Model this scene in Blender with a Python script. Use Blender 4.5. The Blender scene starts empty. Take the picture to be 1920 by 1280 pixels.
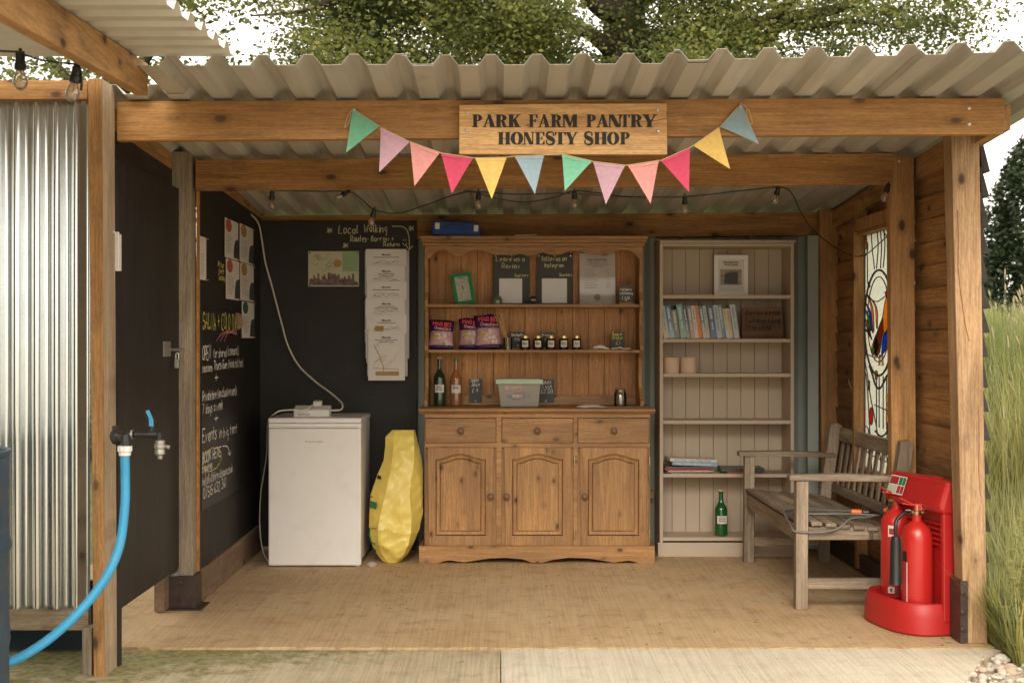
import bpy, bmesh, math, random
import numpy as np
from mathutils import Vector, Matrix, noise

SC = bpy.context.scene
COL = SC.collection
R = math.radians
PI = math.pi
random.seed(7)

# ---------------------------------------------------------------- camera
F, VX, HY, EH = 2400.0, 940.0, 640.0, 1.25      # focal length in photo pixels, vanishing point, eye height (m)
cam_d = bpy.data.cameras.new('camera')
cam = bpy.data.objects.new('camera', cam_d)
COL.objects.link(cam)
cam.location = (0, 0, EH)
cam.rotation_euler = (R(90), 0, 0)
cam_d.sensor_width = 36
cam_d.lens = F / 1920 * 36
cam_d.shift_x = 20 / 1920
cam_d.dof.use_dof = True
cam_d.dof.focus_distance = 6.4
cam_d.dof.aperture_fstop = 4.5
cam_d.clip_start = 0.05
cam_d.clip_end = 2000
SC.camera = cam

# ---------------------------------------------------------------- sky and sun (bright overcast afternoon)
SUN_EL, SUN_AZ = 32, 172       # elevation, compass-style angle the light comes from (180 = behind camera)
w = bpy.data.worlds.new('World')
SC.world = w
w.use_nodes = True
nt = w.node_tree
nt.nodes.clear()
sky = nt.nodes.new('ShaderNodeTexSky')
sky.sky_type = 'NISHITA'
sky.sun_disc = False
sky.sun_elevation = R(SUN_EL)
sky.sun_rotation = R(SUN_AZ)
cloud = nt.nodes.new('ShaderNodeTexNoise')
cloud.inputs['Scale'].default_value = 1.6
cloud.inputs['Detail'].default_value = 5
cr = nt.nodes.new('ShaderNodeValToRGB')
cr.color_ramp.elements[0].position = 0.3
cr.color_ramp.elements[0].color = (10.0, 9.2, 7.9, 1)
cr.color_ramp.elements[1].position = 0.75
cr.color_ramp.elements[1].color = (15.0, 13.9, 12.2, 1)
mx = nt.nodes.new('ShaderNodeMix')
mx.data_type = 'RGBA'
mx.inputs[0].default_value = 0.9                # thin white cloud over nearly the whole sky
bg = nt.nodes.new('ShaderNodeBackground')
bg.inputs['Strength'].default_value = 0.14
out = nt.nodes.new('ShaderNodeOutputWorld')
nt.links.new(cloud.outputs['Fac'], cr.inputs[0])
nt.links.new(sky.outputs[0], mx.inputs[6])
nt.links.new(cr.outputs[0], mx.inputs[7])
nt.links.new(mx.outputs[2], bg.inputs['Color'])
nt.links.new(bg.outputs[0], out.inputs[0])

sun_d = bpy.data.lights.new('sun', 'SUN')
sun_d.energy = 1.9
sun_d.angle = R(32)
sun_d.color = (1.0, 0.93, 0.82)
sun = bpy.data.objects.new('sun', sun_d)
COL.objects.link(sun)
_a = R(SUN_AZ)
sdir = Vector((math.sin(_a) * math.cos(R(SUN_EL)) * -1, math.cos(_a) * math.cos(R(SUN_EL)), math.sin(R(SUN_EL))))
sun.rotation_euler = sdir.to_track_quat('Z', 'Y').to_euler()

SC.view_settings.view_transform = 'Standard'
SC.view_settings.look = 'None'
SC.view_settings.exposure = 0.42
SC.view_settings.gamma = 1.0
SC.cycles.max_bounces = 8
SC.cycles.diffuse_bounces = 7
SC.cycles.transparent_max_bounces = 16
SC.cycles.caustics_reflective = False
SC.cycles.caustics_refractive = False
SC.cycles.sample_clamp_indirect = 6

def wx(px, Y): return (px - VX) * Y / F
def wz(py, Y): return EH + (HY - py) * Y / F

# ---------------------------------------------------------------- mesh helpers
ORG = {}

class MB:
    def __init__(s):
        s.v, s.f, s.m = [], [], []
        s.cur = 0
        s.k = 0
    def add(s, vs, fs):
        n = len(s.v)
        s.v += [tuple(p) for p in vs]
        for f in fs:
            s.f.append(tuple(i + n for i in f))
            s.m.append(s.cur)
        return s
    def box(s, x0, x1, y0, y1, z0, z1, M=None):
        vs = [Vector(p) for p in ((x0,y0,z0),(x1,y0,z0),(x1,y1,z0),(x0,y1,z0),(x0,y0,z1),(x1,y0,z1),(x1,y1,z1),(x0,y1,z1))]
        if M is not None: vs = [M @ p for p in vs]
        return s.add(vs, [(0,3,2,1),(4,5,6,7),(0,1,5,4),(1,2,6,5),(2,3,7,6),(3,0,4,7)])
    def bar(s, a, b, w, h, up=(0,0,1)):
        """box from a to b, w wide sideways and h thick along up"""
        a, b = Vector(a), Vector(b)
        d = (b - a).normalized(); up = Vector(up)
        side = d.cross(up).normalized(); u = side.cross(d).normalized()
        vs = []
        for p in (a, b):
            for (i, j) in ((-1,-1),(1,-1),(1,1),(-1,1)):
                vs.append(p + side * (w/2*i) + u * (h/2*j))
        return s.add(vs, [(0,1,2,3),(7,6,5,4),(0,4,5,1),(1,5,6,2),(2,6,7,3),(3,7,4,0)])
    def prism(s, poly, axis, a, b):
        """poly of 2D points extruded from a to b along axis ('x': poly is (y,z); 'y': (x,z); 'z': (x,y))"""
        n = len(poly)
        def P(p, t):
            return {'x': (t, p[0], p[1]), 'y': (p[0], t, p[1]), 'z': (p[0], p[1], t)}[axis]
        vs = [P(p, a) for p in poly] + [P(p, b) for p in poly]
        fs = [tuple(range(n)), tuple(range(2*n-1, n-1, -1))]
        for i in range(n):
            j = (i + 1) % n
            fs.append((i, n + i, n + j, j))
        return s.add(vs, fs)
    def strip_solid(s, top, bot, mk, t0, t1):
        """closed band between two 2D polylines (same count), extruded t0..t1 through mk(p,t)"""
        n = len(top)
        vs = [mk(p, t0) for p in top] + [mk(p, t0) for p in bot] + [mk(p, t1) for p in top] + [mk(p, t1) for p in bot]
        fs = []
        for i in range(n - 1):
            fs += [(i, i+1, n+i+1, n+i), (2*n+i, 3*n+i, 3*n+i+1, 2*n+i+1), (i, 2*n+i, 2*n+i+1, i+1), (n+i, n+i+1, 3*n+i+1, 3*n+i)]
        fs += [(0, n, 3*n, 2*n), (n-1, 3*n-1, 4*n-1, 2*n-1)]
        return s.add(vs, fs)
    def tube(s, pts, r, seg=8, cap=True):
        pts = [Vector(p) for p in pts]
        n = len(pts)
        rr = r if isinstance(r, (list, tuple)) else [r] * n
        ref = Vector((0.13, 0.31, 0.94)).normalized()
        vs, fs = [], []
        prev = None
        for i, p in enumerate(pts):
            d = (pts[min(i+1, n-1)] - pts[max(i-1, 0)]).normalized()
            if prev is None:
                s1 = d.cross(ref)
                if s1.length < 1e-3: s1 = d.cross(Vector((1,0,0)))
            else:
                s1 = prev - d * prev.dot(d)
            s1.normalize(); prev = s1
            s2 = d.cross(s1)
            for k in range(seg):
                a = 2*PI*k/seg
                vs.append(p + (s1*math.cos(a) + s2*math.sin(a)) * rr[i])
        for i in range(n-1):
            for k in range(seg):
                k2 = (k+1) % seg
                fs.append((i*seg+k, i*seg+k2, (i+1)*seg+k2, (i+1)*seg+k))
        if cap:
            fs.append(tuple(range(seg-1, -1, -1)))
            fs.append(tuple((n-1)*seg+k for k in range(seg)))
        return s.add(vs, fs)
    def lathe(s, prof, c, seg=24, axis=(0,0,1), sq=1.0):
        """prof: list of (r, h) along axis from point c"""
        ax = Vector(axis).normalized(); c = Vector(c)
        q = ax.to_track_quat('Z', 'Y')
        vs, fs = [], []
        for r, h in prof:
            for k in range(seg):
                a = 2*PI*k/seg
                vs.append(c + q @ Vector((math.cos(a)*r, math.sin(a)*r*sq, h)))
        for i in range(len(prof)-1):
            for k in range(seg):
                k2 = (k+1) % seg
                fs.append((i*seg+k, i*seg+k2, (i+1)*seg+k2, (i+1)*seg+k))
        if prof[0][0] > 1e-5: fs.append(tuple(range(seg-1, -1, -1)))
        if prof[-1][0] > 1e-5: fs.append(tuple((len(prof)-1)*seg+k for k in range(seg)))
        return s.add(vs, fs)
    def build(s, name, mat, parent=None, smooth=False, bevel=0, local=False, origin=None):
        me = bpy.data.meshes.new(name)
        if parent is not None and not local:
            o0 = ORG[parent.name]
        elif local:
            o0 = Vector((0,0,0))
        elif origin is not None:
            o0 = Vector(origin)
        else:
            xs = [p[0] for p in s.v]; ys = [p[1] for p in s.v]; zs = [p[2] for p in s.v]
            o0 = Vector(((min(xs)+max(xs))/2, (min(ys)+max(ys))/2, min(zs)))
        me.from_pydata([(p[0]-o0.x, p[1]-o0.y, p[2]-o0.z) for p in s.v], [], s.f)
        mats = mat if isinstance(mat, (list, tuple)) else [mat]
        for m in mats: me.materials.append(m)
        if len(mats) > 1: me.polygons.foreach_set('material_index', s.m)
        bm = bmesh.new(); bm.from_mesh(me)
        bmesh.ops.recalc_face_normals(bm, faces=bm.faces)
        bm.to_mesh(me); bm.free()
        if smooth:
            me.polygons.foreach_set('use_smooth', [True]*len(me.polygons))
            if smooth != 'all':
                try: me.set_sharp_from_angle(angle=R(38))
                except Exception: pass
        me.update()
        o = bpy.data.objects.new(name, me)
        COL.objects.link(o)
        if parent is not None:
            o.parent = parent
            ORG[o.name] = ORG[parent.name] if not local else Vector((0,0,0))
        else:
            o.location = o0 if not local else (0,0,0)
            ORG[o.name] = o0
        if bevel:
            b = o.modifiers.new('bevel', 'BEVEL')
            b.width = bevel; b.segments = 2; b.limit_method = 'ANGLE'; b.angle_limit = R(40)
            b.harden_normals = False
        return o

def tag(o, label=None, cat=None, group=None, kind=None):
    if label: o['label'] = label
    if cat: o['category'] = cat
    if group: o['group'] = group
    if kind: o['kind'] = kind
    return o

def thing(name, label, cat, loc=(0,0,0), rot=(0,0,0), group=None):
    o = bpy.data.objects.new(name, None)
    COL.objects.link(o)
    o.empty_display_size = 0.1
    o.location = loc; o.rotation_euler = rot
    ORG[o.name] = Vector(loc)
    return tag(o, label, cat, group)

def dup(root, loc=None, rot=None, label=None, group=None, mats=None):
    r = root.copy(); COL.objects.link(r)
    if loc is not None: r.location = loc
    if rot is not None: r.rotation_euler = rot
    if label: r['label'] = label
    if group: r['group'] = group
    for ch in list(root.children):
        c = ch.copy(); COL.objects.link(c); c.parent = r
        for g in list(ch.children):
            d = g.copy(); COL.objects.link(d); d.parent = c
    return r

def smooth_path(pts, n=6):
    """Catmull-Rom through pts"""
    pts = [Vector(p) for p in pts]
    P = [pts[0]*2-pts[1]] + pts + [pts[-1]*2-pts[-2]]
    out = []
    for i in range(1, len(P)-2):
        for k in range(n):
            t = k/n
            a, b, c, d = P[i-1], P[i], P[i+1], P[i+2]
            out.append(0.5*((2*b) + (c-a)*t + (2*a-5*b+4*c-d)*t*t + (3*b-a-3*c+d)*t*t*t))
    out.append(pts[-1])
    return out

class Plane:
    """drawing surface: origin o, right u, up v, outward n (metres)"""
    def __init__(s, o, u, v):
        s.o = Vector(o); s.u = Vector(u).normalized(); s.v = Vector(v).normalized(); s.n = s.u.cross(s.v).normalized(); s.k = 0
    def P(s, a, c, d): return s.o + s.u*a + s.v*c + s.n*d
def ribbon(mb, pl, pts, w, d=.0008):
    pl.k = (pl.k + 1) % 40
    d = d + pl.k * .00004
    n = len(pts); L = []; Rr = []
    for i in range(n):
        a = pts[max(0,i-1)]; c = pts[min(n-1,i+1)]
        dx, dy = c[0]-a[0], c[1]-a[1]; q = math.hypot(dx, dy) or 1
        nx_, ny_ = -dy/q*w/2, dx/q*w/2
        L.append(pl.P(pts[i][0]+nx_, pts[i][1]+ny_, d)); Rr.append(pl.P(pts[i][0]-nx_, pts[i][1]-ny_, d))
    mb.add(L+Rr, [(i, i+1, n+i+1, n+i) for i in range(n-1)])

# ---------------------------------------------------------------- materials
def newmat(name):
    m = bpy.data.materials.new(name); m.use_nodes = True
    n = m.node_tree
    return m, n, n.nodes['Principled BSDF']

def N(nt, typ, **kw):
    n = nt.nodes.new(typ)
    for k, v in kw.items():
        if hasattr(n, k): setattr(n, k, v)
        else: n.inputs[k].default_value = v
    return n

def ramp(nt, src, stops):
    r = nt.nodes.new('ShaderNodeValToRGB')
    el = r.color_ramp.elements
    while len(el) < len(stops): el.new(0.5)
    for e, (p, c) in zip(el, stops):
        e.position = p
        e.color = (c, c, c, 1) if isinstance(c, (int, float)) else (*c, 1)
    nt.links.new(src, r.inputs[0])
    return r.outputs[0]

def mix(nt, fac, a, b, typ='MIX'):
    m = nt.nodes.new('ShaderNodeMix'); m.data_type = 'RGBA'; m.blend_type = typ
    for sock, val in ((m.inputs[0], fac), (m.inputs[6], a), (m.inputs[7], b)):
        if isinstance(val, (int, float)): sock.default_value = val if sock.type == 'VALUE' else (val, val, val, 1)
        elif isinstance(val, tuple): sock.default_value = (*val, 1)
        else: nt.links.new(val, sock)
    return m.outputs[2]

def coords(nt, scale=(1,1,1), rnd=True):
    tc = nt.nodes.new('ShaderNodeTexCoord')
    src = tc.outputs['Object']
    if rnd:
        oi = nt.nodes.new('ShaderNodeObjectInfo')
        sc = N(nt, 'ShaderNodeMath', operation='MULTIPLY'); sc.inputs[1].default_value = 31.7
        nt.links.new(oi.outputs['Random'], sc.inputs[0])
        ad = N(nt, 'ShaderNodeVectorMath', operation='ADD')
        nt.links.new(src, ad.inputs[0]); nt.links.new(sc.outputs[0], ad.inputs[1])
        src = ad.outputs[0]
    mp = nt.nodes.new('ShaderNodeMapping')
    mp.inputs['Scale'].default_value = scale
    nt.links.new(src, mp.inputs[0])
    return mp.outputs[0]

def noise_tex(nt, vec, scale, detail=4, rough=0.55, dist=0):
    n = nt.nodes.new('ShaderNodeTexNoise')
    n.inputs['Scale'].default_value = scale; n.inputs['Detail'].default_value = detail
    n.inputs['Roughness'].default_value = rough; n.inputs['Distortion'].default_value = dist
    nt.links.new(vec, n.inputs['Vector'])
    return n.outputs['Fac']

def bump(nt, bsdf, h, strength=0.2, dist=0.01):
    b = nt.nodes.new('ShaderNodeBump')
    b.inputs['Strength'].default_value = strength; b.inputs['Distance'].default_value = dist
    nt.links.new(h, b.inputs['Height']); nt.links.new(b.outputs[0], bsdf.inputs['Normal'])

def wood(name, light, dark, axis='x', knots=0.13, knot_scale=9, rough=0.72, stain=None, stain_amt=0.0, grain=1.0, island=0.0, knot_col=(0.07,0.03,0.012), bmp=0.25):
    m, nt, b = newmat(name)
    ln, cr_ = 1.6*grain, 19*grain
    sc = {'x': (ln, cr_, cr_), 'y': (cr_, ln, cr_), 'z': (cr_, cr_, ln)}[axis]
    fsc = {'x': (5, 150, 150), 'y': (150, 5, 150), 'z': (150, 150, 5)}[axis]
    ks = {'x': (.55, .2, 1), 'y': (.2, .55, 1), 'z': (1, .2, .55)}[axis]
    n1 = noise_tex(nt, coords(nt, sc), 1.0, 5, 0.6, 0.7)
    n2 = noise_tex(nt, coords(nt, fsc), 1.0, 3, 0.6)
    mid = tuple((a+c)/2 for a, c in zip(light, dark))
    col = ramp(nt, n1, [(0.28, dark), (0.44, mid), (0.60, light), (0.76, tuple(min(1, a*1.15) for a in light))])
    col = mix(nt, 0.55, col, ramp(nt, n2, [(0.36, 0.45), (0.58, 1.02)]), 'MULTIPLY')
    n4 = noise_tex(nt, coords(nt, {'x': (40, 260, 260), 'y': (260, 40, 260), 'z': (260, 260, 40)}[axis]), 1.0, 2, 0.6)
    col = mix(nt, 0.5, col, ramp(nt, n4, [(0.36, 0.62), (0.6, 1.12)]), 'MULTIPLY')
    if knots:
        kc = coords(nt, tuple(k*knot_scale for k in ks))
        wob = noise_tex(nt, kc, 1.6, 2)
        vo = nt.nodes.new('ShaderNodeTexVoronoi'); vo.inputs['Scale'].default_value = 1
        nt.links.new(kc, vo.inputs['Vector'])
        ad = N(nt, 'ShaderNodeMath', operation='MULTIPLY_ADD')
        nt.links.new(wob, ad.inputs[0]); ad.inputs[1].default_value = 0.10; nt.links.new(vo.outputs['Distance'], ad.inputs[2])
        k2 = ramp(nt, ad.outputs[0], [(knots*.55+.05, 0.0), (knots*.95+.05, .35), (knots*1.2+.05, .85), (knots*1.32+.05, .70), (knots*2.2+.05, 1.0)])
        col = mix(nt, k2, knot_col, col)
    big = noise_tex(nt, coords(nt, (1.7, 1.7, 1.7)), 1.0, 3)
    col = mix(nt, 0.5, col, ramp(nt, big, [(0.35, 0.60), (0.62, 1.15)]), 'MULTIPLY')
    if stain:
        sn = noise_tex(nt, coords(nt, tuple(q*.35 for q in sc)), 1.0, 6, 0.65, 0.4)
        col = mix(nt, ramp(nt, sn, [(0.42, 0.0), (0.62, stain_amt)]), col, stain)
    if island:
        g = nt.nodes.new('ShaderNodeNewGeometry')
        col = mix(nt, 1.0, col, ramp(nt, g.outputs['Random Per Island'], [(0.0, 1-island), (1.0, 1.0)]), 'MULTIPLY')
    nt.links.new(col, b.inputs['Base Color'])
    b.inputs['Roughness'].default_value = rough
    bump(nt, b, n2, bmp, 0.004)
    return m

def paint(name, col, rough=0.5, var=0.12, scale=6, metallic=0, spec=None, bmp=0, bscale=60, dirt=None, dirt_amt=0.3, coat=0):
    m, nt, b = newmat(name)
    v = coords(nt, (scale,)*3)
    n1 = noise_tex(nt, v, 1.0, 5, 0.6)
    c = ramp(nt, n1, [(0.25, tuple(x*(1-var) for x in col)), (0.75, tuple(min(1, x*(1+var)) for x in col))])
    if dirt:
        n3 = noise_tex(nt, coords(nt, (scale*2.3,)*3), 1.0, 8, 0.7)
        c = mix(nt, ramp(nt, n3, [(0.5, 0.0), (0.72, dirt_amt)]), c, dirt)
    nt.links.new(c, b.inputs['Base Color'])
    b.inputs['Roughness'].default_value = rough; b.inputs['Metallic'].default_value = metallic
    if coat: b.inputs['Coat Weight'].default_value = coat
    if bmp:
        bump(nt, b, noise_tex(nt, coords(nt, (bscale,)*3), 1.0, 4), bmp, 0.003)
    return m

def glass(name, col=(1,1,1), rough=0.03, ior=1.45):
    m, nt, b = newmat(name)
    b.inputs['Base Color'].default_value = (*col, 1)
    b.inputs['Transmission Weight'].default_value = 1.0
    b.inputs['Roughness'].default_value = rough
    b.inputs['IOR'].default_value = ior
    return m

def translucent(name, col, tfac=0.6, rough=0.5, var=0.2, isl=False, scale=3.0, col2=None):
    """thin leaf / cloth / glass that lets light through"""
    m, nt, b = newmat(name)
    o = nt.nodes['Material Output']
    c2 = col2 or tuple(min(1, x*(1+var)) for x in col)
    n1 = noise_tex(nt, coords(nt, (scale,)*3), 1.0, 3)
    c = ramp(nt, n1, [(0.3, tuple(x*(1-var) for x in col)), (0.7, c2)])
    if isl:
        g = nt.nodes.new('ShaderNodeNewGeometry')
        c = mix(nt, 1.0, c, ramp(nt, g.outputs['Random Per Island'], [(0.0, 0.6), (0.8, 1.15), (1.0, (1.45, 1.15, .8))]), 'MULTIPLY')
    nt.links.new(c, b.inputs['Base Color']); b.inputs['Roughness'].default_value = rough
    t = nt.nodes.new('ShaderNodeBsdfTranslucent'); nt.links.new(c, t.inputs['Color'])
    ms = nt.nodes.new('ShaderNodeMixShader'); ms.inputs[0].default_value = tfac
    nt.links.new(b.outputs[0], ms.inputs[1]); nt.links.new(t.outputs[0], ms.inputs[2]); nt.links.new(ms.outputs[0], o.inputs[0])
    return m

M = {}
M['beam'] = wood('golden beam timber', (.47,.24,.078), (.32,.15,.044), 'x', stain=(.20,.09,.03), stain_amt=.5)
M['beam_d'] = wood('brown beam timber', (.44,.22,.068), (.29,.135,.038), 'x')
M['post'] = wood('pale post timber', (.50,.315,.165), (.36,.20,.09), 'z')
M['post_o'] = wood('orange post timber', (.44,.23,.08), (.30,.14,.045), 'z')
M['post_g'] = wood('weathered grey post timber', (.40,.32,.23), (.28,.21,.14), 'z', knots=.05)
M['post_i'] = wood('inner post timber', (.50,.265,.095), (.34,.165,.055), 'z')
M['rafter'] = wood('rafter timber', (.52,.29,.11), (.30,.14,.05), 'y')
M['rail_g'] = wood('greyed rail timber', (.50,.40,.28), (.32,.24,.15), 'x')
M['clad'] = wood('brown feather edge boards', (.60,.31,.115), (.38,.18,.062), 'y', island=.35, stain=(.14,.065,.028), stain_amt=.55)
M['kick'] = wood('kick board timber', (.36,.24,.15), (.24,.15,.09), 'y', stain=(.12,.07,.04), stain_amt=.5)
M['dresser'] = wood('waxed pine', (.54,.285,.10), (.38,.185,.06), 'z', rough=.5, knots=.12, knot_scale=13, stain=(.19,.09,.04), stain_amt=.45)
M['dresser_h'] = wood('waxed pine along', (.54,.285,.10), (.38,.185,.06), 'x', rough=.5, knots=.12, knot_scale=13, stain=(.19,.09,.04), stain_amt=.45)
M['hutch_back'] = wood('pine boards', (.70,.33,.105), (.52,.225,.065), 'z', rough=.55, knots=.09, knot_scale=9, island=.2)
M['knobwood'] = paint('turned dark pine', (.20,.115,.06), .5, .25, 30)
M['bench'] = wood('weathered teak', (.43,.335,.24), (.23,.165,.105), 'y', knots=0, stain=(.10,.065,.04), stain_amt=.6, bmp=.5)
M['bench_z'] = wood('weathered teak upright', (.44,.345,.245), (.24,.17,.11), 'z', knots=0, stain=(.10,.065,.04), stain_amt=.6, bmp=.5)
M['bench_x'] = wood('weathered teak across', (.44,.345,.245), (.24,.17,.11), 'x', knots=0, stain=(.10,.065,.04), stain_amt=.5, bmp=.5)
M['signwood'] = wood('sign board timber', (.76,.46,.20), (.58,.31,.11), 'x', knots=.05, stain=(.25,.10,.03), stain_amt=.5)
M['bookcase'] = paint('mushroom painted wood', (.50,.40,.295), .6, .06, 3, bmp=.06)
M['rustic'] = wood('rough brown plaque', (.20,.10,.045), (.09,.045,.02), 'x', knots=.08, bmp=.5)
M['black'] = paint('black board paint', (.012,.009,.0065), .65, .3, 4, bmp=.25, bscale=45, dirt=(.06,.052,.045), dirt_amt=.22)
M['blackdoor'] = wood('black stained plywood', (.030,.025,.022), (.014,.012,.011), 'z', knots=0, rough=.55, bmp=.6)
M['chalkboard'] = paint('smooth chalkboard', (.010,.009,.008), .5, .15, 3, dirt=(.035,.03,.028), dirt_amt=.25)
M['slate'] = paint('slate tag', (.075,.082,.085), .6, .15, 12)
M['roof'] = paint('cream coated roof sheet', (.50,.465,.395), .42, .08, 4, dirt=(.24,.20,.15), dirt_amt=.35)
def roofmat():
    m, nt, b = newmat('cream coated roof sheet')
    st = noise_tex(nt, coords(nt, (22, 1.1, 6)), 1.0, 6, .65)
    bl = noise_tex(nt, coords(nt, (3, 3, 3)), 1.0, 7, .7)
    sp = noise_tex(nt, coords(nt, (70, 70, 70)), 1.0, 3, .6)
    c = ramp(nt, bl, [(.3, (.49,.475,.43)), (.7, (.57,.56,.515))])
    c = mix(nt, ramp(nt, st, [(.50, 0.0), (.72, .55)]), c, (.27,.23,.17))
    c = mix(nt, ramp(nt, bl, [(.60, 0.0), (.74, .6)]), c, (.22,.19,.13))
    c = mix(nt, ramp(nt, sp, [(.66, 0.0), (.74, .5)]), c, (.20,.17,.12))
    oi = nt.nodes.new('ShaderNodeObjectInfo')
    c = mix(nt, 1.0, c, ramp(nt, oi.outputs['Random'], [(0, .78), (1, 1.06)]), 'MULTIPLY')
    nt.links.new(c, b.inputs['Base Color']); b.inputs['Roughness'].default_value = .45
    return m
M['roof'] = roofmat()
M['galv'] = paint('galvanised steel', (.73,.76,.77), .21, .05, 9, metallic=1, bmp=.01, bscale=90, dirt=(.62,.61,.56), dirt_amt=.2)
M['roof2'] = paint('grey coated roof sheet', (.56,.55,.50), .45, .08, 2, dirt=(.35,.32,.27), dirt_amt=.3)
M['backsheet'] = paint('grey green wall sheet', (.34,.37,.325), .5, .08, 2)
M['steel_d'] = paint('dark brown painted steel', (.045,.03,.025), .5, .3, 14, dirt=(.14,.07,.04), dirt_amt=.5)
M['steel'] = paint('bright zinc steel', (.55,.54,.50), .35, .1, 20, metallic=1)
M['dirtysteel'] = paint('dull steel', (.40,.38,.34), .5, .2, 20, metallic=.8)
M['white'] = paint('white enamel', (.84,.81,.77), .35, .02, 3, dirt=(.60,.56,.50), dirt_amt=.25)
M['whitepl'] = paint('white plastic', (.75,.72,.66), .4, .03, 5)
M['cream'] = paint('cream cable plastic', (.66,.60,.50), .5, .05, 5)
M['paper'] = paint('white paper', (.72,.68,.63), .8, .04, 8)
M['paper_l'] = paint('laminated paper', (.66,.62,.57), .22, .04, 8)
M['ink'] = paint('black ink', (.02,.018,.016), .8, .1)
M['greyink'] = paint('grey ink', (.28,.26,.24), .8, .1)
M['brownink'] = paint('tan ink', (.45,.28,.10), .8, .2)
M['chalk'] = paint('white chalk', (.78,.76,.72), .9, .1, 60)
M['chalk_y'] = paint('yellow chalk', (.66,.60,.16), .9, .1, 60)
M['chalk_p'] = paint('pink chalk', (.55,.20,.25), .9, .1, 60)
M['orangeedge'] = paint('fresh cut edge', (.42,.20,.06), .8, .4, 30)
M['blackpl'] = paint('black plastic', (.015,.015,.015), .4, .2, 20)
def _thin(name, tint, gl=.12, milk=.0):
    m, nt, b = newmat(name); o = nt.nodes['Material Output']
    t = nt.nodes.new('ShaderNodeBsdfTransparent'); t.inputs[0].default_value = (*tint, 1)
    g = nt.nodes.new('ShaderNodeBsdfGlossy'); g.inputs['Roughness'].default_value = .06
    lw_ = nt.nodes.new('ShaderNodeFresnel'); lw_.inputs[0].default_value = 1.5
    ad = N(nt, 'ShaderNodeMath', operation='ADD'); nt.links.new(lw_.outputs[0], ad.inputs[0]); ad.inputs[1].default_value = gl
    ms = nt.nodes.new('ShaderNodeMixShader'); nt.links.new(ad.outputs[0], ms.inputs[0]); nt.links.new(t.outputs[0], ms.inputs[1]); nt.links.new(g.outputs[0], ms.inputs[2])
    tl = nt.nodes.new('ShaderNodeBsdfTranslucent'); tl.inputs[0].default_value = (*tint, 1)
    m3 = nt.nodes.new('ShaderNodeMixShader'); m3.inputs[0].default_value = milk; nt.links.new(ms.outputs[0], m3.inputs[1]); nt.links.new(tl.outputs[0], m3.inputs[2]); nt.links.new(m3.outputs[0], o.inputs[0])
    return m
M['bulb'] = _thin('bulb glass', (.97,.92,.82), .14, .22)
M['filament'] = paint('brass filament', (.65,.42,.2), .4, .1, metallic=.7)
M['bottle_g'] = glass('green bottle glass', (.03,.20,.035), .05, 1.25)
M['bottle_dark'] = paint('dark green bottle', (.010,.030,.010), .08, .2, 4, coat=.5)
M['bottle_green'] = paint('green bottle', (.012,.085,.02), .08, .3, 4, coat=.5)
M['juice'] = paint('rhubarb juice', (.32,.12,.035), .1, .2, 4, coat=.6)
M['cork'] = paint('cork stopper', (.50,.38,.22), .8, .15, 40)
M['clear'] = _thin('clear glass', (.90,.90,.86), .06)
M['jam'] = paint('dark jam', (.022,.008,.010), .12, .3, 8, coat=.6)
M['gold'] = paint('gold lid', (.60,.48,.20), .3, .1, metallic=1)
M['red'] = paint('red painted cylinder', (.48,.020,.016), .28, .06, 4, coat=.3)
M['redpl'] = paint('red plastic stand', (.43,.016,.015), .45, .08, 4, bmp=.05)
M['redlight'] = paint('red label', (.40,.03,.03), .5, .05)
M['green'] = paint('green label', (.02,.18,.07), .5, .05)
M['orange'] = paint('orange plastic', (.85,.17,.03), .45, .05)
M['brass'] = paint('brass', (.55,.45,.25), .35, .1, metallic=1)
M['bluepl'] = paint('blue cash tin', (.006,.05,.24), .6, .1)
M['hose'] = paint('light blue water pipe', (.035,.33,.60), .45, .06, 8, dirt=(.25,.40,.45), dirt_amt=.25)
M['barrel'] = paint('dark blue drum', (.030,.060,.095), .45, .25, 6, dirt=(.13,.08,.05), dirt_amt=.5)
M['rust'] = paint('rust', (.20,.07,.03), .8, .3, 30)
M['yellowbag'] = paint('yellow polythene', (.82,.64,.15), .38, .05, 6, coat=.05, bmp=.5, bscale=22)
M['greenframe'] = paint('green painted frame', (.02,.30,.10), .45, .15, 25)
M['tub'] = paint('milky plastic tub', (.50,.47,.42), .35, .08, 8)
M['tublid'] = paint('pale green lid', (.46,.58,.45), .45, .04)
M['purple'] = paint('purple film', (.060,.018,.10), .25, .15, 10)
M['pinkfilm'] = paint('pink film', (.62,.36,.40), .35, .35, 40)
M['marsh'] = paint('marshmallow', (.78,.66,.62), .6, .06)
M['skewer'] = paint('bamboo', (.60,.40,.18), .6, .1)
M['twine'] = paint('twine', (.55,.40,.22), .9, .1)
M['lead'] = paint('window lead', (.035,.035,.035), .5, .2)
M['conc'] = None
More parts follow.
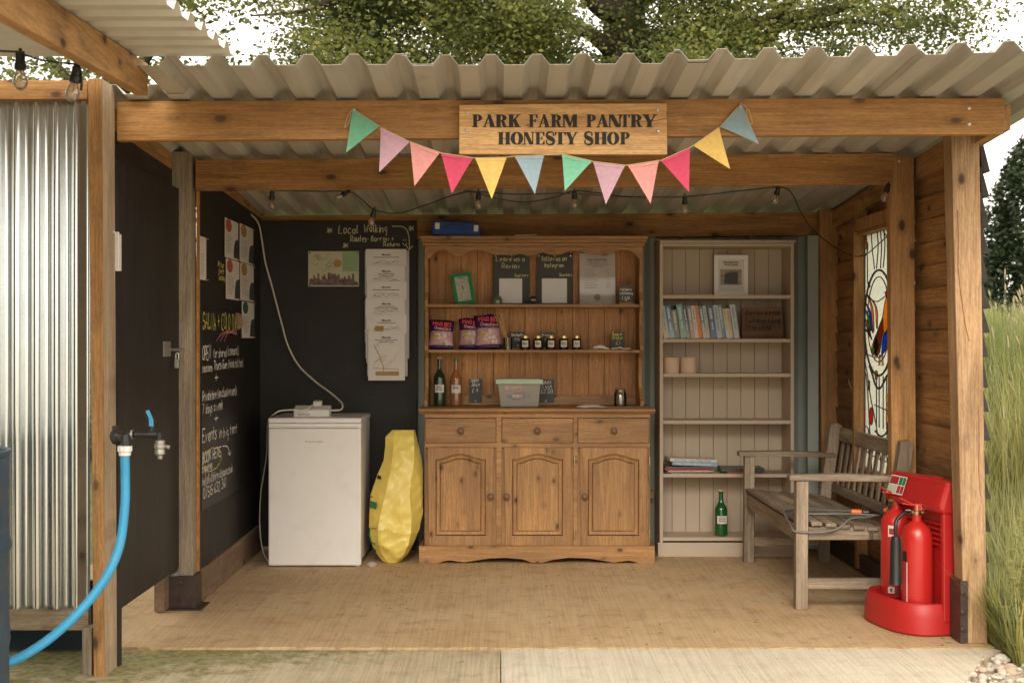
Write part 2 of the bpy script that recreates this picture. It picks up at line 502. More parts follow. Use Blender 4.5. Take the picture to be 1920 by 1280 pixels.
# ================================================================ GROUND
def concrete(name, c1, c2, stain, moss=0.0, stria=0.38):
    m, nt, b = newmat(name)
    v = coords(nt, (1,1,1), rnd=False)
    big = noise_tex(nt, v, 1.6, 5, 0.6)
    mid = noise_tex(nt, v, 9, 6, 0.68)
    fine = noise_tex(nt, v, 210, 2, 0.7)
    # brushed tamping ridges running front to back
    mp = nt.nodes.new('ShaderNodeMapping'); mp.inputs['Scale'].default_value = (85, 1.6, 1)
    mp.inputs['Rotation'].default_value = (0, 0, R(-7)); nt.links.new(v, mp.inputs[0])
    br = noise_tex(nt, mp.outputs[0], 1.0, 4, 0.6)
    c = ramp(nt, big, [(0.3, c2), (0.62, c1)])
    c = mix(nt, ramp(nt, mid, [(0.50, 0.0), (0.72, 0.7)]), c, stain)
    c = mix(nt, 0.45, c, ramp(nt, fine, [(0.35, 0.5), (0.6, 1.1)]), 'MULTIPLY')
    c = mix(nt, stria, c, ramp(nt, br, [(0.38, 0.5), (0.56, 1.1)]), 'MULTIPLY')
    if moss:
        sep = nt.nodes.new('ShaderNodeSeparateXYZ'); nt.links.new(v, sep.inputs[0])
        # moss gathers along the joint and toward the left
        gy = N(nt, 'ShaderNodeMapRange'); nt.links.new(sep.outputs[1], gy.inputs[0])
        gy.inputs[1].default_value = 4.55; gy.inputs[2].default_value = 5.2; gy.inputs[3].default_value = 0.10; gy.inputs[4].default_value = 0.42
        gx = N(nt, 'ShaderNodeMapRange'); nt.links.new(sep.outputs[0], gx.inputs[0])
        gx.inputs[1].default_value = -0.1; gx.inputs[2].default_value = -1.5; gx.inputs[3].default_value = -0.22; gx.inputs[4].default_value = 0.14
        mn = noise_tex(nt, v, 11, 9, 0.78)
        a1 = N(nt, 'ShaderNodeMath', operation='ADD'); nt.links.new(gy.outputs[0], a1.inputs[0]); nt.links.new(gx.outputs[0], a1.inputs[1])
        a2 = N(nt, 'ShaderNodeMath', operation='ADD'); nt.links.new(a1.outputs[0], a2.inputs[0]); nt.links.new(mn, a2.inputs[1])
        f = ramp(nt, a2.outputs[0], [(0.76, 0.0), (0.90, moss)])
        mc = ramp(nt, noise_tex(nt, v, 35, 4), [(0.35, (.085,.10,.02)), (0.65, (.30,.27,.09))])
        c = mix(nt, f, c, mc)
    nt.links.new(c, b.inputs['Base Color']); b.inputs['Roughness'].default_value = 0.9
    hh = N(nt, 'ShaderNodeMath', operation='ADD'); nt.links.new(fine, hh.inputs[0]); nt.links.new(br, hh.inputs[1])
    bump(nt, b, hh.outputs[0], 0.55, 0.006)
    return m

M['floor'] = concrete('shelter floor concrete', (.60,.425,.235), (.52,.34,.17), (.36,.21,.095), stria=.26)
M['apron_l'] = concrete('mossy concrete', (.56,.47,.32), (.48,.38,.24), (.33,.25,.15), moss=.8, stria=.35)
M['apron_r'] = concrete('pale concrete', (.72,.64,.50), (.66,.57,.43), (.54,.45,.32), stria=.3)

def rough_sheet(mb, x0, x1, y0, y1, z, n_front=60, jit=0.012, zb=-0.12, front_left=True, seed=1):
    """slab with a slightly broken front edge"""
    rnd = random.Random(seed)
    fr = [(x0 + (x1-x0)*i/n_front, y0 + rnd.uniform(-jit, jit)) for i in range(n_front+1)]
    poly = fr + [(x1, y1), (x0, y1)]
    mb.prism(poly, 'z', zb, z)

b = MB(); rough_sheet(b, -2.3, 2.02, 5.235, 8.0, 0.0, 160, .012, seed=3)
tag(b.build('concrete_floor', M['floor'], origin=(0,0,0)), kind='structure')
b = MB(); rough_sheet(b, -6, -0.004, -2.0, 5.226, -0.008, 20, 0, seed=4)
tag(b.build('mossy_pavement', M['apron_l'], origin=(0,0,0)), kind='structure')
b = MB()
b.prism([(0.0, -2.0), (1.1, -2.0), (1.1, 3.2), (1.45, 4.2), (1.70, 4.70), (1.93, 5.12), (2.08, 5.23), (0.0, 5.226)], 'z', -0.12, -0.004)
tag(b.build('pavement', M['apron_r'], origin=(0,0,0)), kind='structure')

def terrain_h(x, y):
    def ss(t): t = min(1, max(0, t)); return t*t*(3-2*t)
    right = 0.66 * ss((y-5.7)/4) * ss((x-2.15)/1.5)
    back = 0.25 * ss((y-9)/6)
    far = 1.2 * ss((y-25)/60)
    return -0.06 + max(right, back) + far
xs = [-120,-60,-30,-15,-8,-5,-3.5] + [-2.5+0.35*i for i in range(30)] + [8.5,10,12,15,20,30,60,120]
ys = [-60,-30,-10,-4,0,3] + [4+0.5*i for i in range(25)] + [17,20,25,30,40,55,75,110,170,300]
vs = [(x, y, terrain_h(x, y)) for y in ys for x in xs]
nx = len(xs)
fs = [(j*nx+i, j*nx+i+1, (j+1)*nx+i+1, (j+1)*nx+i) for j in range(len(ys)-1) for i in range(nx-1)]
mg, nt, bs = newmat('meadow soil and grass')
v = coords(nt, (1,1,1), rnd=False)
c = ramp(nt, noise_tex(nt, v, 3, 8, .7), [(0.35, (.10,.085,.035)), (0.5, (.13,.14,.045)), (0.7, (.20,.19,.07))])
nt.links.new(c, bs.inputs['Base Color']); bs.inputs['Roughness'].default_value = .95
bump(nt, bs, noise_tex(nt, v, 40, 5), .8, .03)
b = MB(); b.add(vs, fs)
tag(b.build('ground', mg, smooth='all', origin=(0,0,0)), kind='structure')

# bright trodden gravel yard where the photographer stands
my = concrete('yard gravel', (.62,.55,.44), (.52,.45,.35), (.42,.35,.26))
b = MB(); b.prism([(-7,-12), (9,-12), (9,2.5), (5,4.2), (2.6,4.9), (2.3,5.3), (1.5,5.15), (1.2,4), (-1,-2.1), (-7,-2.1)], 'z', -0.12, -0.034)
tag(b.build('yard', my, origin=(0,0,0)), kind='structure')

# loose stones at the corner of the apron
mp_, nt, bs = newmat('pale pebbles')
g = nt.nodes.new('ShaderNodeNewGeometry')
c = ramp(nt, g.outputs['Random Per Island'], [(0, (.62,.55,.44)), (.3, (.48,.40,.31)), (.55, (.66,.60,.50)), (.8, (.40,.35,.29)), (1, (.56,.42,.30))])
c = mix(nt, .5, c, ramp(nt, noise_tex(nt, coords(nt, (60,60,60), False), 1, 4), [(.3, .6), (.7, 1.1)]), 'MULTIPLY')
nt.links.new(c, bs.inputs['Base Color']); bs.inputs['Roughness'].default_value = .85
ico = bmesh.new(); bmesh.ops.create_icosphere(ico, subdivisions=2, radius=1)
IV = [Vector(p.co) for p in ico.verts]; IFc = [tuple(q.index for q in f.verts) for f in ico.faces]; ico.free()
def pebble(mb, x, y, z, r, rnd):
    sc = Vector((r*rnd.uniform(.8,1.5), r*rnd.uniform(.7,1.1), r*rnd.uniform(.45,.75)))
    rot = Matrix.Rotation(rnd.uniform(0, 6.3), 3, 'Z') @ Matrix.Rotation(rnd.uniform(-.5,.5), 3, 'X')
    off = Vector((rnd.uniform(0,50),)*3)
    mb.add([rot @ Vector([c*s for c, s in zip(p*(1+.28*noise.noise(p*1.3+off)), sc)]) + Vector((x,y,z)) for p in IV], IFc)
rnd = random.Random(5); b = MB()
def edge_x(y): return 1.70 + (y-4.70)*0.6
n = 0
while n < 2600:
    y = rnd.uniform(3.6, 5.55); x = rnd.uniform(1.0, 3.0)
    e = edge_x(y) if y < 5.15 else 2.1
    if x < e - rnd.random()**3*.10 + .01: continue
    if y > 5.2 and x > 2.5: continue
    pebble(b, x, y, -0.03 + rnd.uniform(0, .022), rnd.choice((.007,.010,.013,.017,.022)) * rnd.uniform(.8,1.2), rnd); n += 1
tag(b.build('gravel', mp_, smooth='all'), 'loose pale stones heaped at the corner of the pavement', kind='stuff')

# a few stones and dry leaves on the floor
b = MB(); rnd = random.Random(8)
for px, Y in [(1055,7.45),(1078,7.5),(1090,7.42),(1108,7.5),(1120,7.44),(1136,7.5),(1150,7.46)]:
    for k in range(2): pebble(b, wx(px,Y)+rnd.uniform(-.02,.02), Y-.05+rnd.uniform(-.03,.03), .010, .016, rnd)
tag(b.build('pebble_heap', mp_, smooth='all'), 'grey pebbles lying under the scalloped plinth of the dresser', 'pebbles', kind='stuff')
leafm = paint('dry leaf', (.52,.40,.24), .8, .2, 30)
def dry_leaf(px, Y, s, a, label):
    b = MB(); x = wx(px, Y)
    pts = [(-1,0,.1),(-.4,.38,.25),(.4,.34,.12),(1,0,.3),(.4,-.34,.05),(-.4,-.36,.2)]
    q = Matrix.Rotation(a, 4, 'Z')
    vs = [q @ Vector((p[0]*s, p[1]*s, p[2]*s*.35)) + Vector((x, Y, .003)) for p in pts]
    vs += [q @ Vector((0,0,.0)) + Vector((x, Y, .003))]
    b.add(vs, [(0,1,6),(1,2,6),(2,3,6),(3,4,6),(4,5,6),(5,0,6)])
    tag(b.build('dry_leaf', leafm), label, 'leaf', 'dry leaves on the floor')
dry_leaf(1640, 5.75, .022, .3, 'pale dry leaf on the floor just in front of the red stand')
dry_leaf(1448, 7.1, .026, 1.9, 'curled dry leaf on the floor behind the near front bench leg, toward the bookcase')
dry_leaf(1519, 6.6, .022, .8, 'small dry leaf on the floor under the bench, beside its near front leg')
dry_leaf(1779, 5.32, .020, .1, 'small dry leaf on the pavement joint below the red stand')
for px, Y, r, lb in ((698, 7.12, .022, 'small pale pebble on the floor between the fridge and the yellow bag'),):
    b = MB(); pebble(b, wx(px,Y), Y, .010, r, rnd)
    tag(b.build('pebble', mp_, smooth='all'), lb, 'pebble')

b = MB(); rnd = random.Random(31)
for k in range(420):
    x = rnd.uniform(-1.4, 1.9); y = 5.0 + 2.2*rnd.random()**.8; s_ = rnd.choice((.002,.003,.003,.005,.008)); a = rnd.uniform(0, 6.3)
    if y < 5.24: s_ *= .7
    q = [(math.cos(a+t)*s_*rnd.uniform(.5,1.2), math.sin(a+t)*s_*rnd.uniform(.3,.8)) for t in (0,1.3,2.6,3.9,5.2)]
    z0 = .0006 if y > 5.24 else -.003
    b.add([(x+p[0], y+p[1], z0) for p in q] + [(x, y, z0+s_*.5)], [(i, (i+1)%5, 5) for i in range(5)])
tag(b.build('floor_grit', paint('dark crumbs of soil', (.16,.10,.055), .9, .5, 60), origin=(0,0,0)), 'scattered crumbs of soil and grit on the shelter floor', kind='stuff')

# ================================================================ SHELTER
SH = thing('timber_shelter', 'open fronted timber shop shelter with a cream corrugated roof and black boards', 'shelter', (0.2, 6.4, 0))
# box profile roofing: lower flats, crests, in section (x, dz)
def profile(x0, x1, pitch=0.1627, h=0.037, phase=0.0):
    pts = []
    k = math.floor((x0-phase)/pitch) - 1
    segs = [(0.0,0),(0.070,0),(0.100,h),(0.1327,h)]
    while True:
        for dx, dz in segs:
            x = phase + k*pitch + dx
            if x0 < x < x1: pts.append((x, dz))
        k += 1
        if phase + k*pitch > x1: break
    def at(x):
        t = (x-phase) % pitch
        if t < .070: return 0
        if t < .100: return h*(t-.070)/.030
        if t < .1327: return h
        return h*(1-(t-.1327)/.030)
    return [(x0, at(x0))] + pts + [(x1, at(x1))]
RS = -0.066                                     # fall of the roof toward the back
def roof_z(x, y): return 2.207 + RS*(y-5.0) + 0.0045*(x)
def sheet(mb, x0, x1, yf0, yf1, yb, dz=0, phase=-1.292, notch=False):
    pr = profile(x0, x1, phase=phase)
    top, bot = [], []
    n = len(pr)
    vs = []
    def fy(x): return yf0 + (yf1-yf0)*(x-x0)/(x1-x0)
    for (x, d) in pr:
        for (t, yy) in ((0, fy(x)), (0, yb)):
            z = roof_z(x, yy) + d + dz
            vs.append((x, yy, z)); vs.append((x, yy, z+.0012))
    fs = []
    for i in range(n-1):
        a, c = i*4, (i+1)*4
        fs += [(a, c, c+2, a+2), (a+1, a+3, c+3, c+1), (a, a+1, c+1, c), (a+2, c+2, c+3, a+3)]
    fs += [(0,2,3,1), ((n-1)*4, (n-1)*4+1, (n-1)*4+3, (n-1)*4+2)]
    mb.add(vs, fs)
b = MB(); sheet(b, -1.30, -0.22, 4.56, 4.555, 8.05); b.build('roof_sheet', M['roof'], SH)
b = MB(); sheet(b, -0.36, 0.76, 4.555, 4.54, 8.05, dz=-.005); b.build('roof_sheet', M['roof'], SH)
b = MB(); sheet(b, 0.61, 1.60, 4.52, 4.46, 8.05, dz=.0); b.build('roof_sheet', M['roof'], SH)
b = MB(); sheet(b, 1.46, 2.20, 4.45, 4.37, 8.05, dz=-.005); b.build('roof_sheet', M['roof'], SH)
b = MB(); sheet(b, -1.80, -1.20, 4.93, 4.93, 8.05, dz=-.004); b.build('roof_sheet', M['roof'], SH)

# beams
def tilt_beam(mb, x0, x1, y0, y1, zt0, zt1, zb0, zb1):
    vs = [(x0,y0,zb0),(x1,y0,zb1),(x1,y1,zb1),(x0,y1,zb0),(x0,y0,zt0),(x1,y0,zt1),(x1,y1,zt1),(x0,y1,zt0)]
    mb.add(vs, [(0,3,2,1),(4,5,6,7),(0,1,5,4),(1,2,6,5),(2,3,7,6),(3,0,4,7)])
b = MB(); tilt_beam(b, wx(219,5.0), wx(1884,5.0), 5.0, 5.047, wz(190,5.0), wz(184,5.0), wz(264,5.0), wz(251,5.0))
FB = b.build('front_beam', M['beam'], SH, bevel=.003)
b = MB(); tilt_beam(b, wx(366,6.03), wx(1675,6.03), 6.03, 6.075, wz(300,6.03), wz(287,6.03), wz(357,6.03), wz(345,6.03))
b.build('middle_beam', M['beam_d'], SH, bevel=.003)
b = MB(); tilt_beam(b, -1.44, wx(1536,7.66), 7.665, 7.71, wz(404,7.66), wz(398,7.66), wz(452,7.66), wz(441,7.66))
b.build('back_beam', M['beam_d'], SH, bevel=.003)
# side plates under the roof
b = MB(); b.add([(p[0]+dx, p[1], p[2]+dz) for p in ((-1.562,5.06,2.165),(-1.562,5.99,2.128)) for dx in (-.022,.022) for dz in (-.075,0)], [(0,1,3,2),(4,6,7,5),(0,2,6,4),(1,5,7,3),(0,4,5,1),(2,3,7,6)])
b.build('wall_plate', M['rafter'], SH, bevel=.002)
b = MB(); b.add([(p[0]+dx, p[1], p[2]+dz) for p in ((-1.475,6.12,2.115),(-1.475,7.7,2.02)) for dx in (-.022,.036) for dz in (-.07 if p[1] < 7 else -.035,0)], [(0,1,3,2),(4,6,7,5),(0,2,6,4),(1,5,7,3),(0,4,5,1),(2,3,7,6)])
b.build('wall_plate', M['rafter'], SH, bevel=.002)
b = MB(); b.add([(p[0]+dx, p[1], p[2]+dz) for p in ((1.985,5.05,2.185),(1.985,7.9,2.0)) for dx in (-.025,.025) for dz in (-.10,0)], [(0,1,3,2),(4,6,7,5),(0,2,6,4),(1,5,7,3),(0,4,5,1),(2,3,7,6)])
b.build('wall_plate', M['rafter'], SH, bevel=.002)

def post(name, xt0, xt1, xb0, xb1, y0, y1, zb, zt, mat):
    b = MB()
    vs = [(xb0,y0,zb),(xb1,y0,zb),(xb1,y1,zb),(xb0,y1,zb),(xt0,y0,zt),(xt1,y0,zt),(xt1,y1,zt),(xt0,y1,zt)]
    b.add(vs, [(0,3,2,1),(4,5,6,7),(0,1,5,4),(1,2,6,5),(2,3,7,6),(3,0,4,7)])
    return b.build(name, mat, SH, bevel=.004)
# right front post with its steel foot
RP = post('post', wx(1783,5.3), wx(1836,5.3), wx(1808,5.3), wx(1852,5.3), 5.30, 5.40, .0, 2.15, M['post'])
b = MB(); b.box(wx(1797,5.32), wx(1811,5.32), 5.296, 5.42, .004, .26); 
for z in (.06,.13,.21):
    b.lathe([(0.009,0),(0.009,.006),(.004,.009)], (wx(1804,5.3), 5.296, z), 10, (0,-1,0))
b.build('post_foot', M['steel_d'], SH)
# long drying split down the face of the right post
b = MB(); plp = Plane((0, 5.2996, 0), (1,0,0), (0,0,1))
ribbon(b, plp, [(wx(p,5.3), wz(q,5.3)) for p, q in ((1795,395),(1797,450),(1796,500),(1800,540),(1806,585),(1810,610),(1817,640))], .0035, .0004)
ribbon(b, plp, [(wx(p,5.3), wz(q,5.3)) for p, q in ((1834,760),(1836,820),(1835,880),(1838,930))], .0025, .0004)
b.build('split', M['rust'], SH)
# inner orange face stud beside the post
post('stud', wx(1776,5.42), wx(1786,5.42), wx(1799,5.42), wx(1812,5.42), 5.402, 5.45, .27, 2.14, M['post_o'])
# middle right post, back right post
post('post', wx(1676,5.97), wx(1722,5.97), wx(1681,5.97), wx(1728,5.97), 6.032, 6.092, .0, 2.12, M['post_i'])
post('post', wx(1535,7.6), wx(1570,7.6), wx(1541,7.6), wx(1574,7.6), 7.58, 7.64, .0, 2.03, M['post_i'])
# left post with steel foot
b = MB()
b.prism([(wx(332.5,6.0),.12),(wx(361,6.0),.12),(wx(358,6.0),2.14),(wx(322,6.0),2.14),(wx(322,6.0),1.965),(wx(332.5,6.0),1.945)], 'y', 6.0, 6.10)
b.build('post', M['post_g'], SH, bevel=.004)
b = MB(); b.box(-1.562, -1.43, 5.985, 6.11, .004, .155); b.box(-1.60, -1.395, 5.95, 6.13, .0, .006)
for z in (.05,.12): b.lathe([(.008,0),(.008,.006),(.003,.008)], (-1.50, 5.985, z), 10, (0,-1,0))
b.build('post_foot', M['steel_d'], SH)
b = MB(); b.box(-1.4465, -1.437, 6.07, 6.104, .16, 2.08); b.build('board_edge', M['orangeedge'], SH)

# left wall: black boards, chalk board, kick board
b = MB(); b.box(-1.455, -1.440, 6.105, 7.76, .165, 2.09); b.build('side_board', M['black'], SH)
b = MB(); b.box(-1.4398, -1.4345, 6.13, 7.35, .44, 1.40); CB = b.build('chalkboard', M['chalkboard'], SH)
b = MB(); b.box(-1.46, -1.432, 6.112, 7.70, .006, .162); b.build('kick_board', M['kick'], SH, bevel=.002)
# back wall: black board, sheeting, rail
b = MB(); b.box(-1.44, wx(781,7.64), 7.640, 7.658, .03, wz(414,7.64)); b.build('back_board', M['black'], SH)
b = MB(); pr = profile(-1.62, 2.02, pitch=.2, h=.03)
b.strip_solid([(x, 7.76-d) for x, d in pr], [(x, 7.7615-d) for x, d in pr], lambda p, t: (p[0], p[1], t), .0, 1.99)
b.build('back_sheet', M['backsheet'], SH)
b = MB(); b.box(wx(783,7.65), .915, 7.665, 7.712, .31, .355); b.build('rail', M['rail_g'], SH, bevel=.002)
b = MB(); b.box(wx(1513,7.62), wx(1533,7.62), 7.60, 7.63, .02, wz(442,7.62)); b.build('corner_strip', M['backsheet'], SH)

# right wall: lapped boards inside and out, with an opening for the window
WZ0, WZ1, WY0, WY1 = .56, 1.835, 6.16, 6.93
rnd = random.Random(11)
b = MB(); bo = MB()
def wavy_board(mb, ya, yb, z0, z1, xin0, xin1, xo0, xo1, seed):
    """one lapped board: section is a wedge, lower edge slightly waney"""
    n = max(3, int((yb-ya)/.09))
    vs = []
    for i in range(n+1):
        y = ya + (yb-ya)*i/n
        dz = .006*noise.noise(Vector((y*3.1, seed*7.7, 0))) + .004*noise.noise(Vector((y*11, seed*3.1, 2)))
        vs += [(xin0, y, z0+dz), (xo0, y, z0+dz), (xo1, y, z1), (xin1, y, z1)]
    fs = []
    for i in range(n):
        a, c = i*4, i*4+4
        for k in range(4): fs.append((a+k, a+(k+1)%4, c+(k+1)%4, c+k))
    fs += [(0,3,2,1), (n*4, n*4+1, n*4+2, n*4+3)]
    mb.add(vs, fs)
z = 0.0; k = 0
while z < 2.05:
    h = .107 + rnd.uniform(-.012, .012)
    z1 = z + h + .018
    jit = rnd.uniform(-.003,.003)
    spans = [(5.44, 7.90)]
    if z1 > WZ0 and z < WZ1: spans = [(5.44, WY0), (WY1, 7.90)]
    zt = min(z1, 2.10)
    for ya, yb in spans:
        # front boards run under the sloping roof
        wavy_board(b, ya, yb, z, zt, 1.995+jit, 1.982+jit, 2.012+jit, 1.990+jit, k)
    z += h; k += 1
b.build('inner_cladding', M['clad'], SH)
mo = wood('black weathered cladding', (.045,.035,.028), (.018,.014,.012), 'y', knots=0)
z = -0.03; k = 50
while z < 2.08:
    h = .118 + rnd.uniform(-.02, .02)
    spans = [(5.385, 7.92)]
    if z + h > WZ0 and z < WZ1: spans = [(5.385, WY0), (WY1, 7.92)]
    for ya, yb in spans:
        wavy_board(bo, ya, yb, z, min(z+h+.02, 2.11), 2.022, 2.012, 2.052+rnd.uniform(-.004,.010), 2.020, k)
    z += h; k += 1
bo.build('outer_cladding', mo, SH)
# studs round the window
b = MB(); b.box(wx(1604,6.97), wx(1624,6.97), 6.935, 6.985, .02, 2.02); b.build('stud', M['post_i'], SH, bevel=.002)
b = MB(); b.box(1.905, 1.975, 6.10, 6.93, 1.84, 1.905); b.build('window_header', M['post_i'], SH, bevel=.002)
b = MB(); b.box(1.905, 1.975, 6.10, 6.93, .49, .55); b.build('window_sill', M['post_i'], SH, bevel=.002)
b = MB(); b.box(1.94, 1.966, 5.55, 7.58, .0, .10); b.build('sole_plate', M['steel_d'], SH, bevel=.002)
b = MB()
for z0 in (.0,): pass
b.box(1.90, 1.95, 7.15, 7.165, 0.0, 0.001)
# nails / coach screws
b = MB()
for px, py, Y in ((1817,203,5.0),(1817,233,5.0),(875,212,4.999)):
    b.lathe([(.007,0),(.007,.003),(.002,.005)], (wx(px,Y), Y, wz(py,Y)), 10, (0,-1,0))
b.lathe([(.007,0),(.007,.003),(.002,.005)], (wx(1687,6.03), 6.032, wz(302,6.03)), 10, (0,-1,0))
b.build('screw_heads', M['steel'], SH)

# ---------------------------------------------------------------- stained glass window
WN = thing('stained_glass_window', 'tall stained glass window with a cockerel in an oval, set in the right wall', 'window', (1.95, 6.55, .55))
GY = lambda u: 6.90 - min(.995, max(.005, (u-.56)*.86+.37))*0.68          # u 0 (far edge) .. 1 (near edge)
GZ = lambda v: .575 + 1.245*(v*.40/.24 if v < .24 else (.40+(v-.24)*.44/.47 if v < .71 else .84+(v-.71)*.16/.29))
XG = 1.962
b = MB()
b.box(1.90, 1.985, 6.90, 6.932, .552, 1.838); b.box(1.90, 1.985, 6.17, 6.202, .552, 1.838)
b.box(1.915, 1.985, 6.204, 6.898, 1.82, 1.838); b.box(1.915, 1.985, 6.204, 6.898, .552, .575)
b.build('frame', M['post_o'], WN, bevel=.002)
mgl, nt, bs = newmat('textured clear window glass')
o_ = nt.nodes['Material Output']
nz = noise_tex(nt, coords(nt, (70,70,70), False), 1, 3)
cc = ramp(nt, nz, [(.3, (.70,.72,.64)), (.7, (.97,.95,.88))])
t1 = nt.nodes.new('ShaderNodeBsdfTranslucent'); nt.links.new(cc, t1.inputs[0])
t2 = nt.nodes.new('ShaderNodeBsdfTransparent'); t2.inputs[0].default_value = (.92,.92,.88,1)
t3 = nt.nodes.new('ShaderNodeBsdfGlossy'); t3.inputs[1].default_value = .15
ms = nt.nodes.new('ShaderNodeMixShader'); ms.inputs[0].default_value = .38
nt.links.new(t1.outputs[0], ms.inputs[1]); nt.links.new(t2.outputs[0], ms.inputs[2])
ms2 = nt.nodes.new('ShaderNodeMixShader'); ms2.inputs[0].default_value = .05
nt.links.new(ms.outputs[0], ms2.inputs[1]); nt.links.new(t3.outputs[0], ms2.inputs[2])
nt.links.new(ms2.outputs[0], o_.inputs[0])
b = MB(); b.box(XG, XG+.003, 6.22, 6.899, .576, 1.819); PANE = b.build('pane', mgl, WN)
GC = {}
for nm, c in (('orange',(.90,.42,.08)), ('blue',(.05,.18,.85)), ('green',(.14,.60,.12)), ('red',(.85,.04,.05)), ('brown',(.38,.13,.05)), ('amber',(.85,.55,.15)), ('cream',(.85,.75,.5))):
    GC[nm] = translucent('stained glass '+nm, c, .85, .2, .15, scale=20)
lead = MB()
def gpath(pts, r=.0032, n=5, closed=False):
    if n: pts = [(p.x, p.y) for p in smooth_path([(a, c, 0) for a, c in pts], n)]
    lead.tube([(XG-.003, GY(u), GZ(v)) for u, v in pts], r, 6)
def ell(cu, cv, ru, rv, a0=0, a1=360, n=36):
    return [(cu+ru*math.cos(R(a0+(a1-a0)*i/n)), cv+rv*math.sin(R(a0+(a1-a0)*i/n))) for i in range(n+1)]
gpath(ell(.56,.475,.44,.235), n=0, r=.006); gpath(ell(.56,.49,.34,.19), n=0)
gpath([(.30,.585),(.5,.57),(.66,.58),(.86,.60)])
gpath([(.25,.33),(.52,.32),(.70,.34),(.90,.43)])
for u0, u1 in ((.18,.22),(.34,.44),(.52,.50),(.62,.62),(.72,.70),(.86,.84)):
    gpath([(u0,1.0),(u0+.03,.88),(u1,.72 if .3 < u1 < .8 else .66)])
gpath([(.10,1.0),(.22,.93),(.20,.86),(.02,.80)]); gpath([(.98,.92),(.80,.95),(.70,1.0)])
gpath([(.05,1),(.05,.0)], n=0, r=.003); gpath([(0,.60),(.14,.60)], n=0); gpath([(0,.42),(.12,.42)], n=0); gpath([(0,.79),(.1,.79)], n=0)
gpath([(.02,.30),(.18,.36)], n=0); gpath([(.14,.30),(.28,.20),(.52,.10),(.66,0)])
gpath([(.28,.28),(.45,.22),(.62,.21),(.85,.25)], r=.006); gpath([(.05,.27),(.2,.22),(.35,.0)])
for u in (.50,.58,.70,.80): gpath([(u,.24),(u,.11)], n=0)
gpath([(.46,.10),(.62,.09),(.78,.10),(.9,.13)], r=.005); gpath([(.44,.165),(.9,.155)], n=0); gpath([(.0,.11),(.25,.10),(.45,.05)])
gpath([(.0,.05),(.4,.035),(.9,.03)]); gpath([(.84,.13),(.80,.06),(.86,0)]); gpath([(.25,.10),(.27,0)], n=0)
def gpoly(col, pts, nm='coloured_glass', r=.0035):
    b = MB(); b.prism([(GY(u), GZ(v)) for u, v in pts], 'x', XG-.0045, XG-.0015)
    b.build(nm, GC[col], WN)
    lead.tube([(XG-.004, GY(u), GZ(v)) for u, v in pts+[pts[0]]], r, 5)
# cockerel: tail plumes, body, wing, breast, comb, legs
def plume(col, base, tip, bow, wd):
    P = smooth_path([(base[0],base[1],0), ((base[0]+tip[0])/2+bow, (base[1]+tip[1])/2+.02, 0), (tip[0],tip[1],0)], 5)
    L, Rr = [], []
    for i, p in enumerate(P):
        t = i/(len(P)-1); ww = wd*math.sin(PI*min(.98, .12+t*.86))
        L.append((p.x-ww, p.y+ww*.10)); Rr.append((p.x+ww, p.y-ww*.10))
    gpoly(col, L + Rr[::-1], 'tail_feather', .0028)
plume('orange', (.42,.44), (.20,.615), .05, .030); plume('orange', (.52,.45), (.27,.60), .09, .028)
plume('blue', (.40,.43), (.16,.575), .02, .034); plume('green', (.34,.44), (.12,.545), -.0, .028)
plume('amber', (.32,.42), (.12,.50), -.01, .03); plume('orange', (.34,.41), (.12,.475), -.02, .03); plume('blue', (.36,.40), (.13,.445), -.02, .03)
gpoly('brown', [(.42,.38),(.50,.42),(.62,.47),(.70,.50),(.72,.45),(.66,.40),(.60,.345),(.52,.325),(.44,.34)], 'cockerel_body')
gpoly('orange', [(.70,.50),(.66,.46),(.74,.55),(.80,.585),(.87,.575),(.86,.50),(.84,.45),(.78,.42),(.73,.43)], 'cockerel_neck')
gpoly('blue', [(.73,.425),(.84,.445),(.83,.39),(.76,.35),(.66,.33),(.68,.38)], 'cockerel_breast')
gpoly('red', [(.79,.59),(.76,.61),(.80,.605),(.82,.622),(.85,.605),(.89,.60),(.88,.58)], 'cockerel_comb')
gpoly('green', [(.36,.345),(.50,.405),(.56,.40),(.40,.335)], 'wing_feather', .0025)
gpoly('orange', [(.34,.36),(.48,.42),(.50,.408),(.36,.348)], 'wing_feather', .0025)
gpoly('orange', [(.42,.332),(.56,.395),(.58,.375),(.48,.325)], 'wing_feather', .0025)
gpoly('amber', [(.58,.33),(.57,.285),(.61,.285),(.62,.335)], 'cockerel_leg', .002)
gpoly('amber', [(.66,.33),(.67,.285),(.71,.285),(.69,.335)], 'cockerel_leg', .002)
gpoly('red', [(u, v) for u, v in ell(.34,.135,.055,.022,n=14)][:-1], 'glass_jewel')
gpoly('red', [(u, v) for u, v in ell(.93,.93,.06,.035,n=14)][:-1], 'glass_jewel')
gpoly('orange', [(u, v) for u, v in ell(.50,.245,.035,.016,n=12)][:-1], 'glass_jewel')
gpoly('blue', [(.24,.66),(.28,.665),(.30,.64),(.26,.635)], 'glass_jewel'); gpoly('green', [(.86,.645),(.90,.65),(.90,.62),(.87,.62)], 'glass_jewel')
gpoly('green', [(.26,.225),(.29,.225),(.29,.20),(.26,.20)], 'glass_jewel')
for k in range(3): gpoly('amber', [(u, v) for u, v in ell(.82,.185-k*.024,.03,.011,n=10)][:-1], 'glass_jewel', .002)
for k in range(4): gpoly('amber', [(u, v) for u, v in ell(.16,.975-k*.024,.025,.011,n=10)][:-1], 'glass_jewel', .002)
lead.build('leading', M['lead'], WN)

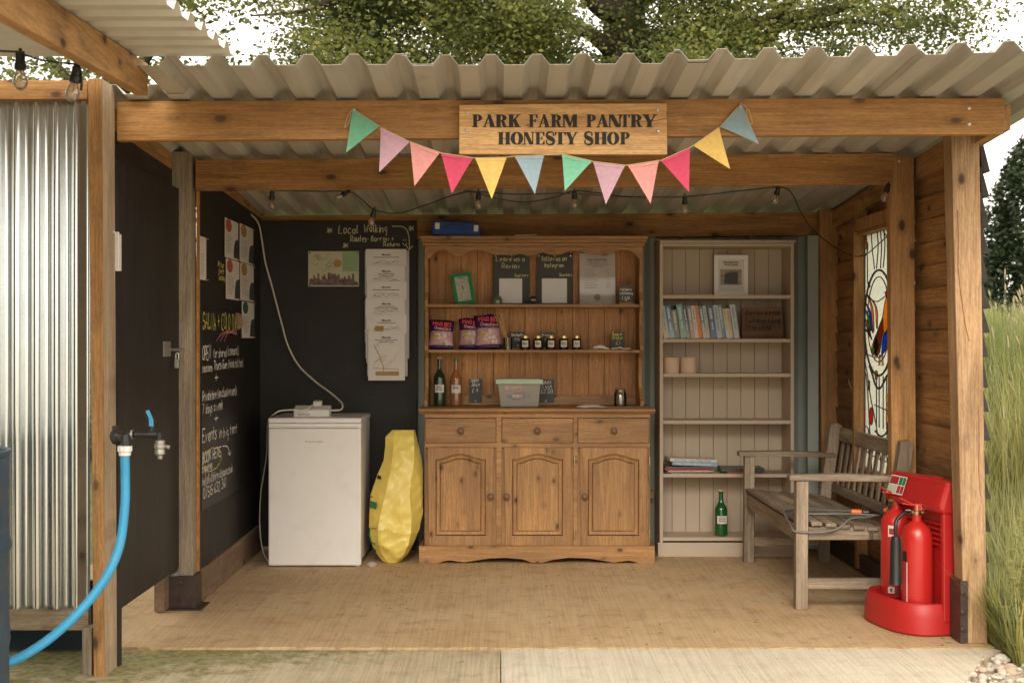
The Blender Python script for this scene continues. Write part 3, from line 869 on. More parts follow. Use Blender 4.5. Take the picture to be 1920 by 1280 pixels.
# ---------------------------------------------------------------- side door (black ply) on the left
DR = thing('side_door', 'tall black plywood door closed in the left side wall, with hinge and hasp', 'door', (-1.5, 5.45, .17))
def skewx(y): return -1.511
b = MB(); z0, z1 = .19, 1.965
for (ya, yb) in ((5.05, 5.999),):
    b.add([(skewx(ya), ya, z0),(skewx(yb), yb, z0),(skewx(yb), yb, z1),(skewx(ya), ya, z1),(skewx(ya)-.018, ya, z0),(skewx(yb)-.018, yb, z0),(skewx(yb)-.018, yb, z1),(skewx(ya)-.018, ya, z1)],
          [(0,1,2,3),(4,7,6,5),(0,4,5,1),(1,5,6,2),(2,6,7,3),(3,7,4,0)])
b.build('door_panel', M['blackdoor'], DR)
b = MB(); yh = 5.045
b.box(-1.4985, -1.4955, 4.93, 5.00, wz(508,4.98), wz(435,4.98)); b.box(-1.5105, -1.5075, 5.01, 5.08, wz(506,5), wz(437,5))
b.tube([(-1.500, 5.005, wz(508,5)), (-1.500, 5.005, wz(435,5))], .006, 10)
for k in range(3): b.lathe([(.004,0),(.004,.002)], (-1.4955, 4.955, wz(445+k*26,4.98)), 8, (1,0,0))
b.build('hinge', M['white'], DR)
b = MB(); yy = 5.80
b.box(skewx(yy)-.002, skewx(yy)+.006, 5.72, 5.83, wz(668,yy), wz(640,yy)); b.tube([(skewx(5.84)+.012, 5.80, wz(655,5.9)), (skewx(5.84)+.03, 5.86, wz(655,5.9)), (skewx(5.84)+.03, 5.95, wz(655,5.9))], .006, 8)
b.build('hasp', M['dirtysteel'], DR)
PL = thing('padlock', 'small silver padlock hanging on the hasp of the black side door', 'padlock', (wx(332,5.85), 5.85, wz(690,5.85)))
b = MB(); b.box(wx(332,5.85)-.010, wx(332,5.85)+.010, 5.835, 5.865, wz(690,5.85), wz(673,5.85)); b.build('lock_body', M['dirtysteel'], PL, bevel=.003)
b = MB(); cx_ = wx(332,5.85); b.tube(smooth_path([(cx_-.006,5.85,wz(674,5.85)),(cx_-.006,5.85,wz(664,5.85)),(cx_,5.85,wz(661,5.85)),(cx_+.006,5.85,wz(664,5.85)),(cx_+.006,5.85,wz(674,5.85))],4), .0028, 8); b.build('shackle', M['steel'], PL)
# dark wall above and beside the door
b = MB(); b.box(-1.58, -1.541, 5.05, 5.99, 1.975, 2.088); b.build('door_header', M['blackdoor'], SH)
b = MB(); b.box(-1.60, -1.555, 5.9, 6.3, .006, .17); b.build('sole_plate', M['kick'], SH)

# ================================================================ LEFT BUILDING (corrugated cabin)
CA = thing('corrugated_cabin', 'galvanised corrugated cabin on the left with timber corner post and overhanging roof', 'cabin', (-1.9, 4.9, -.02))
def corr(mb, x0, x1, y, z0, z1, pitch=.0765, amp=.0165, phase=0):
    n = int((x1-x0)/pitch*12)
    top = [(x0+(x1-x0)*i/n, y + amp*math.sin(2*PI*((x0+(x1-x0)*i/n)-phase)/pitch)) for i in range(n+1)]
    bot = [(p[0], p[1]+.0012) for p in top]
    mb.strip_solid(top, bot, lambda p, t: (p[0], p[1], t), z0, z1)
b = MB(); corr(b, -3.4, wx(167,4.90), 4.90, wz(1140,4.90), wz(186,4.90)); b.build('wall_sheet', M['galv'], CA, smooth=True)
b = MB(); b.box(-3.4, wx(164,4.87), 4.878, 4.885+.03, wz(1182,4.87), wz(1143,4.87)); b.build('bottom_rail', M['rail_g'], CA, bevel=.002)
b = MB(); b.box(-3.4, wx(163,4.85), 4.855, 4.895, wz(188,4.87), wz(152,4.87)); b.build('top_rail', M['beam_d'], CA, bevel=.002)
b = MB(); b.box(-3.4, -1.66, 5.2, 5.23, .0, .28); b.build('skirting_board', paint('dark blue skirting', (.02,.04,.06), .6), CA)
b = MB()
def lean_box(mb, y0, y1):
    xt0, xt1, xb0, xb1, z0, z1 = wx(165,4.8), wx(191,4.8), wx(176,4.8), wx(196,4.8), -.03, 2.235
    mb.add([(xb0,y0,z0),(xb1,y0,z0),(xb1,y1,z0),(xb0,y1,z0),(xt0,y0,z1),(xt1,y0,z1),(xt1,y1,z1),(xt0,y1,z1)], [(0,3,2,1),(4,5,6,7),(0,1,5,4),(1,2,6,5),(2,3,7,6),(3,0,4,7)])
lean_box(b, 4.80, 4.806); b.build('corner_post_face', M['post_o'], CA)
b = MB(); lean_box(b, 4.8062, 4.955); b.build('corner_post', wood('silvered post side', (.56,.42,.28), (.42,.30,.19), 'z'), CA)
b = MB(); b.box(wx(157,4.85), wx(175,4.85), 4.83, 4.90, -.025, .17); b.build('foot_block', M['post_g'], CA, bevel=.002)
b = MB(); b.box(-1.545, -1.478, 4.957, 4.985, -.005, wz(1050,4.9)); b.build('dark_batten', M['blackdoor'], CA)
b = MB(); b.box(-3.4, -1.60, 4.93, 4.95, .28, 2.2); b.build('inner_lining', M['blackdoor'], CA)
# rafter and roof of the cabin
RA = [(-1.235, 2.6), (-1.325, 4.72)]
def rz(y): return 2.155 + .062*(y-4.72)
b = MB()
vs = []
for (x, y), cut in (((RA[0]), 0), ((RA[1]), 0)):
    zb = rz(y); 
    vs += [(x-.022, y, zb), (x+.022, y, zb), (x+.022, y, zb+.118), (x-.022, y, zb+.118)]
b.add(vs, [(0,1,2,3),(7,6,5,4),(0,4,5,1),(1,5,6,2),(2,6,7,3),(3,7,4,0)])
b.build('rafter', M['rafter'], CA, bevel=.003)
b = MB()
b.add([(v[0]-1.1, v[1], v[2]) for v in vs], [(0,1,2,3),(7,6,5,4),(0,4,5,1),(1,5,6,2),(2,6,7,3),(3,7,4,0)])
b.build('rafter', M['rafter'], CA, bevel=.003)
b = MB()
pr = profile(2.3, 4.64, pitch=.17, h=.032, phase=2.3)
def mk(p, t): 
    return (t, p[0], rz(p[0]) + .122 + p[1])
b.strip_solid(pr, [(y, d+.0012) for y, d in pr], mk, -3.4, -.955)
b.build('roof_sheet', M['roof2'], CA)
# ================================================================ WRITING
# single stroke letters: pairs of (x, y) hex digits, baseline y=3, x height 8, capitals b; '~' = rounded stroke
G = {
'a':'~5738171524335457 5853','b':'0b03 ~0628475624340304','c':'~5748281514235354','d':'5b53 ~5638281514235455','e':'~155658381715344353',
'f':'~5a4b3a33 1838','g':'~5738171534545853514030','h':'0b03 ~0628485753','i':'2823 292a','j':'~3833303010 393a','k':'0b03 4805 1643','l':'~1b142334',
'm':'0803 ~06183833 ~36586863','n':'0803 ~0628485753','o':'~38181423435557482838','p':'0800 ~0728485644240405','q':'~5738171524335400 5800','r':'0803 ~06284857',
's':'~4828072645442303','t':'2b2433 0848','u':'~080413345858 5853','v':'082358','w':'0813375368','x':'0853 5803','y':'~08051445 ~58535040 ','z':'08580353',
'A':'033b63 1656','B':'0b03 ~0b3b4a3807 ~073746430 3'.replace(' 3','3'),'C':'~6a4b1a06144363','D':'0b03 ~0b3b6857430 3'.replace(' 3','3'),'E':'6b0b0363 0747','F':'6b0b03 0747','G':'~6a3b0804436466 6646',
'H':'0b03 6b63 0767','I':'2b23','J':'~4b4433030 5'.replace(' 5','5'),'K':'0b03 5b07 1863','L':'0b0353','M':'030b37 377b73','N':'030b636b','O':'~3b0907044364685b3b','P':'0b03 ~0b4b584606','Q':'~3b0804436468 3b 4562',
'R':'0b03 ~0b4b5846 06 2663','S':'~5a3b1b0907475654231305','T':'0b6b 3b33','U':'~0b04235464 6b','V':'0b336b','W':'0b2349638b','X':'0b63 6b03','Y':'0b376b 3733','Z':'0b6b0363',
'0':'~3b1a0624436486 5a3b'.replace('86 5a','585a'),'1':'0a1b13','2':'~0a3b59370353','3':'~0a3b593727 ~2747554313 04'.replace(' 04','04'),'4':'3b0656 4b43','5':'4b0b07 ~074756431304','6':'~4b180524435507','7':'0b5b13','8':'~2b0a295543130528 4a2b'.replace('28 4a','475a'),'9':'~56270a4b5843',
'+':'2a24 0757','-':'0646','.':'2324','!':'2b25 2324',':':'2728 2425','(':'~3b164532','*':'0a54 5a04 2b23 0757',')':'~0b365402','&':'~530a2b39050343 57'.replace(' 57','57'),'@':'~4737274535486a3b090443','£':'~5a4b2a2404 0353 0737','/':'0363','_':'0363',"'":'2b29',',':'2422'}
def chaikin(P, n=2):
    for _ in range(n):
        Q = [P[0]]
        for a, c in zip(P[:-1], P[1:]):
            Q += [(a[0]*.75+c[0]*.25, a[1]*.75+c[1]*.25), (a[0]*.25+c[0]*.75, a[1]*.25+c[1]*.75)]
        Q.append(P[-1]); P = Q
    return P
def glyph(ch):
    s = G.get(ch)
    if s is None: return [], 4
    st, mxx = [], 0
    toks = s.split()
    for t in toks:
        rnd_ = t.startswith('~'); t = t.lstrip('~')
        P = [(int(t[i],16), int(t[i+1],16)-3) for i in range(0, len(t)-1, 2)]
        if not P: continue
        mxx = max([mxx]+[p[0] for p in P])
        if rnd_ and len(P) > 2: P = chaikin(P)
        st.append(P)
    return st, mxx + 1.8

def patch(mb, pl, poly, d=.0006):
    mb.add([pl.P(a, c, d) for a, c in poly], [tuple(range(len(poly)))])
def rect(mb, pl, a0, a1, c0, c1, d=.0006): patch(mb, pl, [(a0,c0),(a1,c0),(a1,c1),(a0,c1)], d)
def write(mb, pl, text, a, c, h, w=None, width=None, slant=.08, jit=.05, d=.0008, seed=0, rise=0, center=False):
    """hand written line, capital height h, stroke w; width squeezes the whole line to fit"""
    rnd = random.Random(seed + len(text))
    s = h/8.0
    tot = sum(glyph(ch)[1] for ch in text) - 1.8
    sx = (width/tot) if width else s*.85
    w = w or h*.11
    x = a - (tot*sx/2 if center else 0)
    for ch in text:
        st, adv = glyph(ch)
        jy = rnd.uniform(-jit, jit)*h; js = 1 + rnd.uniform(-jit, jit)
        for P in st:
            pts = [(x + p[0]*sx*js + p[1]*s*slant, c + jy + p[1]*s*js + (x-a)*rise) for p in P]
            ribbon(mb, pl, pts, w, d)
        x += adv*sx
    return x
def curve2(pts, n=6): return [(p.x, p.y) for p in smooth_path([(a, c, 0) for a, c in pts], n)]
def greek(mb, pl, a0, a1, c1, rows, dy, h=.0012, seed=0, center=False, d=.0008):
    """rows of print too small to read"""
    rnd = random.Random(seed)
    for i in range(rows):
        f = rnd.uniform(.55, 1)
        e0, e1 = (a0, a0+(a1-a0)*f) if not center else ((a0+a1)/2-(a1-a0)*f/2, (a0+a1)/2+(a1-a0)*f/2)
        x = e0
        while x < e1:
            l = rnd.uniform(.003, .010)
            rect(mb, pl, x, min(e1, x+l), c1-i*dy, c1-i*dy+h, d); x += l + .0018

# fat serif capitals for the shop sign
def fat(mb, pl, ch, a, c, W, H, d):
    k = [0]
    def put(poly):
        k[0] += 1
        e = d + k[0]*.00006
        vs = [pl.P(a+x*W, c+y*H, .0) for x, y in poly]
        n_ = len(vs)
        for sh in (0, .05): mb.add([pl.P(a+(x+sh)*W, c+y*H, e+sh*.002) for x, y in poly], [tuple(range(n_))])
    def rc(x0,x1,y0,y1): put([(x0,y0),(x1,y0),(x1,y1),(x0,y1)])
    def par(x0,y0,x1,y1,w): put([(x0,y0),(x0+w,y0),(x1+w,y1),(x1,y1)])
    def ring(cx,cy,rx,ry,ix,iy,a0=0,a1=360,n=22,ox=0):
        for i in range(n):
            t0, t1 = R(a0+(a1-a0)*i/n), R(a0+(a1-a0)*(i+1)/n)
            put([(cx+rx*math.cos(t0),cy+ry*math.sin(t0)),(cx+rx*math.cos(t1),cy+ry*math.sin(t1)),(cx+ox+ix*math.cos(t1),cy+iy*math.sin(t1)),(cx+ox+ix*math.cos(t0),cy+iy*math.sin(t0))]); k[0] -= 1
        k[0] += 1
    def serif(x0,x1,y): rc(x0,x1,y,y+.06) if y < .5 else rc(x0,x1,y-.06,y)
    if ch in 'PR':
        rc(.12,.42,0,1); serif(0,.52,0); serif(.02,.5,1); ring(.46,.73,.44,.27,.16,.20,-90,90); rc(.40,.48,.46,.53); rc(.40,.48,.94,1.0)
        if ch == 'R': put([(.50,.50),(.72,.46),(.86,.10),(1.0,.05),(1.0,0),(.70,0),(.62,.12)]); 
    elif ch == 'A':
        par(.08,0,.46,1,.06); put([(.38,1),(.56,1),(.92,0),(.60,0)]); rc(.24,.66,.28,.34); serif(0,.24,0); serif(.54,1.0,0)
    elif ch == 'K':
        rc(.10,.40,0,1); serif(0,.5,0); serif(0,.5,1); put([(.38,.42),(.46,.40),(.92,1),(.82,1)]); put([(.42,.58),(.58,.72),(.95,0),(.62,0)]); serif(.68,1.0,1); serif(.54,1.02,0)
    elif ch == 'F' or ch == 'E':
        rc(.12,.42,0,1); serif(0,.5,0 if ch=='F' else 0); serif(0,.9,1); put([(.90,1),(.90,.70),(.84,.70),(.72,.95)]); rc(.42,.66,.48,.54); rc(.64,.70,.38,.64)
        if ch == 'E': rc(.42,.92,0,.06); put([(.92,0),(.92,.30),(.86,.30),(.72,.05)])
    elif ch == 'M':
        rc(.07,.13,0,1); rc(.74,.98,0,1); put([(.04,1),(.32,1),(.56,.22),(.48,.02)]); put([(.48,.02),(.54,.02),(.80,1),(.74,1)]); serif(0,.2,0); serif(.66,1.06,0); serif(0,.3,1)
    elif ch == 'N':
        rc(.08,.14,0,1); rc(.84,.90,0,1); put([(.04,1),(.36,1),(.90,0),(.58,0)]); serif(0,.24,0); serif(.72,1.0,1)
    elif ch == 'T':
        rc(.34,.66,0,1); serif(.22,.78,0); serif(.0,1.0,1); put([(0,1),(0,.72),(.05,.72),(.16,.95)]); put([(1,1),(1,.72),(.95,.72),(.84,.95)])
    elif ch == 'Y':
        rc(.34,.62,0,.42); serif(.2,.76,0); put([(.02,1),(.34,1),(.62,.42),(.34,.42)]); put([(.54,.42),(.62,.42),(.96,1),(.88,1)]); serif(-.04,.44,1); serif(.76,1.06,1)
    elif ch == 'H':
        rc(.10,.38,0,1); rc(.66,.94,0,1); rc(.38,.66,.47,.53); serif(0,.46,0); serif(0,.46,1); serif(.58,1.02,0); serif(.58,1.02,1)
    elif ch == 'O':
        ring(.5,.5,.5,.52,.19,.45)
    elif ch == 'S':
        P = curve2([(.86,.70),(.80,.94),(.50,1.0),(.16,.90),(.14,.66),(.50,.50),(.86,.34),(.82,.10),(.46,.0),(.12,.10),(.08,.34)], 5)
        n_ = len(P)
        for i in range(n_-1):
            t = i/(n_-1); wd = .05 + .13*math.exp(-((t-.5)/.20)**2)
            q = []
            for (x, y), nb in ((P[i], P[min(n_-1,i+1)]), (P[i+1], P[min(n_-1,i+2)])):
                pass
            (x0,y0),(x1,y1) = P[i], P[i+1]
            dx, dy = x1-x0, y1-y0; L_ = math.hypot(dx,dy); nx_, ny_ = -dy/L_*wd, dx/L_*wd
            put([(x0-nx_,y0-ny_),(x1-nx_,y1-ny_),(x1+nx_,y1+ny_),(x0+nx_,y0+ny_)]); k[0] -= .5
        rc(.80,.86,.66,.98); rc(.08,.14,.02,.36)

# ---------------------------------------------------------------- the shop sign on the front beam
YS = 4.962
SG = thing('shop_sign', 'wooden board sign with black lettering PARK FARM PANTRY HONESTY SHOP on the front beam', 'sign', (wx(1055,YS), YS, wz(289,YS)))
b = MB()
vs = []
xa, xb = wx(861,YS), wx(1251,YS)
poly = [(xa, wz(289,YS)), (xb, wz(290,YS)), (xb-.0, wz(224,YS)), (xb-.004, wz(212,YS)), (xb, wz(205,YS)), (xb-.002, wz(194,YS)), ((xa+xb)/2, wz(194.5,YS)), (xa, wz(197,YS))]
b.prism(poly, 'y', YS, 4.997); b.build('board', M['signwood'], SG, bevel=.002)
b = MB(); pl = Plane((0, YS, 0), (1,0,0), (0,0,1))
L1 = [('P',885,905),('A',905,929),('R',928,951),('K',952,975),('F',991,1009),('A',1009,1031),('R',1032,1053),('M',1054,1081),('P',1099,1118),('A',1118,1141),('N',1140,1165),('T',1163,1180),('R',1181,1204),('Y',1205,1230)]
L2 = [('H',933,956),('O',957,980),('N',981,1001),('E',1003,1022),('S',1023,1040),('T',1040,1060),('Y',1060,1082),('S',1095,1112),('H',1113,1137),('O',1138,1160),('P',1162,1182)]
for L, yb, yt in ((L1, 239, 215), (L2, 271.5, 248)):
    for ch, p0, p1 in L:
        fat(b, pl, ch, wx(p0,YS), wz(yb,YS), wx(p1,YS)-wx(p0,YS), (yb-yt)*YS/F, .0012)
b.build('lettering', M['ink'], SG)
b = MB(); cp = [(wx(1200,YS), wz(228,YS)), (wx(1225,YS), wz(227,YS)), (wx(1250,YS), wz(222,YS))]; ribbon(b, pl, curve2(cp), .003, .0008); b.build('crack', M['rust'], SG)
for px, py in ((876,212),(875,245),(1233,207),(1234,246)):
    b = MB(); b.lathe([(.0065,0),(.0065,.002),(.004,.004),(.0005,.003)], (wx(px,YS), YS, wz(py,YS)), 12, (0,-1,0)); b.build('screw', M['steel'], SG, smooth=True)

# ---------------------------------------------------------------- bunting
YB = 4.955
BU = thing('bunting', 'string of twelve pastel felt triangles draped below the shop sign', 'bunting', (wx(1040,YB), YB, wz(300,YB)))
FL = [('g',(661,204),(712,237),(649,286)),('l',(714,239),(768,266),(711,323)),('p',(769,266),(825,286),(777,349)),('h',(827,287),(887,296),(847,363)),
      ('y',(891,296),(950,295),(922,373)),('b',(965,293),(1020,291),(1003,364)),('g',(1054,289),(1110,302),(1059,358)),('l',(1112,303),(1172,310),(1136,383)),
      ('p',(1177,310),(1235,301),(1220,382)),('h',(1239,301),(1293,277),(1292,360)),('y',(1300,273),(1348,239),(1369,317)),('b',(1350,238),(1390,194),(1423,270))]
fc = {'g':((.22,.56,.38),'mint green'),'l':((.58,.36,.44),'lilac'),'p':((.75,.34,.32),'salmon pink'),'h':((.66,.08,.16),'hot pink'),'y':((.80,.56,.17),'yellow'),'b':((.33,.45,.52),'pale blue')}
FM = {k: translucent('felt '+v[1], v[0], .25, .9, .08, scale=60) for k, v in fc.items()}
for i, (k, a, c, t) in enumerate(FL):
    if i in (0,11): yf = 4.990; yt = 4.985
    else: yf = YB; yt = YB - .012
    if wz(max(a[1],c[1]),YB) : pass
    if 1 <= i <= 10 and i not in (0,11): yf = 4.95; yt = 4.94
    b = MB(); A = Vector((wx(a[0],yf), yf, wz(a[1],yf))); Cc = Vector((wx(c[0],yf), yf, wz(c[1],yf))); T = Vector((wx(t[0],yt), yt, wz(t[1],yt)))
    n_ = 6; rows = []
    for r_ in range(n_+1):
        s_ = r_/n_; row = []
        for q in range(n_+1):
            f_ = q/n_
            p = (A*(1-f_)+Cc*f_)*(1-s_) + T*s_
            p = p + Vector((0, .006*math.sin(f_*5+i*2.1)*math.sin(s_*3.1)*(1-s_) , 0))
            row.append(p)
        rows.append(row)
    vs = [p for row in rows for p in row]; m_ = n_+1
    vs2 = [p+Vector((0,.0015,0)) for p in vs]
    fs = []
    for r_ in range(n_):
        for q in range(n_):
            fs.append((r_*m_+q, r_*m_+q+1, (r_+1)*m_+q+1, (r_+1)*m_+q)); o2 = len(vs)
            fs.append((o2+r_*m_+q, o2+(r_+1)*m_+q, o2+(r_+1)*m_+q+1, o2+r_*m_+q+1))
    b.add(vs+vs2, fs)
    f = b.build('pennant', FM[k], BU, smooth='all'); f['label'] = fc[k][1] + ' pennant'
    # folded hem along the top
    b = MB(); dn = (T-(A+Cc)/2).normalized()*.013
    A2 = A+dn; C2 = Cc+dn; off = Vector((0,-.0022,0)); e_ = (Cc-A)*.06
    b.add([A+off, Cc+off, C2+off-e_*.5, A2+off+e_*.5, A+off*.1, Cc+off*.1, C2+off*.1-e_*.5, A2+off*.1+e_*.5], [(0,1,2,3),(0,4,5,1),(3,2,6,7),(0,3,7,4),(1,5,6,2)])
    b.build('hem', FM[k], f)
b = MB(); cord = []
for i, (k, a, c, t) in enumerate(FL):
    yf = 4.986 if i in (0,11) else 4.947
    cord += [(wx(a[0],yf), yf, wz(a[1],yf)), (wx(c[0],yf), yf, wz(c[1],yf))]
b.tube(cord, .0016, 6)
for px, py, s_ in ((661,204,-1),(1390,196,1)):
    x, z = wx(px,4.985), wz(py,4.985)
    b.tube(smooth_path([(x,4.985,z),(x+s_*.018,4.98,z-.03),(x+s_*.03,4.98,z-.075),(x+s_*.012,4.978,z-.05),(x+s_*.006,4.98,z-.01)] if s_<0 else [(x,4.982,z),(x+.025,4.976,z-.02),(x+.04,4.972,z-.075),(x+.02,4.974,z-.07),(x+.018,4.976,z-.02)],5), .0012, 5)
b.build('cord', M['twine'], BU)
b = MB()
for px, py in ((664,206),(1388,200)): b.lathe([(.006,0),(.006,.003),(.002,.006)], (wx(px,4.98), 4.984, wz(py,4.98)), 10, (0,-1,0))
b.build('pin', M['steel'], BU)

# ---------------------------------------------------------------- string lights
def bulb(parent, p, d, s=1.0):
    """holder hangs from p along d"""
    d = Vector(d).normalized()
    b = MB(); b.lathe([(.010*s,0),(.014*s,.004*s),(.014*s,.030*s),(.017*s,.033*s),(.017*s,.050*s),(.014*s,.052*s)], p, 14, d)
    b.tube([Vector(p)-d*.012*s, Vector(p)+d*.004*s], .005*s, 8)
    h = b.build('bulb_holder', M['blackpl'], parent, smooth=True)
    q = Vector(p) + d*.050*s
    b = MB(); b.lathe([(.011*s,0),(.0125*s,.008*s),(.018*s,.020*s),(.0215*s,.034*s),(.0205*s,.045*s),(.014*s,.055*s),(.006*s,.060*s),(.0,.0612*s)], q, 16, d)
    g_ = b.build('glass_bulb', M['bulb'], h, smooth='all')
    b = MB(); b.tube([q+d*.004*s, q+d*.02*s, q+d*.02*s+Vector((.004,0,0))*s, q+d*.040*s], .0016*s, 6); b.build('filament', M['filament'], h)
SL = thing('string_lights', 'black festoon cable with clear bulbs strung under the middle beam of the shelter', 'string lights', (wx(1000,6.15), 6.15, wz(370,6.15)))
YL = 6.12
for px, py, Y, d in ((510,359,YL,(0,0,-1)),(702,392,YL+.15,(-.22,0,-1)),(897,358,YL,(0,0,-1)),(1077,357,YL,(0,0,-1)),(1284,367,YL,(0,0,-1)),(1460,350,YL,(-.28,0,-1)),(1666,345,5.95,(-.3,-.1,-1)),(655,358,YL+.1,(-.8,.3,-.4))):
    bulb(SL, (wx(px,Y), Y, wz(py,Y)), d, .80)
b = MB()
cab = [(-1.38,6.10,357),(510,6.10,357),(600,6.09,357)]
P3 = [(wx(px,Y), Y, wz(py,Y)) for px, Y, py in ((505,6.10,357),(600,6.10,359),(655,6.2,360),(680,6.24,376),(702,6.26,393),(745,6.27,400),(800,6.25,384),(850,6.15,366),(885,6.11,360),(930,6.11,372),(985,6.12,379),(1040,6.12,370),(1077,6.11,358),(1120,6.11,362),(1180,6.12,369),(1284,6.12,369),(1360,6.12,361),(1460,6.11,350))]
b.tube(smooth_path(P3, 6), .0032, 6)
P4 = [(wx(px,Y), Y, wz(py,Y)) for px, Y, py in ((870,6.10,357),(960,6.1,364),(1070,6.1,363),(1180,6.1,370),(1290,6.1,368),(1400,6.1,357),(1462,6.1,351),(1484,6.25,362),(1500,6.5,395),(1515,6.9,420),(1538,7.3,443),(1570,7.45,467),(1600,6.95,480),(1625,6.75,476),(1650,6.55,455),(1677,6.35,432))]
b.tube(smooth_path(P4, 6), .0032, 6)
b.build('cable', M['blackpl'], SL)
SL2 = thing('string_lights', 'black festoon cable with two clear bulbs hung under the cabin rafter at upper left', 'string lights', (wx(90,3.95), 3.95, wz(110,3.95)))
bulb(SL2, (wx(38,3.95), 3.95, wz(99,3.95)), (0,0,-1), 1.05); bulb(SL2, (wx(145,4.1), 4.1, wz(124,4.1)), (-.18,0,-1), 1.05)
b = MB(); b.tube(smooth_path([(-2.3,3.9,2.16),(wx(0,3.93),3.93,wz(96,3.93)),(wx(38,3.95),3.95,wz(101,3.95)),(wx(80,4.0),4.0,wz(113,4.0)),(wx(145,4.1),4.1,wz(121,4.1)),(wx(165,4.3),4.3,wz(118,4.3))],5), .0035, 6)
b.tube(smooth_path([(wx(149,4.1),4.1,wz(124,4.1)),(wx(153,4.1),4.1,wz(150,4.1)),(wx(152,4.1),4.1,wz(170,4.1))],4), .004, 6)
b.build('cable', M['blackpl'], SL2)

# ---------------------------------------------------------------- left chalk board writing (on the board: child of the shelter)
XW = -1.4345
def LY(px): return XW*F/(px-VX)
def lu(px): return LY(px)
plL = Plane((XW, 0, 0), (0,1,0), (0,0,1))          # u = depth, reads left to right from the camera
plL.n = Vector((1,0,0))
bw, by, bp = MB(), MB(), MB()
def lw(mb, text, p0, p1, py, hpx, st=.0065, at=None, **k):
    hpx *= 1.2; st *= 1.0
    Y0, Y1 = LY(p0), LY(p1)
    write(mb, plL, text, Y0, wz(py, Y0), hpx*Y0/F, st, width=Y1-Y0, **k)
lw(by, 'SAUNA + COLD DIP', 380, 444, 616, 26, .008, jit=.09)
for k in range(3):
    P = curve2([(LY(405+k*7), wz(639+k*1, LY(405+k*7))), (LY(418+k*5), wz(624, LY(418+k*5))), (LY(444), wz(619+k*4, LY(444)))])
    ribbon(bp, plL, P, .005, .0008)
lw(bw, 'OPEN', 379, 394, 674, 22, .008); lw(bw, 'for shared', 399, 424, 670, 13); lw(bw, '(communal)', 426, 447, 666, 15, .005)
lw(bw, 'sessions', 379, 397, 697, 12); lw(bw, 'Thurs-Sun', 400, 425, 693, 14); lw(bw, '(+bank hol Mon)', 427, 455, 690, 14, .005)
lw(bw, '+', 402, 408, 716, 14); lw(bw, 'Private hire', 379, 405, 752, 15); lw(bw, '(exclusive use)', 407, 443, 746, 15)
lw(bw, '7 days a week', 379, 417, 776, 15); lw(bw, '+', 402, 408, 793, 14); lw(bw, 'Events', 379, 405, 830, 20, .008); lw(bw, 'in big text'.replace('text','tent'), 410, 443, 822, 16)
lw(bw, 'BOOK HERE', 379, 414, 868, 16, .008); lw(bw, 'Enquiries:', 379, 398, 886, 13); lw(bw, 'hello@wiltshirewildsauna.co.uk', 379, 435, 911, 14, .005); lw(bw, '07515 632 361', 380, 423, 935, 16, .007)
ribbon(bw, plL, curve2([(LY(417), wz(836,LY(417))), (LY(426), wz(837,LY(426))), (LY(431), wz(852,LY(431)))]), .006); ribbon(bw, plL, [(LY(427), wz(848,LY(427))), (LY(431), wz(853,LY(431))), (LY(433), wz(845,LY(433)))], .006)
cl = []
for i in range(61):
    t = i/60*2*PI; ed = 1 + .10*abs(math.sin(7*t))
    cl.append((6.345+ .195*ed*math.cos(t), wz(861,6.345) + .052*ed*math.sin(t)))
ribbon(by, plL, cl, .005)
lw(by, '*Yoga', 408, 419, 500, 9, .005); lw(by, 'here', 410, 419, 512, 9, .005); lw(by, 'Tuesdays', 409, 421, 524, 9, .005)
bw.build('chalk_writing', M['chalk'], CB); by.build('chalk_writing', M['chalk_y'], CB); bp.build('chalk_scribble', M['chalk_p'], CB)

# back board writing
YK = 7.64
plK = Plane((0, YK, 0), (1,0,0), (0,0,1)); b = MB()
def kw(mb, text, p0, p1, py, hpx, st=.0055, Y=YK, pl=plK, **k):
    write(mb, pl, text, wx(p0,Y), wz(py,Y), hpx*Y/F, st, width=wx(p1,Y)-wx(p0,Y), **k)
kw(b, 'Local', 635, 671, 438, 15); kw(b, 'Walking', 682, 725, 435, 15, jit=.08); kw(b, 'Routes-', 657, 691, 453, 12, .005); kw(b, 'Borrow +', 696, 738, 452, 9, .0042); kw(b, 'Return', 719, 748, 462, 8, .0042)
for px, py in ((618,433),(771,429),(648,461)): kw(b, '*', px-5, px+4, py+4, 10, .0045)
ribbon(b, plK, curve2([(wx(735,YK),wz(424,YK)),(wx(757,YK),wz(426,YK)),(wx(766,YK),wz(440,YK)),(wx(768,YK),wz(468,YK))]), .006)
ribbon(b, plK, [(wx(761,YK),wz(459,YK)),(wx(767,YK),wz(469,YK)),(wx(774,YK),wz(461,YK))], .006)
ribbon(b, plK, curve2([(wx(755,YK),wz(456,YK)),(wx(759,YK),wz(460,YK)),(wx(763,YK),wz(456,YK))]), .004)
for q in (757, 761): ribbon(b, plK, [(wx(q,YK),wz(452,YK)),(wx(q,YK),wz(449,YK))], .004)
mchk = paint('cream chalk', (.50,.46,.30), .9, .1, 60)
o = b.build('chalk_writing', mchk, SH)

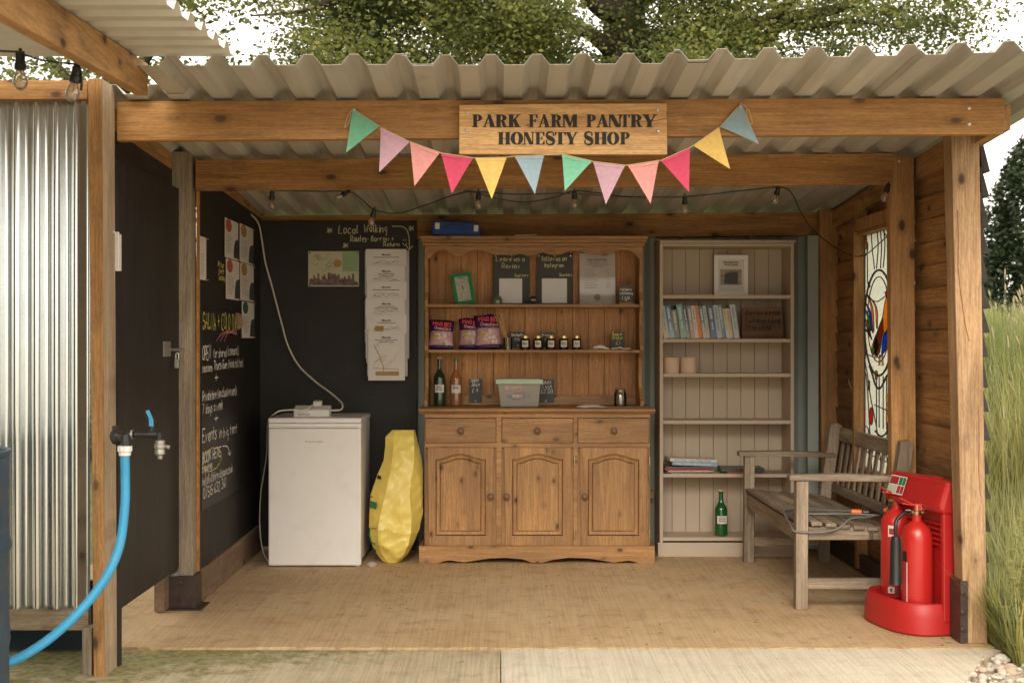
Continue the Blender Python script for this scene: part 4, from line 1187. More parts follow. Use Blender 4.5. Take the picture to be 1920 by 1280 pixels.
# ---------------------------------------------------------------- papers pinned to the left wall
def poster(p0, p1, z0, z1, head, pic, label, seed, curl=0):
    Y0, Y1 = LY(p0), LY(p1)
    t = thing('poster', label, 'poster', (XW+.001, (Y0+Y1)/2, z0), group='leaflets taped to the left wall')
    b = MB(); b.add([(XW+.001+x, y, z) for y in (Y0, Y1) for z in (z0, z1) for x in (0, .0012)], [(0,1,3,2),(4,6,7,5),(0,4,5,1),(2,3,7,6),(1,5,7,3),(0,2,6,4)])
    b.build('sheet', M['paper'], t)
    pl = Plane((XW+.0024, 0, 0), (0,1,0), (0,0,1)); pl.n = Vector((1,0,0))
    W, H = Y1-Y0, z1-z0
    if head:
        b = MB(); cxx, czz = Y0+W*.27, z1-H*.17
        patch(b, pl, [(cxx+W*.22*math.cos(k/14*2*PI), czz+H*.17*math.sin(k/14*2*PI)) for k in range(14)], .0006); b.build('roundel', head, t)
    b = MB(); greek(b, pl, Y0+W*.08, Y0+W*.62, z1-H*.42, 9, H*.055, H*.016, seed); b.build('print', M['greyink'], t)
    if pic:
        b = MB(); pts = [(Y1-W*.02, z0+H*.04)] + [(Y1-W*.02-W*.34*math.sin(k/8*PI/2)**.5 if k else Y1-W*.02, z0+H*.04+H*.5*math.cos(k/8*PI/2)) for k in range(0, 9)]
        patch(b, pl, pts, .0007); b.build('picture', pic, t)
    b = MB()
    for y_, z_ in ((Y1-.01, z1-.004), (Y1-.01, z0+.004)): b.box(XW+.0026, XW+.004, y_-.012, y_+.05, z_-.003, z_+.003)
    b.build('tape', paint('pinkish tape', (.45,.22,.18), .5), t)
    return t
P_dark = paint('dark photo print', (.035,.05,.055), .5, .6, 30); P_red = paint('coral ink', (.45,.10,.07), .7); P_och = paint('ochre ink', (.42,.26,.08), .7); P_tg = paint('deep green ink', (.03,.10,.07), .7)
poster(421, 446, 1.688, 1.893, P_red, P_dark, 'leaflet with a coral roundel, upper left of the block of leaflets on the left wall', 1)
poster(449, 474, 1.688, 1.898, P_och, P_dark, 'leaflet with an ochre roundel, upper right of the block of leaflets on the left wall', 2)
poster(423, 448, 1.473, 1.683, P_red, P_dark, 'leaflet with a coral roundel, lower left under another coral one on the left wall', 3)
poster(450, 475, 1.478, 1.684, P_och, P_dark, 'leaflet with an ochre roundel, directly above the green roundel leaflet', 4)
poster(453, 476, 1.270, 1.472, P_tg, P_dark, 'leaflet with a dark green roundel, lowest of the leaflets on the left wall', 5)
poster(374, 386, 1.545, 1.752, None, None, 'narrow white notice of small print beside the grey post', 6)
b = MB(); Yf = LY(443); b.lathe([(.0,-.045),(.02,-.03),(.026,0),(.018,.035),(.0,.05)], (XW+.012, Yf, wz(603,Yf)), 12, (0,0,1), .35)
tag(b.build('wooden_tag', M['kick'], smooth='all'), 'small oval brown wooden tag hanging beside the lowest leaflet on the left wall', 'tag')

# map poster on the back board
YP = 7.637
t = thing('map_poster', 'landscape map poster with a town skyline pinned to the black back board', 'poster', (wx(626,YP), YP, wz(537,YP)))
b = MB(); b.box(wx(578,YP), wx(673,YP), YP-.002, YP, wz(537,YP), wz(471,YP)); b.build('sheet', paint('cream map paper', (.52,.50,.36), .6, .05), t)
pl = Plane((0, YP-.002, 0), (1,0,0), (0,0,1))
b = MB(); rect(b, pl, wx(642,YP), wx(672,YP), wz(509,YP), wz(472,YP)); b.build('green_panel', paint('pale green print', (.28,.42,.22), .6, .1), t)
b = MB(); rnd = random.Random(4)
for k in range(16):
    cx_, cy_ = wx(rnd.uniform(590,632),YP), wz(rnd.uniform(478,505),YP); a = rnd.uniform(0,6)
    ribbon(b, pl, curve2([(cx_+.02*math.cos(a+q)*rnd.uniform(.4,1.2), cy_+.013*math.sin(a+q)*rnd.uniform(.4,1.2)) for q in range(5)],3), .0025)
b.build('map_drawing', paint('olive print', (.20,.24,.13), .7), t)
b = MB(); patch(b, pl, [(wx(633,YP)+.025*math.cos(k/16*2*PI), wz(494,YP)+.024*math.sin(k/16*2*PI)) for k in range(16)], .001); b.build('roundel', P_och, t)
b = MB(); sk = [(wx(580,YP), wz(535,YP))]; x = 580
hs = [12,14,20,13,24,12,17,22,14,24,24,23,22,20,22,12,15,18,12,20,14,22,10,8]
for i, h in enumerate(hs): sk += [(wx(x,YP), wz(535-h,YP)), (wx(x+3.6,YP), wz(535-h+(3 if i%3 else 0),YP))]; x += 3.83
sk.append((wx(672,YP), wz(535,YP))); patch(b, pl, sk, .0012); b.build('town_picture', paint('town photo print', (.16,.11,.10), .7, .7, 45), t)
b = MB()
for px, py in ((581,474),(671,474),(581,535)): b.lathe([(.005,0),(.005,.003)], (wx(px,YP), YP-.002, wz(py,YP)), 8, (0,-1,0))
b.build('pin', M['blackpl'], t)

# six overlapping walking route packs
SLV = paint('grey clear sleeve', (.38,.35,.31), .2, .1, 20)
tops = [467,498,528,559,590,622]; bots = [560,590,620,650,680,713]
ordinal = ['topmost', 'second from the top', 'third from the top', 'third from the bottom', 'second from the bottom', 'lowest and fully visible']
for i in range(6):
    Yi = 7.634 - i*.012 - .004
    p0, p1 = 686 + (i%3)*1.2 + (2 if i == 5 else 0), 762 - (i%2)*3
    t = thing('route_pack', 'laminated walking route pack, %s of the white column on the black board' % ordinal[i], 'route sheet', (wx(724,Yi), Yi, wz(bots[i],Yi)), group='walking route sheets on the back board')
    b = MB(); b.box(wx(p0,Yi), wx(p1,Yi), Yi, Yi+.003, wz(bots[i],Yi), wz(tops[i],Yi)); b.build('sheet', M['paper_l'], t)
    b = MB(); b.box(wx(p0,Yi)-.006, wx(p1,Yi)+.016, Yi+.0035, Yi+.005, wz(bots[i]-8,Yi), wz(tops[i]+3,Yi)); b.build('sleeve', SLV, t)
    pl = Plane((0, Yi, 0), (1,0,0), (0,0,1))
    b = MB(); write(b, pl, 'Walking routes', wx(724,Yi), wz(tops[i]+12,Yi), .011, .0018, slant=0, jit=0, center=True, width=.055)
    greek(b, pl, wx(699,Yi), wx(750,Yi), wz(tops[i]+16,Yi), 1 + i%2, .011, .004, i, True); b.build('heading', M['ink'], t)
    b = MB(); rnd = random.Random(20+i)
    if i < 5:
        for k in range(3):
            ribbon(b, pl, curve2([(wx(700+q*8,Yi), wz(tops[i]+rnd.uniform(20,29),Yi)) for q in range(7)],3), .002)
    else:
        for k in range(12):
            a0 = (rnd.uniform(700,748), rnd.uniform(642,690)); a1 = (a0[0]+rnd.uniform(-25,25), a0[1]+rnd.uniform(-22,22))
            a1 = (min(749,max(699,a1[0])), min(696,max(641,a1[1])))
            ribbon(b, pl, [(wx(a0[0],Yi),wz(a0[1],Yi)),(wx(a1[0],Yi),wz(a1[1],Yi))], .0016)
        ribbon(b, pl, [(wx(701,Yi),wz(646,Yi)),(wx(712,Yi),wz(668,Yi)),(wx(719,Yi),wz(688,Yi)),(wx(720,Yi),wz(702,Yi))], .004)
        ribbon(b, pl, [(wx(699,Yi),wz(690,Yi)),(wx(748,Yi),wz(692,Yi))], .004)
    b.build('route_drawing', M['brownink'] if i in (4,5) else M['greyink'], t)
    if i == 4:
        b = MB(); rect(b, pl, wx(703,Yi), wx(719,Yi), wz(621,Yi), wz(611,Yi)); b.build('ochre_block', M['brownink'], t)
    if i == 5:
        b = MB(); rect(b, pl, wx(704,Yi), wx(748,Yi), wz(704,Yi), wz(696,Yi)); b.build('ochre_block', M['brownink'], t)
        b = MB(); b.tube(smooth_path([(wx(684,Yi),Yi-.003,wz(621,Yi)),(wx(688,Yi),Yi-.006,wz(617,Yi)),(wx(692,Yi),Yi-.004,wz(623,Yi))],4), .003, 6); b.build('treasury_tag', M['white'], t)
# ================================================================ DRESSER
YD = 7.23
DS = thing('pine_dresser', 'large pine dresser with three drawers, three arched doors and open shelves above', 'dresser', (wx(1005,YD), 7.45, 0))
DX0, DX1 = wx(796,YD), wx(1219,YD)
ZT = wz(765,YD)
b = MB(); b.box(DX0, DX1, YD+.022, 7.66, .05, ZT-.032); b.build('carcass', M['dresser'], DS, bevel=.002)
# face frame
b = MB()
def fz(py): return wz(py, YD)
def fx(px): return wx(px, YD)
b.box(fx(796), fx(1219), YD+.004, YD+.0215, fz(783), fz(775)); b.box(fx(796), fx(1219), YD+.004, YD+.0215, fz(838.5), fz(830))
for p0, p1 in ((796,797.5),(930.5,940.5),(1075,1083),(1217.5,1219)): b.box(fx(p0), fx(p1), YD+.0045, YD+.021, fz(1022), fz(783.2)) if p0 not in (796,) else b.box(fx(p0), fx(p1), YD+.0045, YD+.021, fz(1022), fz(783.2))
b.build('face_frame', M['dresser_h'], DS, bevel=.001)
# top with moulded edge
b = MB(); zt = ZT
b.prism([(YD-.022, zt-.006), (YD-.018, zt), (7.665, zt), (7.665, zt-.03), (YD-.008, zt-.03), (YD-.012, zt-.024), (YD-.022, zt-.018)], 'x', fx(785), fx(1228))
b.build('worktop', M['dresser_h'], DS, bevel=.0015)
def knob(parent, px, py, Y, name='knob'):
    b = MB(); b.lathe([(.009,0),(.008,.008),(.015,.012),(.0185,.020),(.017,.028),(.010,.033),(.0,.035)], (wx(px,Y), Y, wz(py,Y)), 18, (0,-1,0))
    return b.build(name, M['knobwood'], parent, smooth='all')
for p0, p1, kx in ((797.5,930,864),(941,1074.5,1007),(1083.5,1217,1151)):
    b = MB(); b.box(fx(p0), fx(p1), YD-.006, YD+.02, fz(830), fz(784)); d = b.build('drawer', M['dresser_h'], DS, bevel=.004)
    knob(d, kx, 807, YD-.006)
def arch(x0, x1, z0, z1, rise, inset=0, n=14):
    """panel outline: square shoulders then a low arch"""
    w_ = x1-x0; s_ = w_*.13
    pts = [(x0, z0), (x1, z0), (x1, z1-rise)]
    a0, a1 = x1-s_*.5, x0+s_*.5
    for k in range(n+1):
        t = k/n; x = a0 + (a1-a0)*t
        q = math.sin(PI*t)
        pts.append((x, z1-rise + rise*(q**1.3)))
    pts.append((x0, z1-rise))
    return pts
for p0, p1, kx, hinge_x in ((797.5,930,920,None),(941,1075,950,1077),(1083,1217.5,1096,1218)):
    x0, x1, z0, z1 = fx(p0), fx(p1), fz(1022), fz(839)
    yf = YD-.002
    # door frame with arched opening: outer rectangle and arched inner outline as one ring
    X0, X1, Z0, Z1 = x0+.058, x1-.058, z0+.055, z1-.035
    inn = arch(X0, X1, Z0, Z1, .030)
    n_ = len(inn)
    cxm, czm = (x0+x1)/2, (z0+z1)/2
    outr = []
    for (x, z) in inn:      # project each inner point out to the rectangle
        dx, dz = x-cxm, z-czm
        t = min(abs((x1-cxm)/dx) if abs(dx) > 1e-6 else 9e9, abs((z1-czm)/dz) if abs(dz) > 1e-6 else 9e9)
        outr.append((cxm+dx*t, czm+dz*t))
    # make sure the rectangle corners are present
    def ringmb(inner, outer, ya, yb, mb):
        n = len(inner)
        vs = [(x, ya, z) for x, z in outer] + [(x, yb, z) for x, z in inner]
        mb.add(vs, [(i, (i+1)%n, n+(i+1)%n, n+i) for i in range(n)])
    # insert corners
    I2, O2 = [], []
    corners = [(x0,z0),(x1,z0),(x1,z1),(x0,z1)]
    for i in range(n_):
        I2.append(inn[i]); O2.append(outr[i])
        a_, c_ = outr[i], outr[(i+1)%n_]
        for cc_ in corners:
            if abs(a_[0]-c_[0]) > 1e-6 and abs(a_[1]-c_[1]) > 1e-6 and (abs(a_[0]-cc_[0]) < 1e-6 or abs(a_[1]-cc_[1]) < 1e-6) and (abs(c_[0]-cc_[0]) < 1e-6 or abs(c_[1]-cc_[1]) < 1e-6):
                I2.append(inn[i]); O2.append(cc_)
    b = MB(); ringmb(I2, O2, yf, yf, b)
    nn = len(O2)
    b.add([(x, yf, z) for x, z in O2]+[(x, yf+.02, z) for x, z in O2], [(i, (i+1)%nn, nn+(i+1)%nn, nn+i) for i in range(nn)])
    # moulding step inward
    def shrink(P, e):
        cx_ = (min(p[0] for p in P)+max(p[0] for p in P))/2; cz_ = (min(p[1] for p in P)+max(p[1] for p in P))/2
        W_ = max(p[0] for p in P)-min(p[0] for p in P); H_ = max(p[1] for p in P)-min(p[1] for p in P)
        return [(cx_+(p[0]-cx_)*(1-2*e/W_), cz_+(p[1]-cz_)*(1-2*e/H_)) for p in P]
    i1 = shrink(inn, .006)
    ringmb(i1, inn, yf+.008, yf, b)
    d = b.build('door', M['dresser'], DS)
    b = MB(); i2 = shrink(i1, .020); i3 = shrink(i2, .004)
    ringmb(i2, i1, yf+.006, yf+.0085, b); ringmb(i3, i2, yf+.0005, yf+.006, b)
    b.add([(x, yf+.0005, z) for x, z in i3], [tuple(range(len(i3)))])
    b.build('door_panel', M['dresser'], d)
    knob(d, kx, 930, yf)
    if hinge_x:
        b = MB()
        for py in (864, 1000): b.tube([(wx(hinge_x,YD), YD-.003, fz(py+8)), (wx(hinge_x,YD), YD-.003, fz(py-8))], .004, 8)
        b.build('hinge', M['brass'], d)
# plinth with scalloped lower edge
b = MB(); xa, xb = fx(786), fx(1227); zt = fz(1022)-.001
bot = [(xa,.0),(xa+.10,.0),(xa+.12,.008)]
def sc(px, h): return (wx(px,YD), h)
prof = [(820,.0),(833,.012),(845,.016),(858,.010),(872,.006),(890,.014),(915,.024),(950,.028),(980,.020),(996,.006),(1003,.002),(1007,.009),(1011,.002),(1020,.006),(1036,.018),(1065,.028),(1100,.026),(1130,.014),(1150,.004),(1165,.010),(1178,.014),(1190,.008),(1196,.0)]
lo = [(xa,.0)] + [(wx(p,YD), h*1.15) for p, h in prof] + [(xb,.0)]
yf = YD-.016
b.prism(lo + [(xb, zt), (xa, zt)], 'y', yf, yf+.02)
b.box(xa, xa+.02, yf+.0205, 7.66, .0, zt); b.box(xb-.02, xb, yf+.0205, 7.66, .0, zt)
b.build('plinth', M['dresser_h'], DS, bevel=.001)
# ---- upper shelves
YU = 7.43
def ux(px): return wx(px, YU)
def uz(py): return wz(py, YU)
HX0, HX1 = ux(796), ux(1206)
zc = uz(462)
sidep = [(7.655, ZT+.001), (YU-.03, ZT+.001), (YU-.03, ZT+.035), (YU-.005, ZT+.05), (YU+.055, ZT+.11), (YU+.07, ZT+.18), (YU+.05, ZT+.28), (YU+.01, 1.19), (YU, 1.20), (YU, 1.225), (YU+.02,1.26), (YU+.045, 1.33), (YU+.02,1.42), (YU, 1.455), (YU, 1.49), (YU+.03, 1.54), (YU+.03, 1.62), (YU+.0, 1.70), (YU, zc), (7.655, zc)]
for x in (HX0, HX1-.02):
    b = MB(); b.prism(sidep, 'x', x, x+.02); b.build('side_panel', M['dresser'], DS, bevel=.002)
b = MB(); n = 13; W_ = (HX1-HX0-.04)/n
for i in range(n): b.box(HX0+.02+i*W_+.0014, HX0+.02+(i+1)*W_-.0014, 7.640, 7.650, ZT+.055, zc)
b.build('back_boards', M['hutch_back'], DS, bevel=.001)
b = MB(); b.box(HX0+.02, HX1-.02, 7.651, 7.659, ZT+.002, zc); b.build('backing', M['dresser'], DS)
b = MB(); b.box(HX0+.021, HX1-.021, 7.620, 7.6395, ZT+.001, ZT+.055); b.build('back_rail', M['dresser_h'], DS, bevel=.001)
SZ1, SZ2 = wz(570,YU+.01), wz(655.5,YU+.01)
for z in (SZ1, SZ2):
    b = MB(); b.box(HX0+.0205, HX1-.0205, YU+.006, 7.639, z-.018, z); b.build('shelf', M['dresser_h'], DS, bevel=.002)
# cornice: three steps
b = MB()
for (dx, y0, a, c) in ((.026, -.028, 443, 449), (.018, -.018, 449.3, 455), (.010, -.010, 455.3, 462)):
    b.box(HX0-dx, HX1+dx, YU+y0, 7.655, uz(c)+.0004, uz(a))
b.build('cornice', M['dresser_h'], DS, bevel=.002)
# wavy frieze
b = MB(); fr = []
pts = [(798,486),(806,484),(812,477),(822,470),(834,469),(842,474),(852,479),(864,480),(876,474),(888,469),(905,470),(925,477),(945,478),(962,479),(975,476),(990,480),(1004,479),(1016,474),(1030,477),(1048,478),(1066,472),(1085,471),(1103,475),(1118,478),(1136,479),(1150,474),(1162,469),(1176,469),(1188,474),(1196,484),(1204,486)]
cur = curve2([(ux(p), uz(q)) for p, q in pts], 4)
b.prism(cur + [(ux(1204), zc-.0005), (ux(798), zc-.0005)], 'y', YU-.004, YU+.014); b.build('frieze', M['dresser_h'], DS, bevel=.001)

# ================================================================ THINGS ON THE DRESSER
YI = 7.55
def tagboard(name, label, px0, px1, py0, py1, Y, lines, hpx, chalk=None, base=True, mat=None, cat='price tag', lean=.0, group=None, st=.0028):
    t = thing(name, label, cat, (wx((px0+px1)/2,Y), Y, wz(py1,Y)), group=group)
    b = MB(); b.box(wx(px0,Y), wx(px1,Y), Y, Y+.004, wz(py1,Y), wz(py0,Y)); b.build('board', mat or M['slate'], t)
    pl = Plane((0, Y, 0), (1,0,0), (0,0,1)); b = MB()
    for (s, a, c, d_) in lines: write(b, pl, s, wx(a,Y), wz(d_,Y), hpx*Y/F, st, width=wx(c,Y)-wx(a,Y), jit=.06)
    b.build('chalk_writing', chalk or M['chalk'], t)
    if base:
        b = MB(); b.box(wx(px0,Y)-.002, wx(px1,Y)+.002, Y-.012, Y+.014, wz(py1+3.5,Y), wz(py1,Y)); b.build('base', M['dresser_h'], t)
        b = MB(); b.lathe([(.004,0),(.004,.002)], (wx((px0+px1)/2,Y), Y, wz(py1-3.5,Y)), 10, (0,-1,0)); b.build('stud', M['white'], t)
    return t
def on(z, Y): return HY-(z-EH)*F/Y        # photo row of height z at depth Y
r1, r2, r0 = on(SZ1, 7.5), on(SZ2, 7.5), on(ZT, 7.5)
# two big chalk cards on the top shelf (a blank white square card stands on each)
def card(px0, px1, lines, wx0, wx1, label, Y=7.60, shift=0):
    t = thing('chalk_card', label, 'sign', (wx((px0+px1)/2,Y), Y, SZ1+.0005))
    b = MB(); b.box(wx(px0,Y), wx(px1,Y), Y, Y+.004, SZ1+.0005, wz(476,Y)); b.build('board', M['slate'] if 0 else paint('grey black card', (.05,.052,.05), .6, .1), t)
    pl = Plane((0, Y, 0), (1,0,0), (0,0,1)); b = MB()
    for (s, a, c, d_, h) in lines: write(b, pl, s, wx(a,Y), wz(d_,Y), h*Y/F, .0042 if h > 7 else .003, width=wx(c,Y)-wx(a,Y), jit=.06)
    b.build('chalk_writing', paint('pale yellow chalk', (.62,.58,.30), .9), t)
    b = MB(); b.box(wx(wx0,Y), wx(wx1,Y), Y-.004, Y-.001, wz(568,Y), wz(522,Y)); b.build('white_card', M['paper_l'], t)
    b = MB()
    for q in (px0+3, (px0+px1)/2, px1-3): b.lathe([(.004,0),(.004,.003)], (wx(q,Y), Y, wz(480,Y)), 8, (0,-1,0))
    b.build('pin', M['steel'], t)
card(926, 993, [('Leave us a', 930, 983, 490, 9), ('Review', 941, 973, 503, 9), ('Scan here', 965, 990, 519, 6)], 936, 979, 'dark card chalked Leave us a Review with a white square card, left of its twin')
card(1007, 1073, [('follow us on', 1014, 1062, 489, 9), ('Instagram', 1020, 1056, 501, 8), ('Scan here', 1049, 1072, 518, 6)], 1016, 1063, 'dark card chalked follow us on Instagram with a white square card')
# price list
t = thing('price_list', 'shiny laminated price list with a round emblem leaning at the right of the top shelf', 'price list', (wx(1120,7.6), 7.6, SZ1))
b = MB(); Yp = 7.59; vs = []
for i in range(9):
    f_ = i/8; z = SZ1 + .0005 + (wz(474,Yp)-SZ1)*f_; yy = Yp + .025*f_ + .004*math.sin(f_*9)
    vs += [(wx(1087,Yp), yy, z), (wx(1154,Yp), yy+.003*math.sin(f_*5), z), (wx(1154,Yp), yy+.0015+.003*math.sin(f_*5), z), (wx(1087,Yp), yy+.0015, z)]
fs = []
for i in range(8):
    a, c = i*4, i*4+4
    for k in range(4): fs.append((a+k, a+(k+1)%4, c+(k+1)%4, c+k))
fs += [(0,1,2,3),(32,33,34,35)]
b.add(vs, fs); b.build('sheet', paint('laminated sheet', (.58,.54,.50), .12, .02, 8), t, smooth=True)
b = MB(); pl = Plane((0, Yp-.004, 0), (1,0,0), (0,0,1)); 
pl2 = Plane((0, Yp-.003, SZ1), (1,0,0), Vector((0,.028,wz(474,Yp)-SZ1)))
write(b, pl2, 'PARK FARM PANTRY', wx(1102,Yp), .262, .011, .0032, width=wx(1139,Yp)-wx(1102,Yp), slant=0, jit=0, d=.003); write(b, pl2, 'AND HONESTY SHOP', wx(1103,Yp), .247, .006, .0016, width=wx(1138,Yp)-wx(1103,Yp), slant=0, jit=0, d=.003)
write(b, pl2, 'PRICE LIST', wx(1112,Yp), .226, .006, .0016, width=.055, slant=0, jit=0, d=.003)
rect(b, pl2, wx(1095,Yp), wx(1146,Yp), .239, .241, .003)
greek(b, pl2, wx(1096,Yp), wx(1122,Yp), .205, 8, .015, .003, 3, d=.003); greek(b, pl2, wx(1137,Yp), wx(1146,Yp), .205, 8, .015, .003, 4, d=.003)
b.build('print', M['greyink'], t)
b = MB(); patch(b, pl2, [(wx(1120,Yp)+.019*math.cos(k/16*2*PI), .045+.019*math.sin(k/16*2*PI)) for k in range(16)], .003); b.build('emblem', paint('emblem print', (.32,.20,.15), .6, .5, 80), t)
tagboard('honey_tag', 'small dark tag chalked Wiltshire wild honey at the right end of the top shelf', 1161, 1187, 536, r1-4, 7.5, [('Wiltshire',1163,1184,545),('wild honey',1162,1186,552),('£ 3.20',1166,1180,561)], 5)
# green picture frame, leaning and turned
GF = thing('picture_frame', 'green beaded photo frame holding a black and white line drawing', 'picture frame', (wx(873,7.52), 7.52, SZ1+.0005), (R(-13), R(-8), R(10)))
fw, fh = .120, .190
b = MB()
for (x0, x1, z0, z1) in ((-fw/2, fw/2, 0, .020),(-fw/2, fw/2, fh-.020, fh),(-fw/2,-fw/2+.020,.020,fh-.020),(fw/2-.020,fw/2,.020,fh-.020)): b.box(x0, x1, -.008, .008, z0, z1)
for i in range(10):
    for z in (.010, fh-.010): b.lathe([(.006,0),(.004,.004),(0,.005)], (-fw/2+.010+i*(fw-.02)/9, -.008, z), 8, (0,-1,0))
for i in range(1, 15):
    for x in (-fw/2+.010, fw/2-.010): b.lathe([(.006,0),(.004,.004),(0,.005)], (x, -.008, .010+i*(fh-.02)/15), 8, (0,-1,0))
b.build('frame', M['greenframe'], GF, local=True)
b = MB(); b.box(-fw/2+.018, fw/2-.018, -.002, .003, .018, fh-.018); b.build('drawing', paint('paper drawing', (.52,.50,.42), .7), GF, local=True)
b = MB(); pl = Plane((0,-.002,0),(1,0,0),(0,0,1)); rnd = random.Random(3)
for k in range(80):
    x, z = rnd.uniform(-.036,.036), rnd.uniform(.024,.150); a = rnd.uniform(0,6.3); l = rnd.uniform(.003,.009)
    ribbon(b, pl, [(x,z),(x+l*math.cos(a),z+l*math.sin(a))], .0012, .0006)
write(b, pl, 'Pantry', -.02, .156, .009, .0018, width=.04)
b.build('drawing_lines', M['ink'], GF, local=True)
b = MB(); b.bar((0,.008,.12),(0,.075,.012),.05,.003,(1,0,0)); b.build('easel_back', M['blackpl'], GF, local=True)
# glass dome and black badge on the top shelf
b = MB(); b.lathe([(.0,0),(.029,0),(.031,.006),(.030,.028),(.024,.044),(.012,.052),(.007,.055),(.0075,.060),(.0,.063)], (wx(932,7.47), 7.47, SZ1), 18)
tag(b.build('paperweight', paint('grey green glass', (.10,.15,.11), .1, .2, 10, coat=.6), smooth='all'), 'small grey green glass dome in front of the left chalk card', 'paperweight')
t = thing('badge', 'small round black badge standing between the two chalk cards', 'badge', (wx(1000,7.5), 7.5, SZ1))
b = MB(); b.lathe([(.0,0),(.024,0),(.024,.006),(.021,.008),(0,.0085)], (wx(1000,7.5), 7.51, SZ1+.0245), 24, (0,-1,0)); b.build('disc', M['blackpl'], t, smooth=True)
b = MB(); pl = Plane((0,7.5015,0),(1,0,0),(0,0,1)); write(b, pl, 'LOCAL', wx(1000,7.5), SZ1+.023, .008, .0016, width=.03, center=True, slant=0); b.build('lettering', M['cream'], t)
# marshmallow bags
def marsh_bag(px0, px1, pyt, Y, rot, lab, seed, word):
    w_, h_ = (px1-px0)*Y/F, (r2-pyt)*Y/F
    t = thing('marshmallow_bag', lab, 'sweet bag', (wx((px0+px1)/2,Y), Y, SZ2+.001), (R(-8), R(rot), R(0)), 'marshmallow bags on the middle shelf')
    nu, nv = 12, 16
    def P(u, v, side):
        ed = (math.sin(PI*min(1,max(0,u)))**.5) * (math.sin(PI*min(.98,max(.03,v)))**.6)
        x = (u-.5)*w_*(1 + .06*math.cos(2*PI*v)); z = v*h_
        y = side*ed*.036 + side*.005*noise.noise(Vector((u*5+seed, v*6, 0)))*ed
        return (x, y, z + .004*math.sin(u*9+seed)*(v > .97))
    def band(v0, v1, mb):
        vs, fs = [], []
        n0 = max(2, int(nv*(v1-v0)))
        for j in range(n0+1):
            v = v0+(v1-v0)*j/n0
            for i in range(nu+1): vs.append(P(i/nu, v, -1))
            for i in range(nu+1): vs.append(P(1-i/nu, v, 1))
        m_ = 2*(nu+1)
        for j in range(n0):
            for i in range(m_): fs.append((j*m_+i, j*m_+(i+1)%m_, (j+1)*m_+(i+1)%m_, (j+1)*m_+i))
        fs += [tuple(range(m_-1,-1,-1)), tuple(n0*m_+i for i in range(m_))]
        mb.add(vs, fs)
    b = MB(); band(0,.13,b); b.build('film_bottom', M['purple'], t, smooth='all', local=True)
    b = MB(); band(.131,.62,b); b.build('film_window', M['pinkfilm'], t, smooth='all', local=True)
    b = MB(); band(.621,1,b); b.build('film_top', M['purple'], t, smooth='all', local=True)
    rnd = random.Random(seed); b = MB()
    for k in range(9):
        u, v = rnd.uniform(.3,.85), rnd.uniform(.2,.55); p = P(u, v, -1)
        q = Matrix.Rotation(rnd.uniform(0,3),3,'Y')
        sc_ = (.015, .008, .012)
        b.add([q @ Vector((c.x*sc_[0], c.y*sc_[1], c.z*sc_[2])) + Vector(p) for c in IV], IFc)
    b.build('marshmallow', M['marsh'], t, smooth='all', local=True)
    pl = Plane((0,-.044,0),(1,0,0),(0,0,1))
    b = MB(); write(b, pl, word, -w_*.34, h_*.80, h_*.13, .0062, width=w_*.72, slant=0, jit=.04, rise=-.08); b.build('lettering', paint('red lettering', (.60,.04,.04), .5), t, local=True)
    b = MB(); write(b, pl, 'Chamallows', -w_*.28, h_*.67, h_*.10, .0030, width=w_*.66, slant=.1, jit=.04, rise=-.08); b.build('lettering', paint('pink lettering', (.75,.35,.40), .5), t, local=True)
    b = MB(); c_ = [(-w_*.2+.013*math.cos(k/14*2*PI), h_*.43+.013*math.sin(k/14*2*PI)) for k in range(14)]; patch(b, pl, c_, .0015); b.build('price_flash', paint('yellow flash', (.75,.62,.05), .5), t, local=True)
    b = MB(); write(b, pl, '£1.25', -w_*.2-.010, h_*.40, .008, .0018, width=.02, d=.0025, slant=0); b.build('price', M['ink'], t, local=True)
marsh_bag(804, 849, 601, 7.52, 2, 'purple bag of pink marshmallows standing alone at the left end of the middle shelf', 1, 'HARIBO')
marsh_bag(861, 904, 597, 7.55, 0, 'purple bag of marshmallows in the middle, half behind its neighbour', 5, 'HARIBO')
marsh_bag(893, 941, 590, 7.50, -3, 'purple bag of marshmallows just left of the skewers, overlapping the next', 9, 'HARIBO')
# skewers in a glass
t = thing('skewer_glass', 'clear glass tumbler on the middle shelf', 'glass', (wx(952,7.46), 7.46, SZ2))
b = MB(); b.lathe([(0,.002),(.024,.002),(.026,.07),(.0275,.07),(.0255,0),(0,0)][::1], (wx(952,7.46), 7.46, SZ2), 20); b.build('tumbler', M['clear'], t, smooth=True)
SK = thing('skewers', 'bundle of bamboo skewers leaning left in the glass tumbler', 'skewers', (wx(952,7.46), 7.46, SZ2))
rnd = random.Random(6)
for k in range(14):
    b = MB(); x0 = wx(952,7.46) + rnd.uniform(-.012,.014); x1 = wx(930,7.46)+rnd.uniform(-.012,.045)
    b.tube([(x0, 7.46+rnd.uniform(-.012,.012), SZ2+.004), (x1, 7.46+rnd.uniform(-.01,.02), wz(588+rnd.uniform(-2,5),7.46))], .0016, 5); b.build('skewer', M['skewer'], SK)
